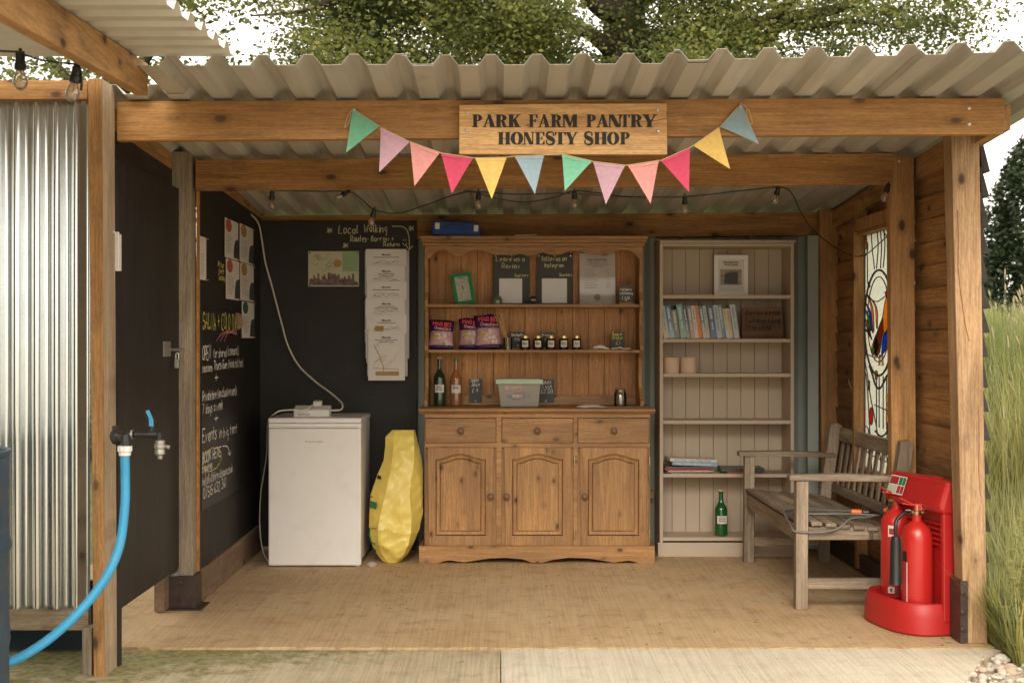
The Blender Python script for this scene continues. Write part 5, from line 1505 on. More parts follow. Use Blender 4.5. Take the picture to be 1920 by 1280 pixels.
# tags behind, jars
tagboard('marshmallow_tag', 'dark slate tag chalked Marshmallow 50p, behind the leftmost jam jar', 957, 984, 622, r2-4, 7.56, [('Marshmallow',959,983,630),('50p',965,977,638)], 5)
tagboard('preserves_tag', 'dark slate tag chalked Preserves, half hidden behind the middle jam jars', 1014, 1040, 623, r2-4, 7.56, [('Preserves',1016,1038,630),('£4',1021,1032,638)], 5)
names = ['Blackcurrant','Hedgerow','Gooseberry','Damson','Plum']
jl = ['jam jar labelled Blackcurrant, first from the left in the row of five jars', 'jam jar second from the left in the row of five jars', 'middle jam jar of the row of five', 'jam jar second from the right in the row of five jars', 'jam jar labelled Plum, last on the right of the row of five']
for i, px in enumerate((984.5,1008.5,1033,1057,1081)):
    Yj = 7.47; c = (wx(px,Yj), Yj, SZ2)
    t = thing('jam_jar', jl[i], 'jar', c, group='jam jars on the middle shelf')
    b = MB(); b.lathe([(0,0),(.026,0),(.0285,.004),(.0285,.058),(.024,.066),(.024,.072)], c, 20); b.build('jar', M['jam'], t, smooth=True)
    b = MB(); b.lathe([(.0255,.0665),(.0262,.067),(.0262,.080),(.024,.0815),(0,.0815)], c, 20); b.build('lid', M['gold'], t, smooth=True)
    b = MB(); vs = []; n = 8
    for k in range(n+1):
        a = R(-128 + k*76/n)
        for z in (.016,.054): vs.append((c[0]+.0290*math.cos(a), c[1]+.0290*math.sin(a), c[2]+z))
    b.add(vs, [(2*k,2*k+2,2*k+3,2*k+1) for k in range(n)]); lb = b.build('label', M['paper'], t, smooth='all')
    b = MB(); pl = Plane((0, Yj-.0292, 0), (1,0,0), (0,0,1)); write(b, pl, names[i], c[0]-.013, c[2]+.033, .008, .0016, width=.024, d=.0005); rect(b, pl, c[0]-.012, c[0]-.001, c[2]+.045, c[2]+.0465, .0005); rect(b, pl, c[0]-.010, c[0]+.008, c[2]+.024, c[2]+.0255, .0005)
    b.build('handwriting', M['ink'], lb)
# white shell like trinkets and bumper sticker tag
b = MB(); Yt = 7.46
for px, s_, pts in ((1127, 1, [(-.045,.008),(-.035,.014),(-.01,.018),(.015,.014),(.035,.006),(.05,.004)]),):
    b.tube([(wx(px,Yt)+x, Yt+.02*x*10*.3, SZ2+z) for x, z in pts], [.004,.010,.012,.010,.006,.003], 10)
tag(b.build('stick_bundle', M['paper'], smooth='all'), 'small white folded wrap lying on the middle shelf left of the bumper sticker tag', 'wrap')
b = MB(); b.tube(smooth_path([(wx(1146,Yt), Yt, SZ2+.006),(wx(1156,Yt), Yt-.01, SZ2+.009),(wx(1162,Yt), Yt, SZ2+.013),(wx(1170,Yt), Yt, SZ2+.006),(wx(1182,Yt), Yt-.01, SZ2+.008)],4), .0042, 8)
tag(b.build('paper_twist', M['paper'], smooth='all'), 'thin twisted white paper lying in front of the bumper sticker tag', 'paper')
tagboard('sticker_tag', 'grey slate tag chalked Bumper Sticker at the right of the middle shelf', 1146, 1171, 622, r2-.5, 7.56, [('Bumper',1148,1167,629),('Sticker',1148,1168,636),('£1',1154,1162,646)], 6, chalk=M['chalk_y'], base=False)
# bottles
def bottle(px, Y, z, pyt, mat, cap, label, lab_lines, rad=.0345, name='juice_bottle', capmat=None):
    h = wz(pyt, Y) - z; c = (wx(px,Y), Y, z)
    t = thing(name, label, 'bottle', c)
    b = MB(); b.lathe([(0,.004),(rad*.8,.0),(rad,.006),(rad,h*.55),(rad*.92,h*.61),(rad*.55,h*.69),(rad*.36,h*.75),(rad*.33,h*.93),(rad*.42,h*.935),(rad*.42,h*.955),(rad*.34,h*.96)], c, 24); b.build('glass_body', mat, t, smooth=True)
    b = MB(); b.lathe([(rad*.34,h*.961),(rad*.46,h*.962),(rad*.46,h*.995),(rad*.3,h),(0,h)], c, 16); b.build('stopper', cap, t, smooth=True)
    b = MB(); vs = []; n = 8; zc_ = h*.36
    for k in range(n+1):
        a = R(-135 + k*96/n)
        for zz in (zc_-.024, zc_+.022): vs.append((c[0]+(rad+.0006)*math.cos(a), c[1]+(rad+.0006)*math.sin(a), c[2]+zz))
    b.add(vs, [(2*k,2*k+2,2*k+3,2*k+1) for k in range(n)]); lb = b.build('label', M['paper'], t, smooth='all')
    b = MB(); pl = Plane((0, Y-rad-.001, 0), (1,0,0), (0,0,1))
    for i, s_ in enumerate(lab_lines): write(b, pl, s_, c[0]-.018, z+zc_+.004-i*.014, .008, .0016, width=.034, d=.0004)
    rect(b, pl, c[0]-.018, c[0]+.010, z+zc_+.015, z+zc_+.0165, .0004)
    b.build('handwriting', M['ink'], lb)
    return t
bottle(824, 7.50, ZT, 669, M['bottle_dark'], M['cork'], 'dark green glass bottle with a cork, at the left end of the dresser worktop', ['Apple &','Pear Juice'])
bottle(855, 7.49, ZT, 671, M['juice'], paint('green cap', (.05,.25,.12), .5), 'reddish brown juice bottle with a green cap on the dresser worktop', ['Apple Juice'])
tagboard('apple_juice_tag', 'slate tag chalked Apple Juice £4 on a small wooden foot', 880, 903, 710, on(ZT,7.60)-4, 7.60, [('Apple',883,897,716),('Juice',884,899,724),('£ 4',885,896,735)], 7)
tagboard('eggs_tag', 'slate tag chalked Eggs £2.50, half hidden behind the plastic tub', 1008, 1039, 711, on(ZT,7.60)-4, 7.60, [('Odds',1012,1033,719),('Eggs',1016,1034,727),('£2.50',1014,1036,737)], 7)
# plastic tub
TB = thing('plastic_tub', 'translucent plastic tub with a pale green lid on the dresser worktop', 'tub', (wx(973,7.42), 7.42, ZT))
Yb = 7.34; tz1 = wz(720,Yb)
def frustum(mb, x0,x1,y0,y1,z0, X0,X1,Y0,Y1,z1):
    mb.add([(x0,y0,z0),(x1,y0,z0),(x1,y1,z0),(x0,y1,z0),(X0,Y0,z1),(X1,Y0,z1),(X1,Y1,z1),(X0,Y1,z1)], [(0,3,2,1),(4,5,6,7),(0,1,5,4),(1,2,6,5),(2,3,7,6),(3,0,4,7)])
mt_ = translucent('milky translucent plastic', (.50,.46,.40), .35, .25, .05)
b = MB(); frustum(b, wx(938,Yb), wx(1010,Yb), Yb+.01, 7.50, ZT+.001, wx(933,Yb), wx(1014,Yb), Yb, 7.51, tz1); b.build('box_body', mt_, TB, bevel=.006)
b = MB(); b.box(wx(929.5,Yb), wx(1018,Yb), Yb-.006, 7.52, tz1+.0005, wz(711,Yb)); b.box(wx(934,Yb), wx(1013,Yb), Yb+.008, 7.505, wz(711,Yb)+.0003, wz(711,Yb)+.004)
b.build('lid', M['tublid'], TB, bevel=.004)
b = MB(); pl = Plane((0, Yb+.003, 0), (1,0,0), (0,-.09,1)); zc_ = wz(742,Yb)
zz = (wz(742,Yb)-0)
P = [(wx(950,Yb)+ (wx(993,Yb)-wx(950,Yb))*k/10, zc_+.014*math.sin(PI*k/10)+.006) for k in range(11)] + [(wx(993,Yb)-(wx(993,Yb)-wx(950,Yb))*k/10, zc_-.018*math.sin(PI*k/10)-.004) for k in range(11)]
b.prism(P, 'y', Yb-.002, Yb+.004); b.build('emblem', paint('faint blue print', (.22,.22,.26), .5, .4, 60), TB)
b = MB(); b.prism([(wx(962+k,Yb), zc_+dz) for k, dz in ((0,-.010),(16,-.010),(18,.006),(8,.010),(-2,.006))], 'y', Yb-.003, Yb-.0015); b.build('emblem', paint('faint orange print', (.52,.34,.25), .5, .4, 60), TB)
b = MB(); b.box(wx(945,Yb), wx(978,Yb), Yb+.0, Yb+.006, wz(731,Yb), wz(723,Yb)); b.build('red_print', paint('faint red print', (.50,.30,.27), .5, .4, 60), TB)
# foil packet, jar of coins, paper
b = MB(); rnd = random.Random(2); Yq = 7.33; vs = []
nx_, ny_ = 9, 5
for j in range(ny_+1):
    for i in range(nx_+1):
        u, v = i/nx_, j/ny_
        x = wx(1080,Yq) + u*.165 + v*.012; y = Yq - .045 + v*.10
        z = ZT + .002 + .014*math.sin(PI*v)**.6*math.sin(PI*min(.97,u+.05))**.5 + rnd.uniform(0,.003)
        vs.append((x,y,z))
b.add(vs, [(j*(nx_+1)+i, j*(nx_+1)+i+1, (j+1)*(nx_+1)+i+1, (j+1)*(nx_+1)+i) for j in range(ny_) for i in range(nx_)])
o = b.build('plastic_packet', paint('crinkled clear wrap', (.55,.53,.50), .18, .15, 40), smooth='all'); tag(o, 'crinkled clear plastic packet lying on the front of the dresser worktop', 'packet')
sol = o.modifiers.new('solid', 'SOLIDIFY'); sol.thickness = .002; sol.offset = -1
b = MB(); b.box(wx(1135,7.36), wx(1200,7.40), 7.34, 7.46, ZT+.0005, ZT+.0035); tag(b.build('mat', paint('grey brown mat', (.25,.17,.12), .6)), 'flat grey brown mat lying under the coin jar', 'mat')
t = thing('coin_jar', 'clear glass jar with a metal lid holding coins, at the right of the worktop', 'jar', (wx(1163,7.42), 7.42, ZT+.004))
c = (wx(1163,7.42), 7.42, ZT+.004)
b = MB(); b.lathe([(0,.0),(.034,.0),(.036,.006),(.036,.072),(.030,.082),(.030,.088),(.0285,.088),(.0285,.080),(.034,.070),(.034,.008),(0,.004)], c, 24); b.build('jar_glass', M['clear'], t, smooth=True)
b = MB(); b.lathe([(.0305,.0805),(.033,.081),(.033,.094),(.031,.096),(.0,.096)], c, 24); b.build('lid', paint('tarnished lid', (.25,.21,.15), .35, .2, metallic=.8), t, smooth=True)
b = MB(); b.lathe([(0,0),(.009,0),(.009,.055),(0,.055)], (c[0]+.004, 7.40, c[2]+.005), 12); b.build('coins', paint('coin stack', (.60,.56,.50), .35, .3, 60, metallic=.5), t)
# blue cash tin on top of the dresser
CT = thing('blue_case', 'blue plastic carry case with two white patches, lying on top of the dresser', 'case', (wx(856,7.5), 7.5, uz(443)+.001), (0, R(3.5), 0))
Wc = 90*7.5/F; Hc = 27*7.5/F
b = MB(); b.prism([(-Wc/2,0),(Wc/2-.004,0),(Wc/2,.012),(Wc/2-.002,Hc-.02),(Wc/2-.02,Hc),(-Wc/2+.015,Hc),(-Wc/2,Hc-.015)], 'y', -.07, .08)
b.build('case_body', M['bluepl'], CT, bevel=.006, local=True)
b = MB(); b.prism([(x_, z_) for x_, z_ in curve2([(-.07,.045),(-.03,.062),(.03,.064),(.075,.048)],4)] + [(x_, z_) for x_, z_ in curve2([(.07,.040),(.02,.050),(-.03,.050),(-.065,.038)],4)], 'y', -.082, -.0705); b.build('handle', M['bluepl'], CT, local=True, bevel=.002)
for x in (-.125, .10):
    b = MB(); b.box(x, x+.026, -.0725, -.0703, Hc-.050, Hc-.014); b.build('white_patch', M['paper'], CT, local=True)
b = MB(); b.tube([(wx(965,7.42), 7.42, uz(443)+.004),(wx(1004,7.42), 7.42, uz(443)+.007),(wx(1006,7.42), 7.42, uz(443)+.004)], .0028, 6); tag(b.build('thin_stick', M['cream']), 'thin pale stick lying on top of the dresser, right of the blue case', 'stick')

# ================================================================ BOOKCASE
YC = 7.45
BC = thing('bookcase', 'tall mushroom painted bookcase with grooved back and five shelves', 'bookcase', (wx(1363,YC), 7.56, 0))
cx0, cx1 = wx(1237,YC), wx(1489,YC)
zt = wz(456,YC); shz = [wz(p,YC) for p in (553,635,700,788,888,1007)]
for x in (cx0, cx1-.020): 
    b = MB(); b.box(x, x+.020, YC, 7.70, .0, zt); b.build('side_panel', M['bookcase'], BC, bevel=.002)
b = MB(); b.box(cx0+.0205, cx1-.0205, YC, 7.68, wz(462,YC), zt-.001); b.build('top_panel', M['bookcase'], BC, bevel=.002)
b = MB(); b.box(cx0-.002, cx1+.006, YC-.004, 7.70, zt+.001, zt+.017); b.box(cx0+.004, cx1+.05, 7.60, 7.66, zt+.0175, zt+.034); b.build('cornice', M['bookcase'], BC, bevel=.003)
for z in shz:
    b = MB(); b.box(cx0+.0205, cx1-.0205, YC+.003, 7.679, z-.021, z); b.build('shelf', M['bookcase'], BC, bevel=.002)
n = 9; W_ = (cx1-cx0-.04)/n; b = MB()
for i in range(n): b.box(cx0+.02+i*W_+.0012, cx0+.02+(i+1)*W_-.0012, 7.680, 7.688, .10, zt)
b.build('back_boards', M['bookcase'], BC, bevel=.0015)
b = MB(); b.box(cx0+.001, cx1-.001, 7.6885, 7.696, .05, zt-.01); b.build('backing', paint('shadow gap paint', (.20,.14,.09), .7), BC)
b = MB(); b.box(cx0-.012, cx1+.012, YC-.012, YC-.0005, .0, .082); b.build('plinth', M['bookcase'], BC, bevel=.003)
# framed picture
Yf = 7.60
t = thing('framed_print', 'white framed print picturing a dark hut, on the top shelf of the bookcase', 'picture frame', (wx(1371,Yf), Yf, shz[0]))
b = MB(); x0, x1, z0, z1 = wx(1339,Yf), wx(1403,Yf), shz[0]+.0005, wz(478,Yf)
for q in ((x0,x1,z0,z0+.026),(x0,x1,z1-.026,z1),(x0,x0+.026,z0+.026,z1-.026),(x1-.026,x1,z0+.026,z1-.026)): b.box(q[0],q[1],Yf,Yf+.016,q[2],q[3])
b.build('frame', M['white'], t, bevel=.002)
b = MB(); b.box(x0+.025, x1-.025, Yf+.008, Yf+.012, z0+.025, z1-.025); b.build('mount', M['paper'], t)
pl = Plane((0,Yf+.008,0),(1,0,0),(0,0,1))
b = MB(); write(b, pl, 'Make hotel bars', wx(1357,Yf), wz(493,Yf), .010, .0026, width=.088, slant=0, jit=0); write(b, pl, 'forest sauna', wx(1358,Yf), wz(497.5,Yf), .010, .0026, width=.08, slant=0, jit=0)
b.build('print', M['ink'], t)
b = MB(); rect(b, pl, wx(1351,Yf), wx(1391,Yf), wz(534,Yf), wz(505,Yf)); b.build('photo', paint('photo landscape', (.30,.27,.18), .5, .6, 50), t)
b = MB(); patch(b, pl, [(wx(1358,Yf),wz(532,Yf)),(wx(1384,Yf),wz(532,Yf)),(wx(1384,Yf),wz(512,Yf)),(wx(1378,Yf),wz(510,Yf)),(wx(1360,Yf),wz(512,Yf))], .0012); b.build('hut_picture', M['blackpl'], t)
b = MB(); b.box(wx(1265,7.5), wx(1334,7.5), 7.50, 7.66, shz[0]+.0005, shz[0]+.006); tag(b.build('flat_booklet', M['bookcase']), 'thin beige booklet lying flat at the left of the top bookcase shelf', 'booklet')
# leaning paperbacks
def bookmat(c1, c2, nm):
    m, nt, bs = newmat(nm)
    tc = nt.nodes.new('ShaderNodeTexCoord'); sp = nt.nodes.new('ShaderNodeSeparateXYZ'); nt.links.new(tc.outputs['Object'], sp.inputs[0])
    mr = N(nt, 'ShaderNodeMapRange'); nt.links.new(sp.outputs[2], mr.inputs[0]); mr.inputs[1].default_value = 0; mr.inputs[2].default_value = .2
    nz = noise_tex(nt, coords(nt, (40,40,25)), 1, 4)
    ad = N(nt, 'ShaderNodeMath', operation='MULTIPLY_ADD'); nt.links.new(nz, ad.inputs[0]); ad.inputs[1].default_value = .5; nt.links.new(mr.outputs[0], ad.inputs[2])
    c = ramp(nt, ad.outputs[0], [(.35, c2), (.85, c1)])
    nt.links.new(c, bs.inputs['Base Color']); bs.inputs['Roughness'].default_value = .4
    return m
# x at top left, x at bottom right in photo pixels, top row, colours, words
BK = [(1240,1255,576,(.36,.44,.44),(.55,.48,.38),'pale grey green'),(1248,1266,575,(.07,.14,.30),(.30,.48,.62),'mid blue'),(1259,1276,583,(.22,.26,.20),(.26,.24,.18),'short olive grey'),
      (1266,1288,573,(.10,.30,.28),(.30,.42,.36),'wide teal'),(1278,1295,577,(.07,.08,.16),(.35,.38,.46),'navy topped slate'),(1285,1304,576,(.22,.22,.28),(.55,.36,.22),'grey and peach'),
      (1293,1311,575,(.66,.58,.50),(.68,.60,.56),'white'),(1300,1318,575,(.75,.22,.05),(.75,.20,.05),'bright orange'),(1307,1326,577,(.10,.22,.30),(.60,.50,.42),'blue fading to cream'),
      (1314,1333,575,(.42,.50,.44),(.60,.46,.36),'pale mint and cream'),(1321,1345,576,(.05,.10,.20),(.12,.20,.32),'thick dark blue'),(1334,1355,574,(.38,.50,.50),(.58,.50,.50),'pale aqua'),
      (1345,1362,574,(.22,.32,.42),(.16,.28,.44),'slate blue'),(1354,1369,581,(.58,.54,.34),(.60,.58,.50),'short pale yellow'),(1359,1376,580,(.62,.46,.30),(.60,.50,.32),'short cream'),
      (1366,1387,573,(.40,.50,.52),(.50,.50,.55),'pale sky blue last')]
ordn = ['first','second','third','fourth','fifth','sixth','seventh','eighth','ninth','tenth','eleventh','twelfth','thirteenth','fourteenth','fifteenth','sixteenth']
Yk = 7.47; zsh = shz[1]
for i, (pa, pb, pt, c1, c2, desc) in enumerate(BK):
    h = (637-pt)*Yk/F - .002; ang = R(8.3)
    xb = wx(pb, Yk); nxt = BK[i-1][1] if i else pb-12
    w_ = (pb - (BK[i-1][1] if i else pb-10.5))*Yk/F*math.cos(ang)*.93
    h /= math.cos(ang)
    t = thing('paperback', '%s paperback, %s from left in leaning row of books' % (desc, ordn[i]), 'book', (xb-w_/math.cos(ang), Yk+(i*37%5)*.003, zsh+.0008), (0, -ang, 0), 'leaning paperbacks on the bookcase')
    b = MB(); b.box(0, w_, 0, .001, 0, h); b.box(0, .001, .001, .125, 0, h); b.box(w_-.001, w_, .001, .125, 0, h)
    b.build('cover', bookmat(c1, c2, 'book cover '+desc), t, local=True)
    b = MB(); b.box(.0012, w_-.0012, .002, .122, .002, h-.002); b.build('pages', M['paper'], t, local=True)
    b = MB(); pl = Plane((0,0,0),(0,0,-1),(1,0,0)); pl.n = Vector((0,-1,0))
    rnd = random.Random(40+i)
    for a0, a1, hh in ((h*.08, h*.42, .40), (h*.5, h*.72, .25)):
        x = a0
        while x < a1:
            l = rnd.uniform(.004,.009); zc_ = h - x
            zq0, zq1 = h-x-l, h-x
            b.add([(w_*(.5-hh/2), -.0004, zq0),(w_*(.5+hh/2), -.0004, zq0),(w_*(.5+hh/2), -.0004, zq1),(w_*(.5-hh/2), -.0004, zq1)], [(0,1,2,3)])
            x += l + .003
    lum = sum(c1)
    b.build('title', M['paper'] if lum < 1.0 else M['greyink'], t, local=True)
# rustic plaque
t = thing('wooden_plaque', 'rough brown wooden plaque with hand burnt words about borrowing a book', 'sign', (wx(1428,7.53), 7.53, zsh))
b = MB(); Yq = 7.53; b.prism([(wx(1391,Yq), zsh+.001),(wx(1470,Yq), zsh+.001),(wx(1468,Yq), wz(600,Yq)),(wx(1465,Yq), wz(575,Yq)),(wx(1440,Yq), wz(576,Yq)),(wx(1392,Yq), wz(577,Yq)),(wx(1391,Yq), wz(600,Yq))], 'y', Yq, Yq+.02); b.build('board', M['rustic'], t, bevel=.002)
b = MB(); pl = Plane((0,Yq,0),(1,0,0),(0,0,1))
for s_, a, c, d_ in (('Borrow a book',1398,1462,591),('Exchange a book',1398,1464,605),('Free a book',1400,1446,618)): write(b, pl, s_, wx(a,Yq), wz(d_,Yq), 9*Yq/F, .0036, width=wx(c,Yq)-wx(a,Yq), jit=.06)
b.build('burnt_writing', paint('burnt wood', (.02,.01,.006), .9), t)
# two paper pots
for px, lb, sw in ((1258.5,'plain pale pink cylinder pot, left of the two on the third shelf',1),(1290.5,'plain pale pink cylinder pot, right of the two on the third shelf',1)):
    c = (wx(px,7.52), 7.52, shz[2]); r = 15*7.52/F; h = 29.5*7.52/F
    b = MB(); b.lathe([(0,0),(r,0),(r+.001,.003),(r+.001,h-.003),(r,h),(r-.004,h),(r-.005,h-.01),(0,h-.012)], c, 28)
    tag(b.build('paper_pot', paint('pale pink card', (.66,.47,.34), .7, .03), smooth=True), lb, 'pot', 'pale pots on the third shelf')
# pile of magazines and books, left
rnd = random.Random(12); z = shz[4]
PB = [('thin magazine with a pale cover, lowest of the left pile', 1258, 1345, .004, (.50,.42,.36), -1.2),('magazine with teal spine, second from the bottom of the left pile', 1249, 1340, .006, (.08,.16,.18), .6),('cream magazine, third from the bottom of the left pile', 1253, 1338, .007, (.55,.50,.40), -.3),
      ('red edged magazine, middle of the left pile', 1248, 1332, .009, (.45,.06,.06), .8),('dark red booklet above the red edged magazine', 1247, 1342, .007, (.22,.05,.05), -.6),('dark grey magazine under the blue book in the left pile', 1249, 1340, .006, (.12,.12,.12), .4),
      ('pale blue book with white lettering near the top of the left pile', 1261, 1344, .021, (.22,.38,.50), .8),('white book with dark lettering, topmost of the left pile', 1256, 1345, .017, (.62,.58,.52), 3.8)]
for i, (lb, p0, p1, th, colr, tl) in enumerate(PB):
    Y = 7.455 + rnd.uniform(-.012,.01); x0, x1 = wx(p0,Y), wx(p1,Y)
    t = thing('stacked_book', lb, 'book', (x0, Y, z), (0, R(2.0 if i > 5 else .6*rnd.uniform(-1,1)), R(tl)), 'pile of books on the lower bookcase shelf')
    if i > 5: z += (x1-x0)*math.sin(R(2.0)) if i == 6 else 0; t.location.z = z
    b = MB(); b.box(0, x1-x0, 0, .0012, .0004, th-.0004); b.box(0, x1-x0, .0014, .17, .0004, .0014); b.box(0, x1-x0, .0014, .17, th-.0014, th-.0004); b.build('cover', paint('cover '+str(i), colr, .4, .15, 30), t, local=True)
    b = MB(); b.box(.001, x1-x0-.001, .0015, .168, .0015, th-.0015); b.build('pages', M['paper'], t, local=True)
    if i > 5:
        b = MB(); pl = Plane((0,0,0),(1,0,0),(0,0,1)); write(b, pl, 'THE COTSWOLDS GUIDE' if i == 6 else 'Journey into the past', .02, .004, .010, .0022, width=(x1-x0)*.8, slant=0, jit=.02); b.build('title', M['paper'] if i == 6 else M['greyink'], t, local=True)
    z += th + .0006
z = shz[4]
for i, (lb, p0, p1, th, colr) in enumerate((('red covered book, lower of two near the bench arm', 1364, 1428, .010, (.45,.05,.05)), ('dark green hardback book, upper of two near the bench arm', 1352, 1433, .019, (.035,.07,.06)))):
    Y = 7.47; x0, x1 = wx(p0,Y), wx(p1,Y)
    t = thing('stacked_book', lb, 'book', (x0, Y, z), (0,0,R(-3 if i else 2)), 'pair of books on the lower bookcase shelf')
    b = MB(); b.box(0, x1-x0, .006, .008, .0004, th-.0004); b.box(0, x1-x0, .0081, .19, .0004, .0024); b.box(0, x1-x0, .0081, .19, th-.0024, th-.0004); b.box(0, .002, .0081, .19, .0025, th-.0025); b.build('cover', paint('hard cover '+str(i), colr, .4, .15, 30), t, local=True)
    b = MB(); b.box(.0022, x1-x0-.003, .010, .186, .0026, th-.0026); b.build('pages', M['paper'], t, local=True)
    z += th + .0006
bottle(1352, 7.52, shz[5], 917, M['bottle_green'], M['cork'], 'bright green glass bottle with a cork, standing alone on the bottom bookcase shelf', ['Apple &','Pear Juice'], rad=.038)

# ================================================================ FRIDGE
YF = 7.10
FR = thing('fridge', 'white under counter fridge standing in the back left corner of the shelter', 'fridge', (wx(590,YF), 7.35, 0))
x0, x1 = wx(503,YF), wx(677,YF); zf0, zf1 = wz(1056,YF), wz(784,YF)
b = MB(); b.box(x0+.003, x1-.003, YF+.052, 7.60, .025, zf1-.028); b.build('cabinet', M['white'], FR, bevel=.006)
b = MB(); b.box(x0, x1, YF, YF+.048, wz(1060,YF), wz(803,YF)); d = b.build('door', M['white'], FR, bevel=.008)
b = MB(); b.box(x0, x1, YF+.010, YF+.048, wz(802.4,YF), wz(794,YF)); b.tube([(x0+.02,YF+.006,wz(800,YF)),(x1-.02,YF+.006,wz(800,YF))], .005, 8); b.build('handle', M['white'], d, bevel=.003)
b = MB(); b.box(x0, x1+.001, YF-.004, 7.605, wz(793,YF), wz(783.5,YF)); b.build('top', M['white'], FR, bevel=.005)
pl = Plane((0,YF,0),(1,0,0),(0,0,1)); b = MB(); write(b, pl, 'Russell Hobbs', wx(573,YF), wz(829,YF), .009, .0018, width=wx(606,YF)-wx(573,YF), slant=0, jit=0); b.build('lettering', paint('silver grey print', (.36,.33,.31), .4), d)
b = MB(); b.box(x0+.006, x1-.006, YF+.0482, YF+.0518, .03, zf1-.03); b.build('door_seal', M['greyink'], FR)
for px in (520, 669):
    b = MB(); b.lathe([(.013,0),(.013,.012),(.008,.016),(.008,.03)], (wx(px,YF), YF+.06 if px < 600 else YF+.03, .001), 14); b.build('foot', M['whitepl'], FR, smooth=True)
# extension socket and plug on the fridge
zt = wz(783.5,YF)
EX = thing('extension_socket', 'white four way extension socket lying on the fridge', 'extension lead', (wx(584,7.25), 7.25, zt))
b = MB(); b.prism([(7.20,zt+.0005),(7.205,zt+.040),(7.27,zt+.062),(7.30,zt+.060),(7.30,zt+.0005)], 'x', wx(550,7.2), wx(617,7.2)); b.build('housing', M['whitepl'], EX, bevel=.005)
b = MB()
for k in range(5): b.box(wx(560+k*4.5,7.2), wx(562.3+k*4.5,7.2), 7.1985, 7.2015, zt+.010, zt+.018)
b.build('switches', M['greyink'], EX)
t = thing('plug', 'cream plug pushed into the extension socket on the fridge', 'plug', (wx(594,7.25), 7.25, zt+.06))
b = MB(); b.prism([(7.215,zt+.058),(7.215,zt+.085),(7.25,zt+.092),(7.262,zt+.065)], 'x', wx(586,7.2), wx(602,7.2)); b.build('plug_body', M['cream'], t, bevel=.004)
def cable(name, label, pts, r, mat, cat='cable'):
    b = MB(); b.tube(smooth_path([(wx(px,Y), Y, wz(py,Y)) for px, py, Y in pts], 7), r, 8); tag(b.build(name, mat, smooth='all'), label, cat)
cable('power_cable', 'cream mains cable looping from the roof corner down to the socket on the fridge', [(452,399,7.25),(468,401,7.35),(484,418,7.5),(491,450,7.60),(497,490,7.61),(508,530,7.61),(519,572,7.61),(529,610,7.60),(540,648,7.59),(560,685,7.57),(590,714,7.53),(622,738,7.45),(641,756,7.36),(640,767,7.30),(628,769,7.27),(616,769,7.27)], .0055, M['cream'])
cable('fridge_cable', 'cream cable running off the fridge top and down its left side to the floor', [(586,759,7.2),(572,768,7.16),(548,768,7.14),(525,770,7.13),(514,776,7.12),(508,781,7.18),(502,792,7.5),(500,850,7.52),(495,885,7.5),(489,925,7.46),(487,975,7.42),(489,1010,7.38),(494,1035,7.3),(500,1048,7.2),(506,1052,7.17)], .0042, M['cream'])

# ================================================================ YELLOW BAG
YG = 7.22
BG = thing('yellow_bag', 'creased yellow polythene feed bag leaning between the fridge and the dresser', 'bag', (wx(742,YG), YG, 0))
# rows: photo row, left edge, left ridge, right ridge, right edge, depth: a flat front panel between two folded sides
rows = [(1061,728,731,738,741,.008),(1053,715,726,745,752,.028),(1040,704,716,757,764,.052),(1022,695,711,766,774,.078),(998,690,709,771,784,.094),(968,690,713,772,791,.098),(930,692,722,768,791.5,.094),(895,704,729,771,791,.080),(866,716,734,776,789,.062),(840,719,736,775,782,.046),(822,719,735,774,778,.030),(809,732,738,772,775,.008)]
nr, seg_ = 84, 11; na = seg_*6; vs = []
def binterp(t):
    f_ = t*(len(rows)-1); i = min(len(rows)-2, int(f_)); u = f_-i
    return [rows[i][k]*(1-u)+rows[i+1][k]*u for k in range(6)]
def ridged(q): return 1-abs(noise.noise(q))*2.2
for j in range(nr+1):
    py, a, la, lb, c, dp = binterp(j/nr); f_ = j/nr
    z = max(.003, wz(py, YG-.04))
    X = [wx(p, YG-.03) for p in (a, la, lb, c)]; yb0 = YG+.10*f_
    key = [(X[0], yb0), (X[1], yb0-dp), (X[2], yb0-dp*.92), (X[3], yb0+.01), (X[2]-.01, yb0+dp*.8), (X[1]+.01, yb0+dp*.8)]
    for s_ in range(6):
        p0, p1 = key[s_], key[(s_+1)%6]
        for k in range(seg_):
            u = k/seg_; x = p0[0]*(1-u)+p1[0]*u; y = p0[1]*(1-u)+p1[1]*u
            if s_ in (0,1,2) and 0 < j < nr:
                amp = .010 + .022*math.exp(-((f_-.34)/.20)**2)
                cr_ = ridged(Vector((x*9+z*7, z*5.5-x*3, 1.3))) * .6 + ridged(Vector((x*15-z*13, z*9+x*6, 5.1))) * .4
                y += amp*(.5-max(-.6,cr_)) * (1 if s_ == 1 else .8)
                if s_ == 1: y -= .006*math.sin(PI*u)*(f_ < .8)
            vs.append(Vector((min(x, wx(791.5,YG)), y, z)))
fs = [(j*na+k, j*na+(k+1)%na, (j+1)*na+(k+1)%na, (j+1)*na+k) for j in range(nr) for k in range(na)] + [tuple(range(na-1,-1,-1)), tuple(nr*na+k for k in range(na))]
b = MB(); b.add(vs, fs); bagm = b.build('bag_body', M['yellowbag'], BG, smooth=True)
bagm.data.set_sharp_from_angle(angle=R(20))
def near_y(px, py):
    best = None; X, Z = wx(px,YG), wz(py,YG)
    for p in vs:
        if p[1] > YG+.11: continue
        d_ = (p[0]-X)**2+(p[2]-Z)**2
        if best is None or d_ < best[0]: best = (d_, p[1])
    return best[1]
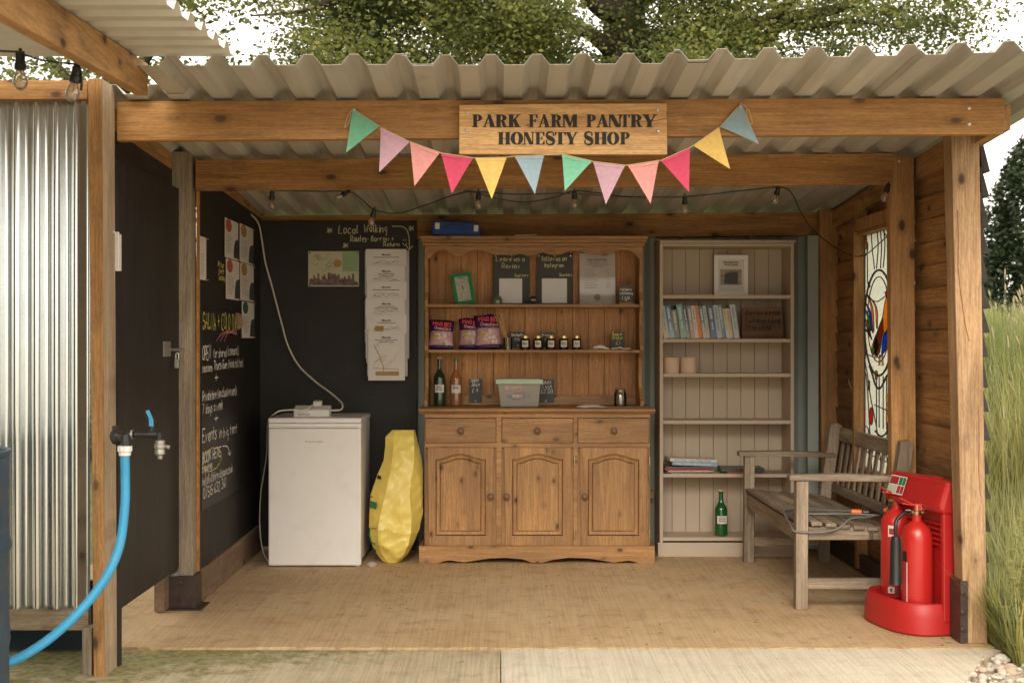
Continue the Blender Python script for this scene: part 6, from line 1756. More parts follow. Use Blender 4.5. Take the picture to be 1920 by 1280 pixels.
def bagmark(poly, mat, nm):
    """printed mark that follows the bag surface"""
    b = MB(); n_ = len(poly); ys = [near_y(px,py)-.014 for px, py in poly]
    b.add([(wx(px,YG), y, wz(py,YG)) for (px,py), y in zip(poly, ys)], [tuple(range(n_))] if n_ < 5 else [tuple(range(n_))])
    b.build(nm, mat, BG)
bagmark([(706,893),(713,889),(714,899),(705,898)], M['blackpl'], 'black_print'); bagmark([(694,931),(708,931),(708,934),(694,934)], M['blackpl'], 'black_print')
bagmark([(693,940),(707,941),(706,953),(693,952)], M['green'], 'green_print'); 
bagmark([(692,990),(707,987),(708,1000),(691,1002)], M['green'], 'green_print'); bagmark([(691,1003),(708,1001),(704,1020),(695,1018)], M['green'], 'green_print')
b = MB(); pl = Plane((0,near_y(783,902)-.03,0),(1,0,0),(0,0,1)); write(b, pl, 'VI', wx(779.5,YG), wz(904,YG), .026, .005, width=.022, slant=.15); b.build('lettering', M['blackpl'], BG)
b = MB(); pl = Plane((0,near_y(698,1034)-.02,0),(1,0,0),(0,0,1)); write(b, pl, 'ct', wx(697,YG), wz(1036,YG), .022, .005, width=.022, slant=.15); b.build('lettering', M['blackpl'], BG)

# ================================================================ BENCH
BN = thing('garden_bench', 'weathered grey slatted garden bench along the right wall, facing left', 'bench', (1.62, 6.6, 0))
yn, yfar = 5.962, 7.23            # near and far end frames (front faces)
T = .055
def leg(pts, name='leg', mat='bench_z'):
    b = MB(); b.prism(pts[0], 'y', pts[1], pts[1]+T); b.build(name, M[mat], BN, bevel=.003)
fx0 = 1.372
for y in (yn, yfar):
    b = MB(); b.prism([(fx0,0),(fx0+.056,0),(fx0+.060,.60),(fx0+.004,.60)], 'y', y, y+T); b.build('leg', M['bench_z'], BN, bevel=.004)
    b = MB(); b.prism([(1.80,0),(1.856,0),(1.862,.36),(1.925,.775),(1.90,.79),(1.862,.785),(1.802,.38)], 'y', y, y+T); b.build('leg', M['bench_z'], BN, bevel=.004)
    # arm, side rail, stretcher
    b = MB(); b.prism([(fx0-.03,.602),(1.885,.596),(1.885,.620),(1.60,.632),(fx0-.03,.628)], 'y', y-.008, y+T+.008); b.build('armrest', M['bench_x'], BN, bevel=.004)
    b = MB(); b.box(fx0+.061, 1.799, y+.010, y+.042, .325, .385); b.build('side_rail', M['bench_x'], BN, bevel=.002)
    b = MB(); b.box(fx0+.059, 1.799, y+.012, y+.040, .095, .145); b.build('stretcher', M['bench_x'], BN, bevel=.002)
b = MB(); b.box(fx0+.012, fx0+.040, yn+T+.001, yfar-.001, .315, .392); b.build('front_rail', M['bench'], BN, bevel=.002)
b = MB(); b.box(1.805, 1.835, yn+T+.001, yfar-.001, .31, .37); b.build('back_rail', M['bench'], BN, bevel=.002)
for i in range(7):
    xs_ = fx0 + .006 + i*.066; z = .398 - .006*i + (.006 if i == 0 else 0)
    b = MB(); b.box(xs_, xs_+.050, yn-.006 + (.062 if i == 0 else 0), yfar+T+.004 - (.062 if i == 0 else 0), z, z+.018); b.build('seat_slat', M['bench'], BN, bevel=.003)
# back: top rail, bottom rail, slats (leaning)
def bk(z): return 1.866 + (z-.36)*.150
b = MB(); b.prism([(bk(.70)-.014,.69),(bk(.70)+.014,.69),(bk(.76)+.014,.765),(bk(.76)-.014,.765)], 'y', yn+T+.001, yfar-.001); b.build('top_rail', M['bench'], BN, bevel=.003)
b = MB(); b.prism([(bk(.42)-.014,.405),(bk(.42)+.014,.405),(bk(.45)+.014,.45),(bk(.45)-.014,.45)], 'y', yn+T+.001, yfar-.001); b.build('lower_rail', M['bench'], BN, bevel=.003)
for i in range(11):
    y = yn+T+.05 + i*(yfar-yn-T-.135)/10
    b = MB(); b.bar((bk(.452), y+.018, .452), (bk(.688), y+.018, .688), .038, .012, (1,0,0)); b.build('back_slat', M['bench_z'], BN, bevel=.002)
b = MB(); b.box(1.715,1.735, yn-.001+.008, yn+.0095, .328, .382); b.build('steel_plate', M['steel'], BN)
# grey cable with orange connectors lying on the bench
t = thing('cable_coil', 'grey cable with two orange and black connectors coiled over the near end of the bench', 'cable', (1.6, 6.05, .40))
zc_ = .425
def bp(px, Y, z): return (wx(px,Y), Y, z)
b = MB()
b.tube(smooth_path([bp(1600,6.10,.432),bp(1575,6.22,.430),bp(1530,6.30,.428),bp(1495,6.28,.428),(1.372,6.20,.43),(1.362,6.10,.405),(1.358,6.0,.385),(1.365,5.962,.368),(1.42,5.955,.362),(1.50,5.95,.365),(1.56,5.955,.378),(1.60,5.96,.405),(1.64,5.99,.424),(1.72,6.02,.425),(1.80,6.08,.425)],6), .0048, 8)
b.tube(smooth_path([bp(1610,6.12,.440),bp(1580,6.16,.436),bp(1540,6.20,.434),bp(1500,6.18,.434),(1.39,6.10,.437),(1.42,6.05,.437),(1.52,6.04,.437),(1.66,6.06,.434),(1.78,6.04,.43)],6), .0048, 8)
b.build('cable', paint('grey flex', (.16,.15,.14), .45, .1), t, smooth='all')
for (p, q, m1, m2) in (((1.665,6.10,.44),(1.725,6.085,.438),'orange','blackpl'), ((1.80,6.03,.452),(1.845,6.015,.475),'orange','blackpl')):
    p, q = Vector(p), Vector(q); d_ = (q-p).normalized()
    b = MB(); b.lathe([(.006,0),(.0125,.004),(.013,.045),(.011,.05)], p, 12, d_); b.build('connector', M['orange'], t, smooth=True)
    if p.x < 1.75:
        b = MB(); b.lathe([(.010,.052),(.017,.056),(.017,.082),(.010,.088)], p, 14, d_); b.build('connector_plug', M['blackpl'], t, smooth=True)

# ================================================================ FIRE EXTINGUISHERS AND STAND
ST = thing('extinguisher_stand', 'red moulded plastic extinguisher stand with hood, against the right wall', 'extinguisher stand', (1.82, 5.62, 0))
def dshape(cx, cy, rx, ry, back, n=24):
    """D outline: flat side at x=back, curved toward -x"""
    pts = []
    for k in range(n+1):
        a = PI/2 + PI*k/n
        c_, s_ = math.cos(a), math.sin(a)
        pts.append((cx + rx*math.copysign(abs(c_)**.75, c_), cy + ry*math.copysign(abs(s_)**.75, s_)))
    return [(back, cy+ry)] + pts + [(back, cy-ry)]
cxs, cys = 1.86, 5.65; ryy = .245
def ringshape(rx, ry, z): return [(x, y, z) for x, y in dshape(cxs, cys, rx, ry, 1.935)]
layers = [(.195,.235,.001),(.205,ryy,.010),(.200,.240,.080),(.192,.232,.125),(.182,.224,.135),(.160,.200,.135),(.150,.190,.128),(.146,.186,.095)]
b = MB(); vs = []; n0 = None
for rx, ry, z in layers:
    rx *= .84
    Lr = ringshape(rx, ry, z); n0 = len(Lr)
    bx = 1.935 if z < .13 and rx > .18 else 1.925
    vs += [(min(x, bx), y, z) for x, y, z in Lr]
fs = [(j*n0+k, j*n0+(k+1)%n0, (j+1)*n0+(k+1)%n0, (j+1)*n0+k) for j in range(len(layers)-1) for k in range(n0)] + [tuple(range(n0-1,-1,-1)), tuple((len(layers)-1)*n0+k for k in range(n0))]
b.add(vs, fs); b.build('base', M['redpl'], ST, smooth=True)
# backboard with ribs
b = MB(); b.prism([(5.42,.10),(5.88,.10),(5.87,.60),(5.80,.655),(5.52,.665),(5.43,.62)], 'x', 1.895, 1.930)
b.prism([(5.405,.06),(5.43,.06),(5.44,.62),(5.41,.60)], 'x', 1.865, 1.932)
for i in range(5): b.box(1.880, 1.8945, 5.46, 5.82, .46-i*.022, .472-i*.022)
b.build('backboard', M['redpl'], ST, bevel=.006)
# hood: a moulded cowl leaning forward
hp = [(1.925,.660),(1.87,.655),(1.872,.638),(1.845,.560),(1.840,.540),(1.848,.525),(1.86,.520),(1.925,.512)]
b = MB(); vs = []; sl = [(5.40,.86),(5.415,.95),(5.44,1.0),(5.60,1.02),(5.80,1.0),(5.86,.94),(5.88,.84)]
for y, k in sl:
    for x, z in hp: vs.append((1.925-(1.925-x)*k, y, .512+(z-.512)*(.85+.15*k)))
m_ = len(hp)
fs = [(j*m_+i, j*m_+(i+1)%m_, (j+1)*m_+(i+1)%m_, (j+1)*m_+i) for j in range(len(sl)-1) for i in range(m_)] + [tuple(range(m_)), tuple((len(sl)-1)*m_+i for i in range(m_-1,-1,-1))]
b.add(vs, fs); hd = b.build('hood', M['redpl'], ST, bevel=.012)
ST.rotation_euler.z = R(12); ST.location.x = 1.785
# pictogram sticker on the sloping face
o_ = Vector((1.806,5.84,.640)); dn = Vector((-.040,0,-.080)).normalized(); nr_ = Vector((-.895,0,.447))
pl = Plane((1.8435,5.82,.562), (0,-1,0), (.327,0,.945)); pl.n = Vector((-.945,0,.327))
def strect(mat, nm, a0, a1, c0, c1, d_): 
    b = MB(); rect(b, pl, a0, a1, c0, c1, d_); b.build(nm, mat, hd)
strect(M['paper'], 'sticker', -.02, .12, .000, .085, .007)
strect(M['redlight'], 'pictogram', -.015, .055, .045, .080, .008); strect(M['green'], 'pictogram', .062, .088, .045, .080, .008); strect(M['green'], 'pictogram', .092, .116, .045, .080, .008)
strect(M['redlight'], 'pictogram', .062, .088, .006, .040, .008); strect(M['redlight'], 'pictogram', .092, .116, .006, .040, .008); strect(M['tublid'], 'pictogram', -.015, .055, .006, .040, .008)

def extinguisher(c, r, h, label, horn):
    t = thing('fire_extinguisher', label, 'fire extinguisher', c, group='fire extinguishers in the red stand')
    b = MB(); b.lathe([(0,0),(r*.9,0),(r,.008),(r,h-.075),(r*.96,h-.05),(r*.80,h-.022),(r*.5,h-.004),(r*.30,h+.006),(r*.28,h+.03),(0,h+.03)], c, 32); b.build('cylinder', M['red'], t, smooth=True)
    top = Vector(c)+Vector((0,0,h+.030))
    b = MB(); b.lathe([(.016,0),(.018,.006),(.018,.018),(.012,.022),(.012,.045),(.006,.048)], top, 12); b.tube([top+Vector((-.035,0,.014)), top+Vector((.03,0,.014))], .007, 8); b.build('valve', M['brass'], t, smooth=True)
    b = MB(); b.bar(top+Vector((-.010,0,.044)), top+Vector((-.075,.0,.075)), .022, .006); b.bar(top+Vector((.012,0,.040)), top+Vector((-.065,0,.052)), .020, .006); b.box(top.x-.012, top.x+.022, top.y-.011, top.y+.011, top.z+.020, top.z+.050)
    b.build('lever', M['red'], t, bevel=.002)
    b = MB(); b.tube([top+Vector((.034+.020*math.cos(a*PI/8), -.012, .040+.016*math.sin(a*PI/8))) for a in range(17)], .0018, 6); b.build('pin_ring', M['steel'], t)
    pl = None
    return t, top
E1c = (wx(1719,5.56), 5.56, .096)
t1, top1 = extinguisher(E1c, .0665, wz(977,5.58)-.096-.0, 'front red extinguisher with a black horn beside it, in the red stand', True)
hx = wx(1674,5.56)
b = MB(); b.lathe([(.017,0),(.022,.03),(.0255,.20),(.027,.205),(.024,.205)][::1], (hx, 5.52, wz(1005,5.52)), 18, (0,0,-1)); b.build('horn', M['blackpl'], t1, smooth=True)
b = MB(); b.tube(smooth_path([top1+Vector((-.028,0,.014)), top1+Vector((-.06,-.02,.012)), (hx+.012,5.53,wz(972,5.53)), (hx,5.52,wz(985,5.52)), (hx,5.52,wz(1008,5.52))], 5), .0085, 10); b.build('hose', M['blackpl'], t1, smooth='all')
b = MB(); b.lathe([(.010,0),(.010,.018)], top1+Vector((-.030,0,.014)), 10, (-1,-.2,0)); b.build('hose_collar', M['white'], t1, smooth=True)
def wrap(t, c, r, a0, a1, z0, z1, mat, nm, n=10):
    b = MB(); vs = []
    for k in range(n+1):
        a = R(a0+(a1-a0)*k/n)
        for z in (z0, z1): vs.append((c[0]+(r+.0008)*math.cos(a), c[1]+(r+.0008)*math.sin(a), z))
    b.add(vs, [(2*k,2*k+2,2*k+3,2*k+1) for k in range(n)]); return b.build(nm, mat, t, smooth='all')
wrap(t1, E1c, .0665, 190, 214, .30, .345, M['blackpl'], 'label'); wrap(t1, E1c, .0665, 190, 213, .130, .298, M['redlight'], 'label'); wrap(t1, E1c, .0668, 213.5, 217, .110, .298, M['paper'], 'label_edge'); wrap(t1, E1c, .0668, 196, 217, .104, .128, M['paper'], 'label_edge')
b = MB(); b.add([(E1c[0]+.068, 5.58, .125),(E1c[0]+.095, 5.575, .150),(E1c[0]+.112, 5.58, .128),(E1c[0]+.085, 5.585, .100)], [(0,1,2,3)]); b.build('swing_tag', M['paper'], t1)
E2c = (wx(1681,5.80), 5.80, .096)
t2, top2 = extinguisher(E2c, .070, wz(968,5.80)-.096+.03, 'rear red extinguisher with a white printed label, partly hidden by the black horn', False)
wrap(t2, E2c, .070, 215, 262, .118, .36, M['redlight'], 'label'); wrap(t2, E2c, .0703, 222, 245, .375, .425, M['paper'], 'label')
wrap(t2, E2c, .0706, 226, 243, .385, .412, M['redlight'], 'label_letters')
for k in range(9): wrap(t2, E2c, .0706, 232+(k%3), 236+(k*5%7)*2.5, .150+k*.024, .153+k*.024, M['paper'], 'label_text')
wrap(t2, E2c, .0706, 222, 246, .122, .150, M['paper'], 'label'); wrap(t2, E2c, .0710, 230, 238, .128, .144, M['redlight'], 'label_letters')

# ================================================================ TAP, PIPE AND DRUM
TP = thing('garden_tap', 'black plastic garden tap with blue lever fixed to the corner post of the cabin', 'tap', (wx(235,4.78), 4.78, wz(830,4.78)))
def tp(px, py, Y=4.72): return Vector((wx(px,Y), Y, wz(py,Y)))
b = MB(); b.lathe([(.030,0),(.032,.004),(.028,.012),(.020,.018),(.017,.04)], tp(222,818,4.788), 18, (0,-1,0)); b.tube([tp(222,818,4.76), tp(222,818,4.72), tp(236,820,4.70), tp(236,836,4.70)], [.018,.018,.019,.019], 12); b.box(tp(211,0,4.78).x, tp(222,0,4.78).x, 4.776, 4.789, wz(832,4.78), wz(798,4.78))
b.build('wall_elbow', M['blackpl'], TP, smooth=True)
b = MB(); b.tube([tp(240,814), tp(250,814)], .015, 12); b.tube([tp(252,814), tp(300,814)], .0105, 12); b.tube([tp(278,814), tp(296,814)], .015, 12); b.tube([tp(298,811), tp(298,826)], .0125, 12); b.tube([tp(284,799), tp(284,812)], .010, 10)
b.build('tap_body', M['blackpl'], TP, smooth=True)
b = MB(); b.tube([tp(246,814), tp(250,814)], .017, 14); b.build('collar', M['dirtysteel'], TP, smooth=True)
b = MB(); b.bar(tp(284,803), tp(283,784), .016, .007, (0,1,0)); b.bar(tp(283.5,786), tp(276,769), .014, .007, (0,1,0)); b.build('lever', M['hose'], TP, bevel=.002)
b = MB(); b.lathe([(.012,0),(.018,.003),(.018,.014),(.021,.016),(.021,.030),(.017,.034),(.019,.040),(.019,.052),(.010,.058),(.009,.070),(.007,.072)], tp(300,824), 18, (0,0,-1)); b.lathe([(.003,0),(.008,.01),(.008,.018)], tp(309,836), 8, (1,0,-.3))
b.build('hose_connector', M['dirtysteel'], TP, smooth=True)
b = MB(); b.lathe([(.020,0),(.027,.002),(.027,.020),(.022,.024),(.022,.036)], tp(234,835,4.70), 10, (0,0,-1)); b.build('pipe_nut', M['white'], TP)
HS = thing('water_pipe', 'light blue plastic water pipe curving down from the tap to the drum', 'pipe', (wx(150,4.5), 4.5, 0))
b = MB(); b.tube(smooth_path([tp(234,848,4.70), tp(235,900,4.70), tp(234,950,4.69), tp(226,1015,4.67), tp(208,1065,4.65), tp(178,1112,4.62), tp(140,1155,4.58), tp(95,1195,4.52), tp(50,1225,4.45), tp(10,1243,4.38), tp(-60,1262,4.28), tp(-160,1280,4.2)], 6), .0168, 14); b.build('pipe', M['hose'], HS, smooth='all')
DM = thing('steel_drum', 'dark blue scuffed steel drum at the left edge, in front of the cabin', 'drum', (-1.90, 4.15, -.02))
b = MB(); rr_ = .285; H_ = .915
prof = [(0,0),(rr_,0),(rr_+.006,.005),(rr_+.006,.018),(rr_,.024)]
for k in range(1, 30):
    z = .024 + k*(H_-.05)/30; q = 0
    for c_ in (.30, .60): q += .010*math.exp(-((z-c_)/.014)**2)
    prof.append((rr_+q+.0015*math.sin(z*95), z))
prof += [(rr_,H_-.02),(rr_+.007,H_-.016),(rr_+.007,H_-.002),(rr_,H_),(rr_-.008,H_-.004),(rr_-.010,H_-.02),(0,H_-.022)]
b.lathe(prof, (-1.90,4.15,-.02), 48); b.build('drum_body', M['barrel'], DM, smooth=True)
b = MB(); b.lathe([(.008,0),(.008,.012),(.004,.014)], (-1.62, 4.10, .50), 10, (1,-.2,0)); b.build('bolt', M['rust'], DM)
# ================================================================ PLANTS
def np_leaves(cent, size, rng, up=.25, asp=.55, shape='kite'):
    """small folded leaf quads round the given centres"""
    n = len(cent)
    d = rng.normal(size=(n,3)); d[:,2] *= .6; d /= np.linalg.norm(d, axis=1)[:,None]
    r = rng.normal(size=(n,3)); r[:,2] += up*3
    s = np.cross(d, r); s /= (np.linalg.norm(s, axis=1)[:,None]+1e-9)
    L = size*rng.uniform(.6,1.25,size=(n,1)); Wd = L*asp
    nrm = np.cross(s, d)
    v0 = cent - d*L*.5; v2 = cent + d*L*.5
    v1 = cent + s*Wd*.5 + nrm*L*.08 + d*L*.08; v3 = cent - s*Wd*.5 + nrm*L*.08 + d*L*.08
    V = np.stack([v0,v1,v2,v3], axis=1).reshape(-1,3)
    Fq = np.arange(n*4).reshape(n,4)
    return V, Fq
def np_obj(name, V, Fq, mat, parent=None):
    me = bpy.data.meshes.new(name)
    o0 = ORG[parent.name] if parent is not None else Vector((0,0,0))
    V = V - np.array(o0)
    n, k = Fq.shape
    me.vertices.add(len(V)); me.vertices.foreach_set('co', V.astype(np.float32).ravel())
    me.loops.add(n*k); me.loops.foreach_set('vertex_index', Fq.astype(np.int32).ravel())
    me.polygons.add(n); me.polygons.foreach_set('loop_start', (np.arange(n)*k).astype(np.int32))
    me.update(calc_edges=True); me.materials.append(mat)
    o = bpy.data.objects.new(name, me); COL.objects.link(o); ORG[o.name] = o0
    if parent is not None: o.parent = parent
    return o
LEAF = translucent('oak leaf', (.11,.16,.045), .5, .5, .4, isl=True, scale=1.6, col2=(.33,.36,.11))
LEAF2 = translucent('hedge leaf', (.040,.062,.026), .3, .5, .3, isl=True, scale=1.5)
BARK = paint('oak bark', (.055,.04,.028), .9, .5, 9, bmp=.9, bscale=22)
def clusters(rng, n, box, zfun=None, per=260, rad=.42, keep=None):
    out = []
    c = 0
    while c < n:
        p = np.array([rng.uniform(*box[0]), rng.uniform(*box[1]), rng.uniform(*box[2])])
        if keep is not None and not keep(p): continue
        r = rad*rng.uniform(.5,1.3)
        m = int(per*(r/rad)**2*rng.uniform(.6,1.2))
        q = rng.normal(size=(m,3))*r*np.array([.62,.62,.34]) + p
        out.append(q); c += 1
    return np.concatenate(out)
rng = np.random.default_rng(3)
OK = thing('oak_tree', 'big spreading oak tree with thick dark limbs behind the shelter', 'tree', (wx(1172,13.5), 13.5, 0))
tx = wx(1172,13.5)
b = MB()
b.tube(smooth_path([(tx-.02,13.5,-.1),(tx,13.5,1.2),(tx+.03,13.5,2.6),(tx-.02,13.5,3.8),(tx+.0,13.5,4.8),(tx+.05,13.4,5.8)],4), [.30-.005*k for k in range(21)], 14); b.build('trunk', BARK, OK, smooth='all')
def limb(pts, r0, r1, n=5):
    P = smooth_path(pts, n); b = MB(); m_ = len(P)
    b.tube(P, [r0+(r1-r0)*i/(m_-1) for i in range(m_)], 9); b.build('limb', BARK, OK, smooth='all')
def q3(px, py, Y): return (wx(px,Y), Y, wz(py,Y))
limb([q3(1185,70,13.4), q3(1230,80,13.2), q3(1290,66,13.0), q3(1345,52,12.8), q3(1400,55,12.6), q3(1450,30,12.4), q3(1500,-10,12.2)], .13, .045)
limb([q3(1195,105,13.4), q3(1260,92,13.2), q3(1330,75,13.0), q3(1400,80,12.8), q3(1440,70,12.6), q3(1470,35,12.4), q3(1560,20,12.2), q3(1660,-20,12)], .12, .04)
limb([q3(1390,38,12.6), q3(1440,45,12.5), q3(1520,50,12.4), q3(1600,40,12.3), q3(1700,55,12.2)], .045, .015)
limb([q3(1155,30,13.4), q3(1120,10,13.2), q3(1080,-30,13.0)], .13, .06)
limb([q3(1150,100,13.4), q3(1100,60,13.1), q3(1000,30,12.8), q3(900,20,12.5), q3(820,40,12.2)], .09, .02)
limb([q3(880,95,12.6), q3(850,60,12.6), q3(815,35,12.6), q3(780,40,12.5)], .04, .012)
limb([q3(1000,-60,12.5), q3(800,-40,12.2), q3(640,-5,12.0), q3(560,22,11.9), q3(470,30,11.9)], .05, .008)
limb([q3(1210,0,13.4), q3(1290,-60,13), q3(1500,-120,12.6), q3(1800,-100,12.2), q3(1960,-10,12)], .09, .02)
limb([q3(1700,-60,12.2), q3(1760,-10,12.1), q3(1800,30,12)], .03, .01)
# crown, denser on the left of the trunk, looser to the right
def dens(p):
    px = VX + F*p[0]/p[1]; 
    n1 = noise.noise(Vector(p)*.75)
    if p[0] < -2.2 and p[2] < 5.6: return False
    if 1122 < px < 1222 and p[1] < 13.7 and p[2] < 4.9 and n1 < .25: return False
    if 1222 < px < 1500 and p[2] < 4.75 and n1 < -.05: return False
    lim = {True: -.26, False: -.02}[p[0] < 1.6]
    return n1 > lim
pts = [clusters(rng, 170, ((-2.3,1.9),(11.6,13.8),(3.6,5.4)), rad=.36, per=640, keep=dens),
       clusters(rng, 105, ((1.6,6.5),(11.5,13.6),(3.9,5.6)), rad=.34, per=520, keep=dens),
       clusters(rng, 40, ((-2.2,6.5),(12,15),(5.4,7.6)), per=200, rad=.6)]
V, Fq = np_leaves(np.concatenate(pts), .056, rng)
np_obj('crown', V, Fq, LEAF, OK)
# smaller tree at the left, behind the cabin roof
T2 = thing('ash_tree', 'light green leafy tree behind the cabin at the upper left', 'tree', (-4.0, 12.5, 0))
b = MB(); b.tube(smooth_path([(-4.0,12.5,-.1),(-3.95,12.5,2),(-3.8,12.4,3.6),(-3.6,12.3,5.2)],4), [.16-.009*k for k in range(13)], 10); b.build('trunk', BARK, T2, smooth='all')
for e in ((-2.9,12.0,4.9),(-3.0,12.2,4.2),(-4.9,12.2,4.4)):
    b = MB(); b.tube(smooth_path([(-3.85,12.4,3.4),((-3.85+e[0])/2,12.3,4.0),e],4), [.05-.004*k for k in range(9)], 7); b.build('limb', BARK, T2, smooth='all')
pts = [clusters(rng, 34, ((-3.6,-2.6),(11.3,12.6),(3.9,5.6)), per=110, rad=.35), clusters(rng, 50, ((-6.2,-3.3),(11.5,13),(3.2,5.8)), per=200, rad=.45)]
V, Fq = np_leaves(np.concatenate(pts), .075, rng); np_obj('crown', V, Fq, LEAF, T2)
# conifer like dark trees at right behind the meadow
for i, (x, y, zt_, wd, lb) in enumerate(((8.05, 19.5, 4.3, 1.15, 'dense dark green conifer behind the meadow grass, at the right edge'), (6.3, 20.5, 3.9, .8, 'narrower dark conifer partly hidden by the right wall of the shelter'), (10.3, 20, 4.6, 1.3, 'dark conifer standing just beyond the right edge of the view'))):
    z0 = terrain_h(x, y)
    T3 = thing('conifer', lb, 'tree', (x, y, z0))
    b = MB(); b.tube([(x,y,z0-.1),(x,y,zt_*.95)], [.14,.02], 9); b.build('trunk', BARK, T3, smooth='all')
    m_ = 24000; h = rng.beta(1.25, 1.6, size=m_); a = rng.uniform(0, 2*PI, size=m_)
    lobes = .82 + .18*np.sin(a*5+h*9+i) + .10*np.sin(a*11+h*31)
    rad_ = wd*(1-h)**.55*(.35+.65*rng.uniform(0,1,size=m_)**.35)*lobes + .05
    C3 = np.stack([x+rad_*np.cos(a), y+rad_*np.sin(a), z0+.05+h*(zt_-z0)+rng.normal(size=m_)*.05], axis=1)
    V, Fq = np_leaves(C3, .10, rng, asp=.5); np_obj('crown', V, Fq, LEAF2, T3)
# low hedge behind the shelter
hc = []
for k in range(150):
    x = rng.uniform(-7, 3.5); y = rng.uniform(11.0, 12.6); zc_ = rng.uniform(.3, 1.9)
    hc.append(rng.normal(size=(150,3))*np.array([.35,.3,.28]) + np.array([x,y,zc_]))
V, Fq = np_leaves(np.concatenate(hc), .10, rng)
hg = thing('hedge', 'rough green hedge growing behind the back wall of the shelter', 'hedge', (-1, 11.8, 0)); np_obj('foliage', V, Fq, LEAF, hg)

# unseen hedge, added far left so the corrugated wall reflects something dark
hc = []
for k in range(260):
    y = rng.uniform(-9, 3.6); hc.append(rng.normal(size=(110,3))*np.array([.35,.4,.35]) + np.array([-6.3+rng.uniform(-.4,.4), y, rng.uniform(.1, 3.4)]))
V, Fq = np_leaves(np.concatenate(hc), .14, rng); o = np_obj('added_hedge', V, Fq, LEAF2); tag(o, 'unseen dark hedge added left of the yard to darken wall reflections', 'hedge', kind='stuff')
b = MB(); b.box(-6.6, -6.2, -9, 3.6, -.1, 3.2); tag(b.build('added_hedge_core', LEAF2), 'solid dark core of the added unseen hedge', 'hedge', kind='stuff')
# meadow grass to the right of the shelter
def blades(x, y, h, rng, wd=.005, bend=.35):
    n = len(x); z0 = np.array([terrain_h(a, c) for a, c in zip(x, y)]) - .01
    a = rng.uniform(0, 2*PI, n); bx, by = np.cos(a), np.sin(a)
    bb = h*bend*rng.uniform(.2,1.2,n)
    sx, sy = -by*wd/2, bx*wd/2
    V = np.zeros((n,6,3))
    for j, (t, ww) in enumerate(((0,1),(.55,.8),(1,.12))):
        cx_, cy_, cz_ = x+bx*bb*t*t, y+by*bb*t*t, z0+h*(t-.12*t*t*(bb/h))
        V[:,2*j] = np.stack([cx_-sx*ww, cy_-sy*ww, cz_],1); V[:,2*j+1] = np.stack([cx_+sx*ww, cy_+sy*ww, cz_],1)
    base = np.arange(n)[:,None]*6
    Fq = np.concatenate([base+np.array([[0,1,3,2]]), base+np.array([[2,3,5,4]])])
    return V.reshape(-1,3), Fq
GR = translucent('meadow grass blade', (.30,.38,.11), .5, .5, .3, isl=True, scale=.8, col2=(.58,.56,.26))
GR2 = translucent('grass seed head', (.50,.42,.27), .35, .8, .15, isl=False, scale=3)
def field(n, y0, y1, p=1.6):
    y = y0 + (y1-y0)*rng.uniform(0,1,n)**p
    x = 2.13 + rng.uniform(0,1,n)*(y*.18 + 1.2)
    x = np.where(y > 9, x + (y-9)*.18, x)
    return x, y
Vs, Fs, off = [], [], 0
for (n, y0, y1, h0, h1, wd) in ((9000, 5.15, 7.5, .25, .62, .007), (30000, 7.2, 14, .45, 1.05, .009), (26000, 13, 26, .5, .9, .016)):
    x, y = field(n, y0, y1, 1.2); h = rng.uniform(h0, h1, n)
    V, Fq = blades(x, y, h, rng, wd); Vs.append(V); Fs.append(Fq+off); off += len(V)
# dark tuft hugging the post foot
x = wx(1880,5.2)+rng.normal(size=900)*.085; y = 5.22+rng.normal(size=900)*.10
x = np.maximum(x, 2.045); V, Fq = blades(x, y, rng.uniform(.12,.42,900), rng, .008, .5); Vs.append(V); Fs.append(Fq+off); off += len(V)
o = np_obj('meadow_grass', np.concatenate(Vs), np.concatenate(Fs), GR); tag(o, 'long pale green meadow grass growing to the right of the shelter', 'grass', kind='stuff')
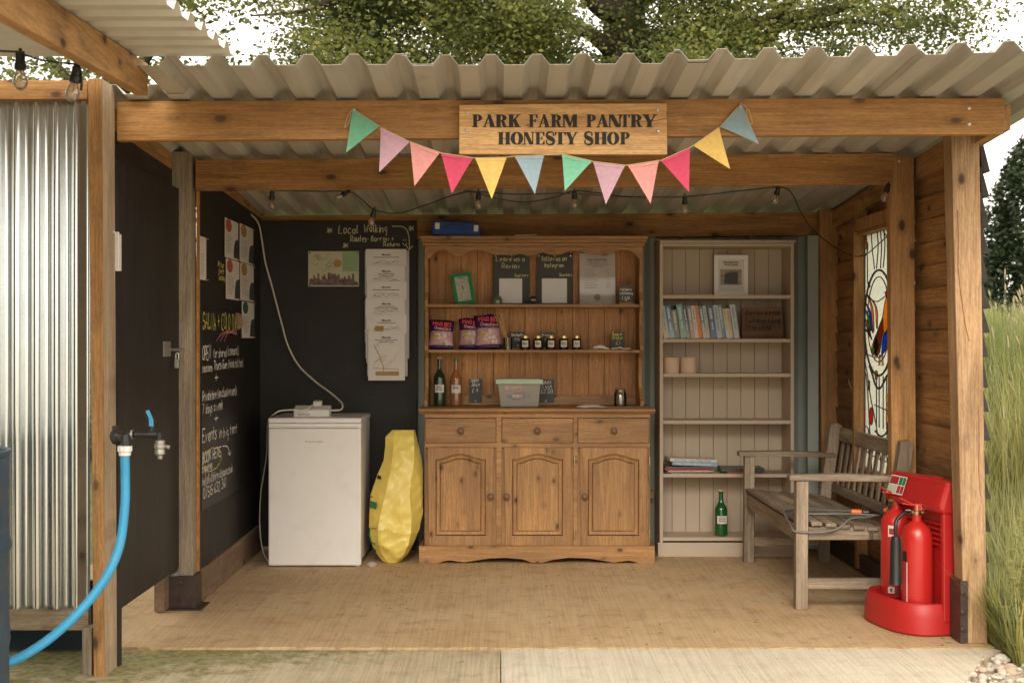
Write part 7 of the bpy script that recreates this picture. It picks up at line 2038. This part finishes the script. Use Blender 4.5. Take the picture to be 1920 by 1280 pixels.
# seed heads: stems with a fuzzy cigar head
def seed_heads(n, y0, y1, h0, h1, r):
    mb = MB(); x, y = field(n, y0, y1, 1.0)
    for a, c in zip(x, y):
        h = rng.uniform(h0, h1); z0 = terrain_h(a, c); an = rng.uniform(0, 6.3); bd = rng.uniform(.05,.25)*h
        tip = Vector((a+math.cos(an)*bd, c+math.sin(an)*bd, z0+h)); mid = Vector((a+math.cos(an)*bd*.3, c+math.sin(an)*bd*.3, z0+h*.6))
        mb.tube([(a,c,z0), mid, tip], [r*.28,r*.22,r*.15], 4, False)
        d_ = (tip-mid).normalized(); L_ = rng.uniform(.05,.10)
        mb.lathe([(r*.3,0),(r,L_*.15),(r*1.05,L_*.6),(r*.6,L_*.9),(0,L_)], tip, 6, d_)
    return mb
b = seed_heads(260, 6.6, 10.5, .75, 1.12, .0058); b2 = seed_heads(420, 10.5, 20, .75, 1.1, .009); b.add(b2.v, b2.f)
tag(b.build('grass_seed_heads', GR2, smooth='all', origin=(0,0,0)), 'pale fluffy seed heads rising above the meadow grass', 'grass', kind='stuff')
# a few weeds leaning in front of the post
WD = thing('weed', 'tall green weed leaning in front of the foot of the right post', 'plant', (2.06, 5.16, 0))
rndw = random.Random(15); 
for k in range(7):
    a = (2.055+rndw.uniform(-.03,.05), 5.16+rndw.uniform(-.03,.03)); tipx = a[0]+rndw.uniform(-.10,.14); hz = rndw.uniform(.25,.60)
    P = smooth_path([(a[0],a[1],-.02),(a[0]*.6+tipx*.4,a[1]-.03,hz*.6),(tipx,a[1]-.06,hz)],5)
    b = MB(); b.tube(P, [.0026-.0001*i for i in range(len(P))], 5); st_ = b.build('stem', GR, WD)
    C4 = []
    for i, p in enumerate(P[2:]):
        for q in range(5): C4.append([p.x+rndw.uniform(-.02,.02), p.y+rndw.uniform(-.02,.02), p.z+rndw.uniform(-.01,.01)])
    V, Fq = np_leaves(np.array(C4), .045, rng, asp=.18); np_obj('leaves', V, Fq, GR, st_)
    if k < 3:
        b = MB(); b.lathe([(.001,0),(.006,.01),(.0065,.035),(.003,.05),(0,.055)], P[-1], 8, (P[-1]-P[-2])); b.build('seed_head', GR2, st_, smooth='all')
bpy.context.view_layer.update()
